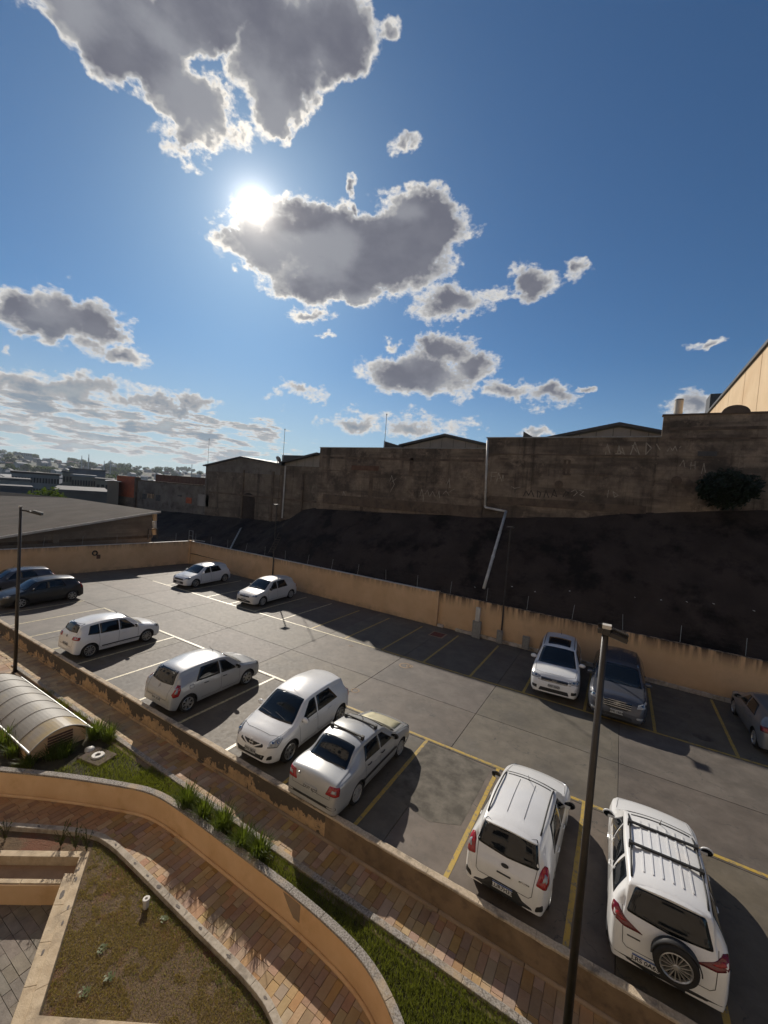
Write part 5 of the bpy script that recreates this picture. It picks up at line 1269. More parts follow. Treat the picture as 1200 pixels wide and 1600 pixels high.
    def emblem(s, front, z, kind, r=.055, y=0.0, m='chrome'):
        fr = s.frame('front' if front else 'rear'); og, d = fr(y, z); h, nn = s.cast(og, d); x = Vector((0, 0, 1)).cross(nn).normalized(); up = nn.cross(x); h = h + nn * .008
        Mx = Matrix(((x.x, up.x, nn.x, h.x), (x.y, up.y, nn.y, h.y), (x.z, up.z, nn.z, h.z), (0, 0, 0, 1))); b = MB()
        def bar(p, q, w): 
            p = Vector(p + (0,)); q = Vector(q + (0,)); dd = (q - p).normalized(); n = Vector((-dd.y, dd.x, 0)) * w / 2
            b.add([Mx @ (v + Vector((0, 0, zz))) for zz in (.0, .006) for v in (p - n, q - n, q + n, p + n)], [(4, 5, 6, 7), (0, 1, 5, 4), (1, 2, 6, 5), (2, 3, 7, 6), (3, 0, 4, 7)])
        def ring(rx, ry, w, n=24):
            for k in range(n):
                a0, a1 = 2 * PI * k / n, 2 * PI * (k + 1) / n; bar((rx * math.cos(a0), ry * math.sin(a0)), (rx * math.cos(a1), ry * math.sin(a1)), w)
        if kind == 'ringbar': ring(r, r, r * .18); bar((-r * 1.25, 0), (r * 1.25, 0), r * .4)
        elif kind == 'vw': ring(r, r, r * .14); bar((-.45 * r, .85 * r), (0, .12 * r), r * .16); bar((.45 * r, .85 * r), (0, .12 * r), r * .16); bar((-.85 * r, .35 * r), (-.42 * r, -.75 * r), r * .16); bar((-.42 * r, -.75 * r), (0, .02 * r), r * .16); bar((0, .02 * r), (.42 * r, -.75 * r), r * .16); bar((.42 * r, -.75 * r), (.85 * r, .35 * r), r * .16)
        elif kind == 'diamond':
            P = [(0, r * 1.3), (r * .75, 0), (0, -r * 1.3), (-r * .75, 0)]
            for i in range(4): bar(P[i], P[(i + 1) % 4], r * .35)
        elif kind == 'oval': 
            k = len(b.v); n = 24
            b.add([Mx @ Vector((r * 1.35 * math.cos(2 * PI * i / n), r * .58 * math.sin(2 * PI * i / n), .004)) for i in range(n)], [tuple(range(n))]); ring(r * 1.35, r * .58, r * .12)
        elif kind == 'bowtie': bar((-r * 1.3, 0), (r * 1.3, 0), r * .5); bar((-r * .35, 0), (r * .35, 0), r * .95)
        elif kind == 'hoval': ring(r * 1.3, r * .72, r * .14); bar((-r * .5, -r * .4), (-r * .3, r * .45), r * .18); bar((r * .3, -r * .45), (r * .5, r * .4), r * .18); bar((-r * .45, -.02), (r * .45, .02 * 0 + r * .1), r * .18)
        elif kind == 'disc': b.lathe([(0, .006), (r, .004), (r * 1.05, 0)], 20, Mx)
        return b.build('emblem', M[m], s.t)
    def build(s, label, cx, cy, rz, wheel='ten', pm='white', scale=1.0, **k):
        sp = s.sp; s.t = thing('parked_car', label, 'car', (cx, cy, 0), rz, 'cars parked in the lot'); s.t.scale = (scale,) * 3; t = s.t; L = s.L
        body = obj('body', pyd(s.bm_v, s.bm_f, True), M[pm], t); 
        # dark underside and wheel wells
        u = MB(); hw = s.W / 2
        u.box(s.xf - L + .18, s.xf - .18, -hw * .80, hw * .80, .16, .42)
        for a in s.ax:
            for sd in (1, -1):
                n = 14; k0 = len(u.v)
                for i in range(n + 1):
                    th = PI * i / n; x = s.xf - a + s.ra * 1.0 * math.cos(th); z = s.R + s.ra * 1.0 * math.sin(th) * .985
                    u.v += [(x, sd * (hw - .03), z), (x, sd * (hw - .34), z)]
                u.f += [(k0 + 2 * i, k0 + 2 * i + 1, k0 + 2 * i + 3, k0 + 2 * i + 2) for i in range(n)]
                u.f.append(tuple(k0 + 2 * i + 1 for i in range(n + 1)))
        u.build('underbody', M['blackplastic'], t)
        # wheels
        for a in s.ax:
            for sd in (1, -1):
                w = bpy.data.objects.new('wheel', tyre_mesh(s.R)); C.objects.link(w); w.parent = t; w.location = (s.xf - a, sd * (hw - .015), s.R)
                if sd < 0: w.rotation_euler.z = PI
                w.rotation_euler.y = rnd.uniform(0, 1)
                r_ = bpy.data.objects.new('rim', rim_mesh(wheel, s.R)); C.objects.link(r_); r_.parent = w
        # glass
        c0, c1 = sp['ws']       # windscreen: cowl s, header s
        N = 7; P = []
        for i in range(N + 1): q = c0 + .03 + (c1 - c0 - .06) * i / N; P.append((q, max(.2, s.corner(q)[0] - .045)))
        lo = P[0][1]; low = [(c0 + .02 - .10 * math.cos(PI / 2 * y), lo * y) for y in (.8, .4, 0, -.4, -.8)]; hi = [(c1 - .02 - .035 + .0, P[-1][1] * y) for y in (-.7, 0, .7)]
        poly = P[::-1] + low + [(q, -y) for q, y in P] + hi
        poly = [(c1 - .035 - .02 * 0, P[-1][1] * .98)] + P[::-1][1:] + low + [(q, -y) for q, y in P][:-1] + [(c1 - .035, -P[-1][1] * .98), (c1 - .05 - .02, 0)]
        s.patch('windscreen', poly, s.frame('top'), M['glassblue'], .004, 6, .012, step=.07)
        wp = MB()
        for y0 in (.42, -.12):
            s.ribbon(wp, [(c0 + .02, y0), (c0 + .11, y0 - .45)], s.frame('top'), .014, .016)
        wp.build('wiper', M['blackplastic'], t)
        for (s0, s1, f0, f1) in sp['side']:   # side windows: range along the belt, slant of the ends
            for sd in (1, -1):
                n = 7; lowp = []; upp = []
                for i in range(n + 1):
                    q = s0 + (s1 - s0) * i / n; lowp.append((q, s.belt(q) + .025))
                    q2 = (s0 + f0) + ((s1 + f1) - (s0 + f0)) * i / n; zc = s.corner(q2)[1] - .004; upp.append((q2, max(zc, s.belt(q2) + .045)))
                s.patch('side_window', lowp + upp[::-1], s.frame('side', sd), M['glass'], .004, 4, .018)
        # rear window
        if 'rw_rear' in sp:
            z0, z1, w0, w1 = sp['rw_rear']; s.patch('rear_window', [(-w0, z0 + .03), (0, z0), (w0, z0 + .03), (w1, z1), (0, z1 + .015), (-w1, z1)], s.frame('rear'), M['glass'], .005, 5, .04)
            wb_ = MB(); s.ribbon(wb_, [(0, z0 + .02), (w0 * .6, z0 + .06)], s.frame('rear'), .016, .015); wb_.build('wiper', M['blackplastic'], t)
        if sp.get('spoiler'):
            q0, w_, out = sp['spoiler']; b = MB(); n = 10
            for i in range(n + 1):
                y = -w_ + 2 * w_ * i / n; h, nn = s.cast((s.xf - q0, y, 3), (0, 0, -1)); e = out * (1 - .35 * (abs(y) / w_) ** 3)
                b.v += [tuple(h + Vector((.03, 0, .004))), tuple(h + Vector((-e, 0, -.028))), tuple(h + Vector((-e, 0, -.055))), tuple(h + Vector((-.02, 0, -.05)))]
            for i in range(n):
                for j in range(4): b.f.append((4 * i + j, 4 * i + (j + 1) % 4, 4 * i + 4 + (j + 1) % 4, 4 * i + 4 + j))
            b.f += [(0, 1, 2, 3)[::-1], tuple(4 * n + j for j in range(4))]
            o = b.build('roof_spoiler', M[pm], t, bevel=.008)
        if 'rw_top' in sp:
            a0, a1, w0, w1 = sp['rw_top']; s.patch('rear_window', [(a0, -w0), (a0 + .02, 0), (a0, w0), (a1, w1), (a1 + .06, 0), (a1, -w1)][::-1], s.frame('top'), M['glass'], .005, 5, .05)
        # seams
        b = MB(); d = sp['doors']
        for sd in (1, -1):
            fr = s.frame('side', sd)
            for j in range(len(d) - 1):
                a0, a1 = d[j], d[j + 1]; zlo = s.zb + .13
                fin = s.ax[1] - s.ra - .02
                P = [(a0, s.belt(a0) + .0), (a0 + .02, s.belt(a0) - .2), (a0 + .03, zlo + .1), (a0 + .08, zlo)]
                if a1 > fin: P += [(fin - .04, zlo), (fin + .02, s.R + .12), (a1 - .03, s.R + s.ra * .95 + .04), (a1, s.belt(a1))]
                else: P += [(a1 - .02, zlo)]
                s.ribbon(b, P, fr, .010)
        fr = s.frame('top')
        hwf = lambda q: s.corner(q)[0]
        s.ribbon(b, [(.30, 0), (.31, hwf(.35) * .6), (.42, hwf(.45) * .95), (c0 - .06, hwf(c0 - .06) * 1.0)], fr, .009); s.ribbon(b, [(.30, 0), (.31, -hwf(.35) * .6), (.42, -hwf(.45) * .95), (c0 - .06, -hwf(c0 - .06) * 1.0)], fr, .009)
        if 'gate' in sp:
            z0, z1, w0, w1 = sp['gate']; fr = s.frame('rear'); s.ribbon(b, [(-w1, z1), (-w0 * 1.02, (z0 + z1) / 2), (-w0, z0 + .05), (-w0 * .9, z0), (w0 * .9, z0), (w0, z0 + .05), (w0 * 1.02, (z0 + z1) / 2), (w1, z1)], fr, .010)
        if 'boot' in sp:
            a0, w0 = sp['boot']; s.ribbon(b, [(a0, w0 * .9), (a0, 0), (a0, -w0 * .9)], s.frame('top'), .009); s.ribbon(b, [(-w0, s.top(L - .12) - .06), (-w0, .62), (w0, .62), (w0, s.top(L - .12) - .06)], s.frame('rear'), .009)
        b.build('panel_gaps', M['seam'], t)
        # door handles and mirrors
        for sd in (1, -1):
            for q in sp['handles']:
                h, nn = s.cast((s.xf - q, 2 * sd, s.belt(q) - .10), (0, -sd, 0)); hb = MB(); hb.tube([h + Vector((-.09, sd * .006, 0)), h + Vector((-.05, sd * .03, .004)), h + Vector((.05, sd * .03, .004)), h + Vector((.09, sd * .006, 0))], .013, 6)
                hb.build('door_handle', M[sp.get('handlemat', pm)], t, smooth=True)
            q = c0 + .38; h, nn = s.cast((s.xf - q, 2 * sd, s.belt(q) + .05), (0, -sd, 0)); bm = bmesh.new(); bmesh.ops.create_icosphere(bm, subdivisions=3, radius=1)
            for v in bm.verts:
                v.co = Vector((v.co.x * .075 * (1 if v.co.x > 0 else .35), v.co.y * .125, v.co.z * .085))
            bmesh.ops.transform(bm, matrix=Matrix.Translation(h + Vector((0, sd * .108, .055))) @ Matrix.Rotation(-sd * .12, 4, 'Z'), verts=bm.verts)
            for f in bm.faces: f.smooth = True
            mo = obj('mirror', bm, M[sp.get('mirrormat', pm)], t)
            MB().box(-.045, .02, -.12, .12, -.0, .05, Matrix.Translation(h + Vector((0, sd * .0, .0)))).build('mirror_foot', M[pm], mo)
            MB().lathe([(0, 0), (.105, 0)], 16, Matrix.Translation(h + Vector((-.030, sd * .108, .055))) @ Matrix.Rotation(-PI / 2, 4, 'Y') @ Matrix.Diagonal((.7, 1, 1, 1))).build('mirror_glass', M['glass'], mo)
        # antenna
        if sp.get('antenna'):
            q = sp['antenna']; h, nn = s.cast((s.xf - q, 0, 3), (0, 0, -1)); MB().tube([h, h + Vector((.0, 0, .03)), h + Vector((-.16, 0, .22))], [.018, .008, .004], 6).build('antenna', M['blackplastic'], t)
        # lamps
        for kind, P, c, th, tilt, m_ in sp['lamps']:
            for sd in (1, -1):
                fr = s.diag(c, th, sd, kind != 'tail', tilt)
                o = s.patch({'head': 'headlight', 'tail': 'tail_light', 'fog': 'fog_light'}[kind], P, fr, M[m_], .007, 3, .025, step=.04)
                if kind == 'head':
                    cc = sum((Vector(p) for p in P), Vector((0, 0))) / len(P)
                    for dx in (-.06, .07):
                        og, d_ = fr(cc.x + dx, cc.y); h, nn = s.cast(og, d_); x = nn.orthogonal().normalized(); y = nn.cross(x)
                        MB().lathe([(0, .009), (.030, .009), (.044, .012), (.046, .007)], 16, Matrix(((x.x, y.x, nn.x, h.x), (x.y, y.y, nn.y, h.y), (x.z, y.z, nn.z, h.z), (0, 0, 0, 1)))).build('lamp_reflector', M['chrome'], o, smooth=True)
                    k_ = MB(); Q = [cc.lerp(Vector(p), .97) for p in P]; s.ribbon(k_, Q, fr, .012, .009, True); k_.build('lamp_surround', M['blackplastic'], o)
                if kind == 'tail':
                    cc = sum((Vector(p) for p in P), Vector((0, 0))) / len(P); s.patch('reverse_lens', [cc.lerp(Vector(p), .36) for p in P], fr, M['lens' if m_ == 'redlens' else 'redlens'], .0095, 2, .01, parent=o, step=.05)
        for name, kind, P, m_, off, r in sp.get('patches', []):
            if kind == 'side':
                for sd in (1, -1): s.patch(name, P, s.frame('side', sd), M[m_], off, 3, r)
            else: s.patch(name, P, s.frame(kind), M[m_], off, 3, r)
        for name, kind, P, w, m_, off in sp.get('strips', []):
            for sd in ((1, -1) if kind == 'side' else (1,)):
                b = MB(); s.ribbon(b, P, s.frame(kind, sd), w, off); o = b.build(name, M[m_], t); sm = o.modifiers.new('s', 'SOLIDIFY'); sm.thickness = off * .8; sm.offset = -1
        return t
    def rails(s, s0, s1, y=.52, lift=.05, m='blackplastic', r=.017):
        for sd in (1, -1):
            P = []
            for i in range(11):
                q = s0 + (s1 - s0) * i / 10; yy = min(y, s.corner(q)[0] - .03); h, nn = s.cast((s.xf - q, sd * yy, 3), (0, 0, -1)); e = math.sin(PI * min(1, min(i, 10 - i) / 2.0) / 2); P.append(h + Vector((0, 0, .004 + lift * e)))
            MB().tube(P, r, 8).build('roof_rail', M[m], s.t, smooth=True)
    def crossbar(s, q, y=.52, lift=.07, m='blackplastic'):
        h, _ = s.cast((s.xf - q, y, 3), (0, 0, -1)); h2, _ = s.cast((s.xf - q, 0, 3), (0, 0, -1)); zz = max(h.z + lift, h2.z + .02)
        b = MB(); b.cbox(s.xf - q - .03, s.xf - q + .03, -y - .02, y + .02, zz - .015, zz + .018, .008)
        for sd in (1, -1): b.box(s.xf - q - .045, s.xf - q + .045, sd * y - .035, sd * y + .035, h.z - .02, zz + .026)
        b.build('cross_bar', M[m], s.t)

def hatch(L, W, H, wb, fo, c0=.95, c1=1.72, zc=1.0, roof_end=.42, zre=.09, tailz=1.05, hood=.86, **k):
    t0 = L - roof_end
    sp = dict(L=L, W=W, H=H, wb=wb, fo=fo, ws=(c0, c1),
        top=[(0, .50), (.025, .62), (.08, .72), (.30, hood - .03), (.6, hood + .05), (c0, zc), (c1, H - .075), (c1 + .35, H - .02), (c1 + .85, H), (t0 - .35, H - zre * .45), (t0, H - zre), (L - .17, tailz), (L - .08, tailz - .15), (L - .03, .80), (L, .56)],
        belt=[(0, .46), (.05, .58), (.3, .73), (.6, .80), (c0, .865), (c0 + .9, .895), (L - .9, .94), (L - .45, .98), (L - .17, min(.98, tailz - .06)), (L - .08, .84), (L, .50)],
        tw=[(0, .92), (.3, .86), (c0, .86), (c1, .72), (c1 + .8, .735), (t0, .68), (L - .17, .735), (L, .90)],
        side=[(c0 + .36, c0 + 1.06, .46, .01), (c0 + 1.11, c0 + 2.02, .0, -.20)],
        rw_rear=(tailz - .02, H - zre - .045, .60, .52), gate=(.55, tailz, .56, .60),
        doors=[c0 + .22, c0 + 1.05, c0 + 1.92], handles=[c0 + .92, c0 + 1.72], antenna=c1 + .12,
        lamps=[('head', [(-.17, -.06), (.13, -.07), (.22, .06), (.10, .09), (-.14, .03)], (.25, W / 2 - .22, .70), .62, .25, 'lens'),
               ('tail', [(-.10, -.15), (.08, -.15), (.10, .02), (.06, .17), (-.03, .17), (-.12, .0)], (L - .15, W / 2 - .12, .88), .75, .1, 'redlens')],
        patches=[], strips=[])
    sp.update(k); return sp
UP, DN = PI / 2, -PI / 2     # facing away from / towards the camera side of the lot
def car_at(c, label, x, front_axle_y, up, wheel, pm, rot=0.0, k=1.0):
    cy = front_axle_y - c.wb / 2 if up else front_axle_y + c.wb / 2
    return c.build(label, x, cy, (UP if up else DN) + math.radians(rot), wheel, pm, k)

# white tall hatchback, third bay
s1 = hatch(3.82, 1.66, 1.54, 2.465, .75, c0=.92, c1=1.66, zre=.10, roof_end=.36, tailz=1.12)
s1['side'] = [(1.26, 1.98, .44, .0), (2.02, 2.80, .0, .0), (2.83, 3.30, .0, -.14)]; s1['doors'] = [1.16, 2.02, 2.86]
s1['rw_rear'] = (1.09, 1.43, .56, .50)
s1['lamps'][1] = ('tail', [(-.22, -.07), (.14, -.08), (.17, .05), (-.16, .07)], (3.68, .66, .92), .75, .1, 'redlens')
s1['strips'] = [('side_moulding', 'side', [(1.1, .40), (2.75, .40)], .05, 'blackplastic', .010)]
s1['patches'] = [('lower_grille', 'front', [(-.45, .30), (.45, .30), (.40, .42), (-.40, .42)], 'blackplastic', .004, .03), ('upper_grille', 'front', [(-.35, .60), (.35, .60), (.36, .67), (-.36, .67)], 'blackplastic', .004, .02)]
c = Car(s1); car_at(c, 'white tall hatchback parked tail to the low wall, leftmost of that row in sun', -19.10, 10.62, True, 'ten', 'white', 0, .94); c.emblem(False, .93, 'vw', .05); c.plate(False, .60, 'FKD 4A18', False)
# silver hatchback
s2 = hatch(4.02, 1.75, 1.53, 2.59, .80, c0=.98, c1=1.72, roof_end=.46, zre=.10, tailz=1.02)
s2['side'] = [(1.34, 2.04, .46, .02), (2.09, 3.10, .02, -.26)]; s2['handlemat'] = 'blackplastic'; s2['mirrormat'] = 'blackplastic'; s2['rw_rear'] = (.99, 1.39, .60, .51)
s2['lamps'][1] = ('tail', [(-.06, -.19), (.10, -.17), (.15, .02), (.12, .18), (.02, .19), (-.04, .04), (-.12, -.08)], (3.80, .76, .86), .78, .1, 'redlens')
s2['patches'] = [('lower_grille', 'front', [(-.5, .30), (.5, .30), (.42, .44), (-.42, .44)], 'blackplastic', .004, .03), ('fuel_flap', 'side', [(3.18, .80), (3.36, .80), (3.36, .93), (3.18, .93)], 'seam', .002, .04), ('fuel_flap_door', 'side', [(3.188, .808), (3.352, .808), (3.352, .922), (3.188, .922)], 'silver', .005, .04)]
c = Car(s2); car_at(c, 'silver hatchback with black door handles, tail to the low wall', -12.50, 10.70, True, 'seven', 'silver', 0, .94); c.emblem(False, .90, 'diamond', .045); c.plate(False, .50, 'EHV 2C67', False)
# white rounded small hatch facing the wall
s3 = hatch(3.83, 1.67, 1.53, 2.45, .72, c0=.86, c1=1.58, zre=.10, roof_end=.42, tailz=1.0, hood=.88, plan=(.85, .65, .50, .66))
s3['side'] = [(1.20, 1.90, .46, .0), (1.95, 2.95, .02, -.34)]; s3['doors'] = [1.08, 1.90, 2.72]; s3['handles'] = [1.78, 2.50]
s3['lamps'][0] = ('head', [(-.17, -.10), (.10, -.10), (.24, .10), (.16, .17), (-.10, .04)], (.27, .60, .70), .68, .3, 'lens')
s3['patches'] = [('upper_grille', 'front', [(-.42, .62), (-.20, .56), (.20, .56), (.42, .62), (.40, .68), (-.40, .68)], 'blackplastic', .006, .03), ('lower_grille', 'front', [(-.46, .30), (.46, .30), (.52, .44), (.3, .41), (-.3, .41), (-.52, .44)], 'blackplastic', .006, .03),
                 ('fog_recess', 'front', [(.56, .32), (.68, .33), (.68, .44), (.60, .42)], 'blackplastic', .006, .03), ('fog_recess', 'front', [(-.56, .32), (-.68, .33), (-.68, .44), (-.60, .42)], 'blackplastic', .006, .03)]
s3['strips'] = [('grille_wing', 'front', [(-.34, .68), (-.13, .58), (0, .57), (.13, .58), (.34, .68)], .035, 'white', .012)]
s3['spoiler'] = (3.30, .50, .14)
c = Car(s3); car_at(c, 'white rounded small hatchback facing the low wall', -8.18, 8.32, False, 'seven', 'white', 1.5, .98); c.emblem(True, .64, 'ringbar', .062); c.plate(True, .44, 'DYI 2834', False)
# silver sedan with roof bars
L = 4.15
s4 = dict(L=L, W=1.63, H=1.43, wb=2.37, fo=.80, R=.29, ws=(1.02, 1.72), plan=(.6, .5, .70, .80),
    top=[(0, .50), (.03, .62), (.10, .70), (.35, .80), (1.02, .94), (1.72, 1.36), (2.05, 1.41), (2.4, 1.43), (2.85, 1.41), (3.0, 1.38), (3.50, 1.06), (3.62, 1.035), (3.95, 1.0), (4.06, .93), (4.12, .74), (4.15, .52)],
    belt=[(0, .46), (.06, .56), (.35, .70), (1.02, .85), (2, .885), (3.0, .93), (3.6, .95), (4.0, .90), (4.08, .80), (4.15, .47)],
    tw=[(0, .92), (.35, .88), (1.02, .86), (1.72, .73), (2.4, .74), (3.0, .72), (3.5, .80), (4.0, .86), (4.15, .92)],
    side=[(1.38, 2.04, .44, .0), (2.09, 2.86, .0, -.10)], rw_top=(2.98, 3.50, .52, .60), boot=(3.54, .60), doors=[1.22, 2.06, 2.86], handles=[1.95, 2.66], handlemat='blackplastic', mirrormat='blackplastic', antenna=1.85,
    lamps=[('head', [(-.18, -.06), (.14, -.06), (.18, .06), (-.16, .06)], (.22, .60, .66), .6, .2, 'lens'),
           ('tail', [(-.20, -.09), (.14, -.10), (.15, .10), (-.10, .11)], (4.05, .66, .80), .75, .1, 'redlens')],
    patches=[('bonnet_panel', 'top', [(.36, -.55), (.36, .55), (.98, .62), (.98, -.62)], 'hazy', .004, .06), ('rear_bumper_trim', 'rear', [(-.76, .40), (.76, .40), (.76, .455), (-.76, .455)], 'blackplastic', .010, .01), ('lower_grille', 'front', [(-.4, .3), (.4, .3), (.4, .42), (-.4, .42)], 'blackplastic', .004, .03)],
    strips=[('side_moulding', 'side', [(1.15, .52), (2.95, .52)], .06, 'blackplastic', .012)])
c = Car(s4); t = car_at(c, 'silver sedan with black roof bars and clouded bonnet, beside the rounded white hatchback', -5.72, 10.50, True, 'cover', 'beige', 0, .94); c.plate(False, .66, 'DUY 6J27', False); c.crossbar(1.98); c.crossbar(2.66)
c.emblem(False, .86, 'disc', .035, y=.42); 
# white crossover hatch with the readable plate
s5 = hatch(3.94, 1.71, 1.55, 2.49, .78, c0=.98, c1=1.72, roof_end=.40, zre=.09, tailz=1.02, R=.32, zb=.22)
s5['side'] = [(1.34, 2.04, .46, .02), (2.09, 3.06, .02, -.22)]; s5['rw_rear'] = (.99, 1.42, .635, .54); s5['mirrormat'] = 'blackplastic'
s5['lamps'][1] = ('tail', [(-.16, -.10), (.02, -.15), (.12, -.08), (.16, .14), (.08, .19), (-.06, .06)], (3.76, .72, .92), .72, .1, 'redlens')
s5['patches'] = [('rear_lower_bumper', 'rear', [(-.62, .28), (.62, .28), (.58, .38), (.40, .42), (.27, .56), (-.27, .56), (-.40, .42), (-.58, .38)], 'blackplastic', .010, .03), ('fog_recess', 'rear', [(.64, .36), (.78, .40), (.77, .52), (.66, .46)], 'blackplastic', .008, .03),
                 ('fog_recess', 'rear', [(-.64, .36), (-.78, .40), (-.77, .52), (-.66, .46)], 'blackplastic', .008, .03), ('roof_gap', 'top', [(1.80, -.50), (1.80, .50), (1.835, .50), (1.835, -.50)], 'blackplastic', .008, .005),
                 ('sill_cladding', 'side', [(1.18, .24), (2.82, .24), (2.82, .34), (1.18, .34)], 'blackplastic', .008, .01)]
s5['strips'] = [('roof_groove', 'top', [(1.95, .18), (3.2, .18)], .008, 'seam', .004), ('roof_groove', 'top', [(1.95, -.18), (3.2, -.18)], .008, 'seam', .004), ('badge_strip', 'rear', [(-.14, .735), (.14, .735)], .03, 'seam', .006), ('badge', 'rear', [(-.50, .76), (-.30, .76)], .022, 'chrome', .006)]
s5['spoiler'] = (3.46, .54, .17)
c = Car(s5); t = car_at(c, 'white crossover hatchback with black rear bumper and tail lights, tail to the wall', -1.30, 10.66, True, 'ten', 'white', -1, .92); c.plate(False, .47, 'LUR7H33', True); c.emblem(False, .87, 'oval', .055, m='blackplastic'); c.rails(1.75, 3.35, .56, .045)
# white compact SUV with the spare wheel on its tailgate
s6 = hatch(4.10, 1.78, 1.66, 2.52, .80, c0=1.0, c1=1.74, zc=1.10, hood=.98, roof_end=.36, zre=.09, tailz=1.14, R=.335, zb=.26, plan=(.8, .5, .6, .82))
s6['belt'] = [(0, .50), (.05, .64), (.3, .84), (.6, .91), (1.0, .97), (1.9, 1.01), (3.2, 1.06), (3.65, 1.10), (3.92, 1.08), (4.02, .94), (4.1, .54)]
s6['side'] = [(1.40, 2.10, .44, .02), (2.16, 2.98, .02, .04), (3.05, 3.68, .05, -.12)]; s6['doors'] = [1.24, 2.12, 3.05]; s6['mirrormat'] = 'white'; s6['rw_rear'] = (1.08, 1.50, .635, .52); s6['gate'] = (.60, 1.14, .66, .70)
s6['lamps'][1] = ('tail', [(-.34, -.08), (-.10, -.10), (.16, .0), (.18, .12), (.08, .13), (-.10, .02)], (3.95, .72, 1.00), .70, .1, 'redlens2')
s6['patches'] = [('lower_cladding', 'rear', [(-.84, .30), (.84, .30), (.84, .44), (-.84, .44)], 'blackplastic', .010, .02), ('sill_cladding', 'side', [(1.24, .27), (2.86, .27), (2.86, .42), (1.24, .42)], 'blackplastic', .010, .01), ('roof_gap', 'top', [(1.82, -.53), (1.82, .53), (1.86, .53), (1.86, -.53)], 'blackplastic', .009, .005)]
s6['strips'] = [('roof_rib', 'top', [(2.0, y), (3.45, y)], .030, 'white', .008) for y in (-.38, -.23, -.08, .08, .23, .38)] + [('badge', 'rear', [(.40, .80), (.60, .80)], .02, 'seam', .006)]
s6['antenna'] = 1.9
s6['spoiler'] = (3.66, .56, .14)
c = Car(s6); t = car_at(c, 'white compact SUV with roof rails and spare wheel mounted on the tailgate', 1.17, 10.82, True, 'ten', 'white', 1.0, .91); c.rails(1.85, 3.62, .58, .045); c.crossbar(2.25, .58, .055); c.crossbar(2.90, .58, .055)
sw = thing  # spare wheel is part of the car
w = bpy.data.objects.new('spare_wheel', tyre_mesh(.33, .17)); C.objects.link(w); w.parent = t; w.location = (c.xf - 4.10 - .165, -.10, .83); w.rotation_euler.z = PI / 2
r_ = bpy.data.objects.new('rim', rim_mesh('multi', .33)); C.objects.link(r_); r_.parent = w
b = MB(); n = 16
for i in range(n + 1):
    th = PI * (.02 + .96 * i / n)
    for (rr_, xx) in ((.345, -.02), (.365, -.17), (.345, -.175)): b.v.append((c.xf - 4.06 + xx, -.10 + rr_ * math.cos(th), .83 + rr_ * math.sin(th)))
b.f = [(3 * i + j, 3 * i + 3 + j, 3 * i + 4 + j, 3 * i + 1 + j) for i in range(n) for j in range(2)]
o = b.build('spare_wheel_cover', M['blackplastic'], t, smooth=True)
c.plate(False, .50, 'LRS 0A63', True, y=.30)
# white SUV facing us with dark sunroof
s7 = hatch(4.43, 1.81, 1.68, 2.60, .88, c0=1.12, c1=1.86, zc=1.09, hood=.98, roof_end=.42, zre=.09, tailz=1.12, R=.34, zb=.24, plan=(.7, .55, .72, .8))
s7['belt'] = [(0, .50), (.05, .64), (.3, .84), (.6, .93), (1.1, .99), (2.1, 1.04), (3.5, 1.08), (3.98, 1.10), (4.26, 1.04), (4.35, .9), (4.43, .54)]
s7['side'] = [(1.50, 2.25, .46, .02), (2.30, 3.15, .02, .04), (3.2, 3.82, .04, -.14)]; s7['doors'] = [1.36, 2.28, 3.22]; s7['antenna'] = 3.7
s7['lamps'][0] = ('head', [(-.16, -.05), (.16, -.08), (.26, .05), (.22, .10), (-.16, .04)], (.24, .66, .80), .55, .2, 'lens')
s7['patches'] = [('sunroof', 'top', [(2.02, -.44), (2.02, .44), (2.95, .46), (2.95, -.46)], 'glass', .006, .06), ('lower_grille', 'front', [(-.55, .34), (.55, .34), (.50, .48), (-.50, .48)], 'blackplastic', .006, .03), ('upper_grille', 'front', [(-.48, .70), (.48, .70), (.50, .82), (-.50, .82)], 'blackplastic', .004, .03),
                 ('fog_recess', 'front', [(.62, .40), (.80, .42), (.80, .52), (.62, .52)], 'blackplastic', .006, .02), ('fog_recess', 'front', [(-.62, .40), (-.80, .42), (-.80, .52), (-.62, .52)], 'blackplastic', .006, .02)]
s7['strips'] = [('grille_bar', 'front', [(-.60, .72), (.60, .72)], .022, 'chrome', .010), ('grille_bar', 'front', [(-.60, .80), (.60, .80)], .022, 'chrome', .010)]
c = Car(s7); t = car_at(c, 'white SUV with dark panoramic sunroof facing the camera by the orange wall', -1.88, 17.92, False, 'five', 'white', 4.0); c.emblem(True, .765, 'vw', .07); c.plate(True, .58, 'FXV 1H25', False); c.rails(1.95, 3.85, .60, .04, 'chrome')
# dark blue-grey SUV
s8 = hatch(4.69, 1.88, 1.68, 2.70, .92, c0=1.22, c1=1.98, zc=1.10, hood=1.0, roof_end=.46, zre=.10, tailz=1.12, R=.35, zb=.24, plan=(.8, .6, .66, .78))
s8['belt'] = [(0, .50), (.05, .66), (.3, .86), (.6, .95), (1.2, 1.02), (2.2, 1.06), (3.7, 1.12), (4.2, 1.14), (4.5, 1.06), (4.6, .9), (4.69, .54)]
s8['side'] = [(1.62, 2.38, .46, .02), (2.43, 3.30, .02, .04), (3.36, 4.00, .04, -.16)]; s8['doors'] = [1.46, 2.40, 3.40]
s8['lamps'][0] = ('head', [(-.18, -.09), (.12, -.06), (.30, .12), (.22, .15), (-.12, .04)], (.28, .70, .80), .60, .2, 'lens')
s8['lamps'].append(('fog', [(-.10, -.03), (.10, -.04), (.12, .04), (-.10, .04)], (.14, .66, .42), .45, .1, 'lens'))
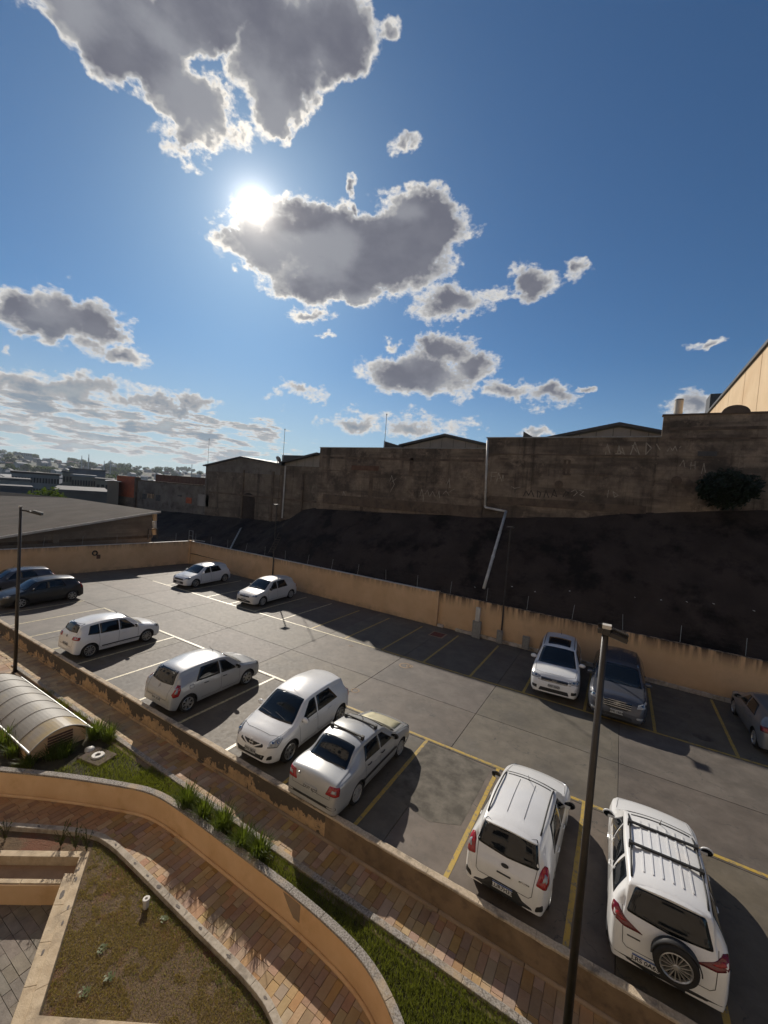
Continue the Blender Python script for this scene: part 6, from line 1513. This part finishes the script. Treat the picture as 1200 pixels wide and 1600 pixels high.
s8['patches'] = [('upper_grille', 'front', [(-.46, .84), (.46, .84), (.40, .66), (.30, .60), (-.30, .60), (-.40, .66)], 'blackplastic', .005, .04), ('lower_grille', 'front', [(-.5, .32), (.5, .32), (.44, .42), (-.44, .42)], 'blackplastic', .005, .03)]
s8['strips'] = [('grille_bar', 'front', [(-.44, .66 + .055 * k), (.44, .66 + .055 * k)], .018, 'chrome', .011) for k in range(4)]
c = Car(s8); t = car_at(c, 'dark blue grey SUV facing the camera, behind the foreground lamp post', .42, 17.55, False, 'five', 'bluegrey', 0.0); c.emblem(True, .755, 'hoval', .07); c.plate(True, .50, 'FPR 1B64', False); c.rails(2.05, 4.05, .62, .04, 'chrome')
# silver hatch at the right edge
s9 = hatch(3.90, 1.66, 1.47, 2.47, .76, c0=1.0, c1=1.70, zre=.09, roof_end=.42, tailz=1.02)
s9['lamps'][1] = ('tail', [(-.18, -.08), (.12, -.09), (.16, .07), (-.14, .09)], (3.74, .68, .86), .75, .1, 'redlens2')
c = Car(s9); car_at(c, 'silver hatchback at the right edge, nose to the orange wall', 5.25, 20.75, True, 'five', 'greysilver', 2); c.emblem(False, .90, 'vw', .05); c.plate(False, .58, 'GCA 7D20', False)
# far white hatchbacks
s10 = hatch(3.93, 1.71, 1.48, 2.53, .78, c0=.96, c1=1.70, zre=.09, roof_end=.40, tailz=1.0)
s10['patches'] = [('upper_grille', 'front', [(-.45, .58), (.45, .58), (.42, .66), (-.42, .66)], 'blackplastic', .005, .03), ('lower_grille', 'front', [(-.5, .32), (.5, .32), (.48, .48), (-.48, .48)], 'blackplastic', .005, .03)]
s10['strips'] = [('grille_bar', 'front', [(-.5, .575), (.5, .575)], .02, 'chrome', .010)]
c = Car(s10); car_at(c, 'white hatchback parked nearest the far left wall corner', -26.45, 17.95, False, 'seven', 'white', 3); c.emblem(True, .575, 'bowtie', .05, m='yellow'); c.plate(True, .40, 'GGT 5021', False)
s11 = hatch(4.06, 1.73, 1.53, 2.59, .80, c0=.98, c1=1.72, roof_end=.44, zre=.10, tailz=1.02)
s11['patches'] = [('upper_grille', 'front', [(-.40, .60), (.40, .60), (.38, .68), (-.38, .68)], 'blackplastic', .005, .03), ('lower_grille', 'front', [(-.6, .30), (.6, .30), (.5, .42), (-.5, .42)], 'blackplastic', .005, .03)]
s11['mirrormat'] = 'blackplastic'
c = Car(s11); car_at(c, 'off white hatchback parked right of the far corner hatchback', -19.85, 18.10, False, 'cover', 'whitedusty', 2); c.emblem(True, .65, 'diamond', .06); c.plate(True, .44, 'FRT 3B96', False)
# dark hatchbacks at the left edge
s12 = hatch(4.0, 1.74, 1.50, 2.48, .84, c0=.98, c1=1.70, zre=.11, roof_end=.50, tailz=1.0, plan=(.9, .7, .5, .7))
c = Car(s12); car_at(c, 'charcoal hatchback in the shade at the left, nose to the low wall', -28.25, 8.85, False, 'seven', 'dark', 0, .95); c.plate(True, .44, 'EJA 2190', False)
s13 = hatch(4.2, 1.75, 1.50, 2.55, .84, c0=1.05, c1=1.80, zre=.11, roof_end=.50, tailz=1.0)
c = Car(s13); car_at(c, 'blue grey car half hidden beyond the charcoal hatchback at the left edge', -31.9, 8.75, False, 'seven', 'bluegrey', 0, .92); c.plate(True, .44, 'CHB 8431', False)

# ------------------------------------------------------------------ planting
def blades(name, pts_fn, n, h0, h1, w, m, lean=.35, parent=None, seg=1, **k):
    v = []; f = []
    for i in range(n):
        p = pts_fn()
        if p is None: continue
        x, y, z = p; h = rnd.uniform(h0, h1); a = rnd.uniform(0, 2 * PI); b = rnd.uniform(0, 2 * PI); l = h * lean * rnd.uniform(.2, 1.2)
        dx, dy = math.cos(a) * w / 2, math.sin(a) * w / 2; ex, ey = math.cos(b) * l, math.sin(b) * l; q = len(v)
        v += [(x - dx, y - dy, z), (x + dx, y + dy, z), (x + dx * .7 + ex * .35, y + dy * .7 + ey * .35, z + h * .6), (x - dx * .7 + ex * .35, y - dy * .7 + ey * .35, z + h * .6), (x + ex, y + ey, z + h)]
        f += [(q, q + 1, q + 2, q + 3), (q + 3, q + 2, q + 4)]
    return obj(name, pyd(v, f), m, parent, **k)
NR = offset(NEAR, .16)
def in_planter():
    for _ in range(30):
        x = rnd.uniform(-13.5, .6); y = rnd.uniform(2.2, 6.42)
        yb = yint(NR, x)
        if x > -1.15: yb = 1.5
        if yb is None: continue
        if y < yb: continue
        if x < -12.4 and y > 4.6: continue
        d = noise.noise(Vector((x * 1.3, y * 1.3, 0)))
        if x < -10.6 and rnd.random() < .6 + d: continue
        return (x, y, -.44)
blades('planter_grass', in_planter, 52000, .05, .115, .009, M['grass'], .7, kind='stuff', label='bright green grass filling the raised planter', category='grass')
def in_lawn():
    for _ in range(30):
        x = rnd.uniform(-10.4, -2.4); y = rnd.uniform(.8, 4.9); yt = yint(GARD, x)
        if yt is None or y > yt - .15: continue
        p = Vector((x, y)); 
        # keep to the lawn side of the frame
        if (p - A1).dot(n1) > -.02 and (p - A1).dot(n2) > -.02: continue
        if (p - A1).dot(n2) > -.015: continue
        if (p - B0).dot(nb) > -.02: continue
        return (x, y, -1.06)
def in_lawn_green():
    p = in_lawn()
    if p is None: return None
    e = yint(GARD, p[0]) - p[1]
    return p if rnd.random() < max(.05, 1.0 - e * 2.0) * (.7 + noise.noise(Vector(p) * 1.5)) else None
def in_lawn_dry():
    p = in_lawn()
    if p is None: return None
    d = noise.noise(Vector((p[0] * 1.1, p[1] * 1.1, 7))) + .6 * noise.noise(Vector((p[0] * 4.1, p[1] * 4.1, 2)))
    return p if d < .05 else (p if rnd.random() < .18 else None)
blades('dry_lawn', in_lawn_dry, 46000, .012, .035, .008, M['drygrass'], 1.6, kind='stuff', label='sparse brown lawn in the lower garden', category='grass')
blades('lawn_green', in_lawn_green, 30000, .02, .05, .008, M['grass'], 1.2, kind='stuff', label='green edge of the lower lawn along the kerb', category='grass')
def wk_weeds():
    x = rnd.uniform(-17.6, -12.5); return (x, rnd.uniform(6.2, 6.5) , -.44) if noise.noise(Vector((x * 1.6, 0, 3))) > -.1 else None
blades('edge_grass', wk_weeds, 2600, .06, .20, .010, M['grass'], .6, kind='stuff', label='tufts of grass between canopy and walkway rim', category='grass')
def strap_clump(label, x, y, z, n, h, group, spread=.26):
    v = []; f = []
    for i in range(int(n * 2.2)):
        a = rnd.uniform(0, 2 * PI); r0 = rnd.uniform(0, spread * .8); hh = h * rnd.uniform(.45, 1.0); out = rnd.uniform(.1, 1.0) * spread * 1.25; w = rnd.uniform(.006, .011); q = len(v); ns = 5
        bx, by = r0 * math.cos(a), r0 * math.sin(a); a2 = a + rnd.uniform(-.6, .6); dx, dy = -math.sin(a2) * w, math.cos(a2) * w
        for k in range(ns + 1):
            t = k / ns; ww = (1 - t ** 2.2); px, py = bx + math.cos(a2) * out * t ** 1.6, by + math.sin(a2) * out * t ** 1.6; pz = hh * (t - .22 * t ** 3 * (out / spread))
            v += [(px - dx * ww, py - dy * ww, pz), (px + dx * ww, py + dy * ww, pz)]
        f += [(q + 2 * k, q + 2 * k + 1, q + 2 * k + 3, q + 2 * k + 2) for k in range(ns)]
    t_ = thing('strap_leaf_plant', label, 'plant', (x, y, z), 0, group)
    half = len(f) // 2; obj('leaves', pyd(v, f), M['strap'], t_)
    st = MB()
    for k in range(3):
        a = rnd.uniform(0, 6.28); st.tube([(0, 0, 0), (.08 * math.cos(a), .08 * math.sin(a), h * .7), (.2 * math.cos(a), .2 * math.sin(a), h * 1.15)], .005, 4)
    st.build('stem', M['weed'], t_)
    return t_
G1 = 'strappy plants in the raised planter row'; G2 = 'strappy plants around the canopy'
for (px, py, n, h, lab) in ((292, 1258, 150, .62, 'strappy green plant, first clump of the row beside the walkway, nearest the canopy'), (318, 1272, 110, .5, 'shorter strappy plant, second clump of the planter row'), (348, 1292, 150, .6, 'bushy strappy plant, third clump of the planter row'),
                            (378, 1316, 110, .46, 'strappy plant, fourth clump of the planter row'), (405, 1332, 130, .52, 'strappy plant, last clump of the row nearest the grey bare patch')):
    c = at(px, py, -.40); strap_clump(lab, c.x, min(6.33, max(6.12, c.y)), -.44, n, h, G1)
for (px, py, n, h, lab) in ((150, 1150, 170, .62, 'large strappy clump at the canopy corner beside the walkway rim'), (170, 1152, 110, .55, 'strappy clump right of the large one by the canopy'), (100, 1178, 120, .50, 'strappy clump in front of the canopy end wall'), (82, 1182, 80, .42, 'small strappy clump under the canopy eave'),
                            (8, 1165, 130, .7, 'strappy clump at the left edge before the canopy'), (22, 1178, 90, .55, 'strappy clump beside the canopy side wall'), (45, 1192, 60, .35, 'low thin strappy tuft near the orange planter wall')):
    c = at(px, py, -.40); strap_clump(lab, c.x, c.y, -.44, n, h, G2)
# weeds by the lower kerb
for (px, py, lab) in ((8, 1312, 'thin weed with bare upright stems behind the kerb at the left edge'), (95, 1322, 'thin weed with bare stems behind the kerb joint'), (118, 1326, 'second thin weed, right of the kerb joint weed'), (135, 1330, 'low weed in the garden corner')):
    c = at(px, py, -1.05); t = thing('weed', lab, 'plant', (c.x, c.y, -1.06), 0, 'weeds behind the lower kerb'); b = MB(); lv = []; lf = []
    for k in range(12):
        a = rnd.uniform(0, 6.28); l = rnd.uniform(.25, .6); r = rnd.uniform(.05, .2); b.tube([(0, 0, 0), (r * .4 * math.cos(a), r * .4 * math.sin(a), l * .6), (r * math.cos(a), r * math.sin(a), l)], .005, 4, False)
        for j in range(6):
            q = len(lv); z = l * rnd.uniform(.1, .9); x = r * z / l * math.cos(a); y = r * z / l * math.sin(a); d = Vector((rnd.uniform(-1, 1), rnd.uniform(-1, 1), rnd.uniform(-.2, .6))).normalized() * .05; e = d.orthogonal().normalized() * .014
            o = Vector((x, y, z)); lv += [o, o + d * .5 + e, o + d, o + d * .5 - e]; lf.append((q, q + 1, q + 2, q + 3))
    b.build('stem', M['weed'], t); obj('leaves', pyd(lv, lf), M['weed'], t)
M['clover'] = leaf('pale_weed_leaf', (0.08, 0.10, 0.035), (0.13, 0.16, 0.06), .3)
for (px, py) in ((160, 1484), (170, 1530), (131, 1553), (256, 1438)):
    c = at(px, py, -1.05); lv = []; lf = []
    for k in range(22):
        q = len(lv); a = rnd.uniform(0, 6.28); r = rnd.uniform(.0, .09); o = Vector((r * math.cos(a), r * math.sin(a), rnd.uniform(.03, .055))); d = Vector((math.cos(a + 1), math.sin(a + 1), .2)) * .028; e = Vector((-d.y, d.x, 0)) * .5
        lv += [o - d - e * 0, o + e, o + d, o - e]; lf.append((q, q + 1, q + 2, q + 3))
    o = obj('small_weed', pyd(lv, lf), M['clover']); o.location = (c.x, c.y, -1.06); tag(o, 'small pale green weed rosette on the brown lawn', 'plant', 'small weed rosettes on the lower lawn')
def foliage(n, rad, size, seed, squash=1.0, lumps=9):
    r = random.Random(seed); L_ = [(Vector((r.uniform(-1, 1), r.uniform(-1, 1), r.uniform(-.6, .9))).normalized() * r.uniform(.25, .75), r.uniform(.35, .62)) for _ in range(lumps)]; v = []; f = []
    for i in range(n):
        c, q = r.choice(L_); d = Vector((r.gauss(0, 1), r.gauss(0, 1), r.gauss(0, 1))).normalized() * q * r.uniform(.55, 1.05); p = (c + d) * rad; p.z *= squash
        a = Vector((r.gauss(0, 1), r.gauss(0, 1), r.gauss(0, 1))).normalized(); b = a.orthogonal().normalized(); s = size * r.uniform(.6, 1.4); k = len(v)
        v += [p - a * s, p + b * s * .5, p + a * s, p - b * s * .5]; f.append((k, k + 1, k + 2, k + 3))
    return pyd(v, f)
bc = onY(1143, 757, 27.6)
t = thing('wall_bush', 'dark leafy bush growing against the tall block wall at right', 'bush', (bc.x, 27.7, bc.z - 1.6))
o = obj('crown', foliage(5200, 1.38, .12, 9, .85, 26), M['bush'], t); o.location = (-.1, 0, 1.35)
b = MB()
for k in range(6): a = k * 1.05; b.tube([(0, .6, .6), (.3 * math.cos(a), .4 + .2 * math.sin(a), 1.0), (1.2 * math.cos(a), .4 * math.sin(a), 2.0)], [.06, .045, .02], 6)
b.build('stem', M['bark'], t)
# ------------------------------------------------------------------ the district beyond, and hazy hills
CW = {'cream': (.42, .38, .30), 'grey': (.26, .25, .24), 'white': (.50, .49, .46), 'ochre': (.34, .26, .17), 'brick': (.28, .12, .07), 'bluegrey': (.20, .22, .26)}
for k_, c in CW.items(): c = tuple(q * .62 for q in c); M['w_' + k_] = mat('house_wall_' + k_, c, tuple(q * .8 for q in c), scale=.3, rough=.9)
for k_, c in {'terra': (.22, .085, .05), 'dark': (.07, .06, .055), 'fibre': (.20, .19, .18), 'light': (.42, .42, .42)}.items(): c = tuple(q * .7 for q in c); M['r_' + k_] = mat('house_roof_' + k_, c, tuple(q * .75 for q in c), scale=.4, rough=.8)
M['winpane'] = mat('dark_window_pane', (.02, .022, .026), flat=True, rough=.2)
def house_meshes(w, d, h, kind):
    wall = MB().box(-w / 2, w / 2, -d / 2, d / 2, -6, h).me()
    if kind == 'gable':
        rf = MB().add([(-w / 2 - .3, -d / 2 - .3, h), (w / 2 + .3, -d / 2 - .3, h), (w / 2 + .3, d / 2 + .3, h), (-w / 2 - .3, d / 2 + .3, h), (-w / 2 - .3, 0, h + d * .22), (w / 2 + .3, 0, h + d * .22)], [(0, 1, 5, 4), (2, 3, 4, 5), (0, 4, 3), (1, 2, 5), (3, 2, 1, 0)]).me()
    else: rf = MB().box(-w / 2 - .15, w / 2 + .15, -d / 2 - .15, d / 2 + .15, h, h + .35).me()
    wn_ = MB(); fl = max(1, int(h / 3))
    for q in range(fl):
        for i in range(max(2, int(w / 3))):
            x = -w / 2 + w * (i + .5) / max(2, int(w / 3)); wn_.box(x - .55, x + .55, -d / 2 - .06, -d / 2 + .05, q * 3 + 1.0, q * 3 + 2.2)
    for q in range(fl):
        for i in range(max(2, int(d / 3))):
            y = -d / 2 + d * (i + .5) / max(2, int(d / 3)); wn_.box(w / 2 - .05, w / 2 + .06, y - .55, y + .55, q * 3 + 1.0, q * 3 + 2.2)
    return wall, rf, wn_.me()
protos = []
for i in range(14):
    w, d, h = rnd.uniform(8, 16), rnd.uniform(7, 12), rnd.choice((3.2, 3.5, 5.5, 6.2, 6.5, 9)); kind = rnd.choice(('gable', 'gable', 'flat'))
    wall, rf, wi_ = house_meshes(w, d, h, kind); wall.materials.append(M['w_' + rnd.choice(list(CW))]); rf.materials.append(M['r_' + rnd.choice(('terra', 'terra', 'dark', 'fibre', 'fibre', 'light'))]); wi_.materials.append(M['winpane']); protos.append((wall, rf, wi_, w, d))
placed = []
def house(i, x, y, rot, label, group, parts=True):
    wall, rf, wi_, w, d = protos[i]; z = terrain_z(x, y); t = thing('house', label, 'house', (x, y, z), rot, group)
    for nm, me in (('wall', wall), ('roof', rf)) + ((('windows', wi_),) if parts else ()):
        o = bpy.data.objects.new(nm, me); C.objects.link(o); o.parent = t
        if nm == 'windows': o['kind'] = 'stuff'
tries = 0
while len(placed) < 270 and tries < 8000:
    tries += 1; a = math.radians(rnd.uniform(-90, -51)); r = 150 + 1350 * rnd.random() ** .85
    x, y = r * math.sin(a), r * math.cos(a)
    if r < 330 and rnd.random() < .5: continue
    if any((x - q[0]) ** 2 + (y - q[1]) ** 2 < (13 + r * .012) ** 2 for q in placed): continue
    placed.append((x, y)); near_ = r < 420
    house(rnd.randrange(14), x, y, rnd.choice((0, PI / 2)) + rnd.uniform(-.5, .5) + .6, 'small low house among many in the district below the hills' if near_ else 'small distant house among many on the hazy hillside', 'houses in the district beyond the warehouse' if near_ else 'houses on the far hillside', near_)
# recognisable buildings in the middle distance
def polar(px, py, dist):
    r = ray(px, py); k = dist / math.hypot(r.x, r.y); return EYE + r * k
def block(label, px0, px1, ptop, dist, depth, wm, rm, rows=0, cols=0, name='office_building', gable=False):
    a = polar(px0, ptop, dist); b = polar(px1, ptop, dist); d = Vector((b.x - a.x, b.y - a.y, 0)); w = d.length; d.normalize(); M_ = Mxy((a.x, a.y, 0), d); h = (a.z + b.z) / 2; z0 = -9
    t = thing(name, label, 'building', (a.x, a.y, 0)); t.rotation_euler.z = math.atan2(d.y, d.x)
    MB().box(0, w, 0, depth, z0, h).build('wall', M[wm], t)
    if gable: MB().add([(-.3, -.3, h), (w + .3, -.3, h), (w + .3, depth, h), (-.3, depth, h), (w / 2, -.3, h + w * .10), (w / 2, depth, h + w * .10)], [(0, 1, 4), (1, 2, 5, 4), (3, 0, 4, 5), (2, 3, 5)]).build('roof', M[rm], t)
    else: MB().box(-.3, w + .3, -.3, depth + .3, h, h + .5).build('roof', M[rm], t)
    if rows:
        for q in range(rows):
            for i in range(cols):
                x = w * (i + .5) / cols; zz = h - 1.6 - q * 3.0
                o = MB().box(x - w / cols * .32, x + w / cols * .32, -.08, .02, zz - .8, zz + .6).build('window', M['winpane'], t)
    return t
block('long pale two storey office building with rows of dark windows', 18, 93, 741, 150, 14, 'w_white', 'r_dark', 2, 16)
block('pale low annex in front of the long office building', 0, 46, 751, 120, 10, 'w_white', 'r_fibre', 1, 6)
block('cream factory wall with dark vertical openings', 112, 150, 745, 135, 18, 'w_cream', 'r_light', 1, 9)
block('cream factory annex right of the factory wall', 150, 178, 751, 120, 14, 'w_cream', 'r_fibre', 1, 4)
block('small cream gabled shed beside the red brick wall', 168, 186, 752, 62, 10, 'w_cream', 'r_light', 0, 0, 'shed', True)
block('cream tall block beside the cream factory', 98, 113, 739, 140, 12, 'w_cream', 'r_fibre', 2, 3)
block('blue grey warehouse with broad roof behind the factory', 108, 165, 735, 190, 30, 'w_bluegrey', 'r_fibre', 0, 0, 'warehouse')
block('pale hilltop building breaking the skyline at the left', 23, 50, 708, 1250, 30, 'w_white', 'r_dark', 2, 8)
block('long green grey warehouse behind the left roof', 0, 48, 764, 90, 6, 'w_bluegrey', 'r_fibre', 0, 0, 'warehouse')
t = block('low grey roofed shed beyond the left warehouse', 84, 168, 771, 82, 20, 'w_grey', 'r_fibre', 0, 0, 'shed')
for (px, pt, dist, lab) in ((139, 710, 900, 'tallest thin radio mast on the hills'), (128, 712, 950, 'shorter radio mast left of the tallest'), (163, 720, 700, 'stubby mast right of the tallest'), (173, 719, 700, 'second stubby mast, right of the first one'), (300, 725, 500, 'slim tower near the gabled building')):
    p = polar(px, pt, dist); z0 = terrain_z(p.x, p.y); t = thing('radio_mast', lab, 'mast', (p.x, p.y, z0)); h = p.z - z0
    MB().tube([(0, 0, 0), (0, 0, h * .8)], dist * .0011, 5).build('lower_mast', M['galv'], t); MB().tube([(0, 0, h * .8), (0, 0, h)], dist * .0006, 5).build('tip', M['galv'], t)
trees = [foliage(900, 6, .75, 30 + i, .8, 8) for i in range(5)]
for m_ in trees: m_.materials.append(M['treeleaf'])
trunk = MB().tube([(0, 0, -2), (.2, 0, 3), (0, .2, 6)], [.4, .3, .15], 6).me(); trunk.materials.append(M['bark'])
def tree(x, y, s, label, group):
    z = terrain_z(x, y); t = thing('tree', label, 'tree', (x, y, z), rnd.uniform(0, 6), group); o = bpy.data.objects.new('crown', rnd.choice(trees)); C.objects.link(o); o.parent = t; o.location = (0, 0, 5.5 * s); o.scale = (s, s, s * rnd.uniform(.8, 1.1))
    q = bpy.data.objects.new('trunk', trunk); C.objects.link(q); q.parent = t
k = 0
while k < 160:
    a = math.radians(rnd.uniform(-90, -51)); r = 170 + 1500 * rnd.random() ** .7; x, y = r * math.sin(a), r * math.cos(a)
    if any((x - q[0]) ** 2 + (y - q[1]) ** 2 < 80 for q in placed): continue
    tree(x, y, rnd.uniform(.6, 1.0) * (1 + r / 1500), 'green tree in the district beyond the lot', 'trees scattered over the far district'); k += 1
for i in range(16):
    p = polar(118 + i * 3.3, 735, 420 + rnd.uniform(-15, 15)); tree(p.x, p.y, 1.35, 'dark tree in the dense row before the hills', 'row of dark trees before the hills')
p = polar(68, 775, 72); t = thing('tree', 'yellow green tree showing its top above the left warehouse roof', 'tree', (p.x, p.y, -2.5)); o = obj('crown', foliage(2600, 3.4, .22, 77, .8, 9), M['treeleaf'], t); o.location = (0, 0, p.z + 1.2)
q = MB().tube([(0, 0, 0), (.1, 0, p.z + 1)], [.25, .12], 6).build('trunk', M['bark'], t)
p = polar(56, 777, 74); t = thing('tree', 'second yellow green treetop left of the first, above the warehouse roof', 'tree', (p.x, p.y, -2.5)); o = obj('crown', foliage(1600, 2.6, .22, 78, .8, 7), M['treeleaf'], t); o.location = (0, 0, p.z + .6)
q = MB().tube([(0, 0, 0), (.1, 0, p.z + 1)], [.25, .12], 6).build('trunk', M['bark'], t)
# ------------------------------------------------------------------ the apartment building the picture is taken from (seen in the car glass)
M['facade'] = mat('peach_facade', (0.54, 0.44, 0.34), (0.60, 0.50, 0.40), scale=.6, rough=.85, bump=.2, bscale=40)
ap = thing('apartment_building', 'tall peach apartment building behind the viewer, reflected in the car windows', 'building', (-2, -1.6, -2.2))
MB().box(-34, 24, -11, 0, -.5, 27).build('wall', M['facade'], ap)
MB().box(-34.4, 24.4, -11.3, .35, 27.01, 27.6).build('roof', M['darkroof'], ap)
for fl in range(9):
    for k in range(17):
        x = -32 + 3.35 * k; z = 1.6 + fl * 2.85
        w_ = MB().box(x - .75, x + .75, .002, .03, z, z + 1.25).build('window', M['winpane'], ap)
        MB().box(x - .83, x + .83, .002, .09, z - .09, z - .004).build('sill', M['whitetrim'], w_)
# ------------------------------------------------------------------ haze
hm = bpy.data.materials.new('haze_air'); hm.use_nodes = True; N = hm.node_tree.nodes; N.clear()
vo = N.new('ShaderNodeVolumePrincipled'); vo.inputs['Density'].default_value = HAZE; vo.inputs['Color'].default_value = (.80, .88, 1.0, 1); vo.inputs['Anisotropy'].default_value = .3
ou = N.new('ShaderNodeOutputMaterial'); hm.node_tree.links.new(vo.outputs[0], ou.inputs['Volume'])
if HAZE > 0: obj('haze', MB().box(-3600, 3600, -3600, 3600, -24, 110).me(), hm, kind='stuff')
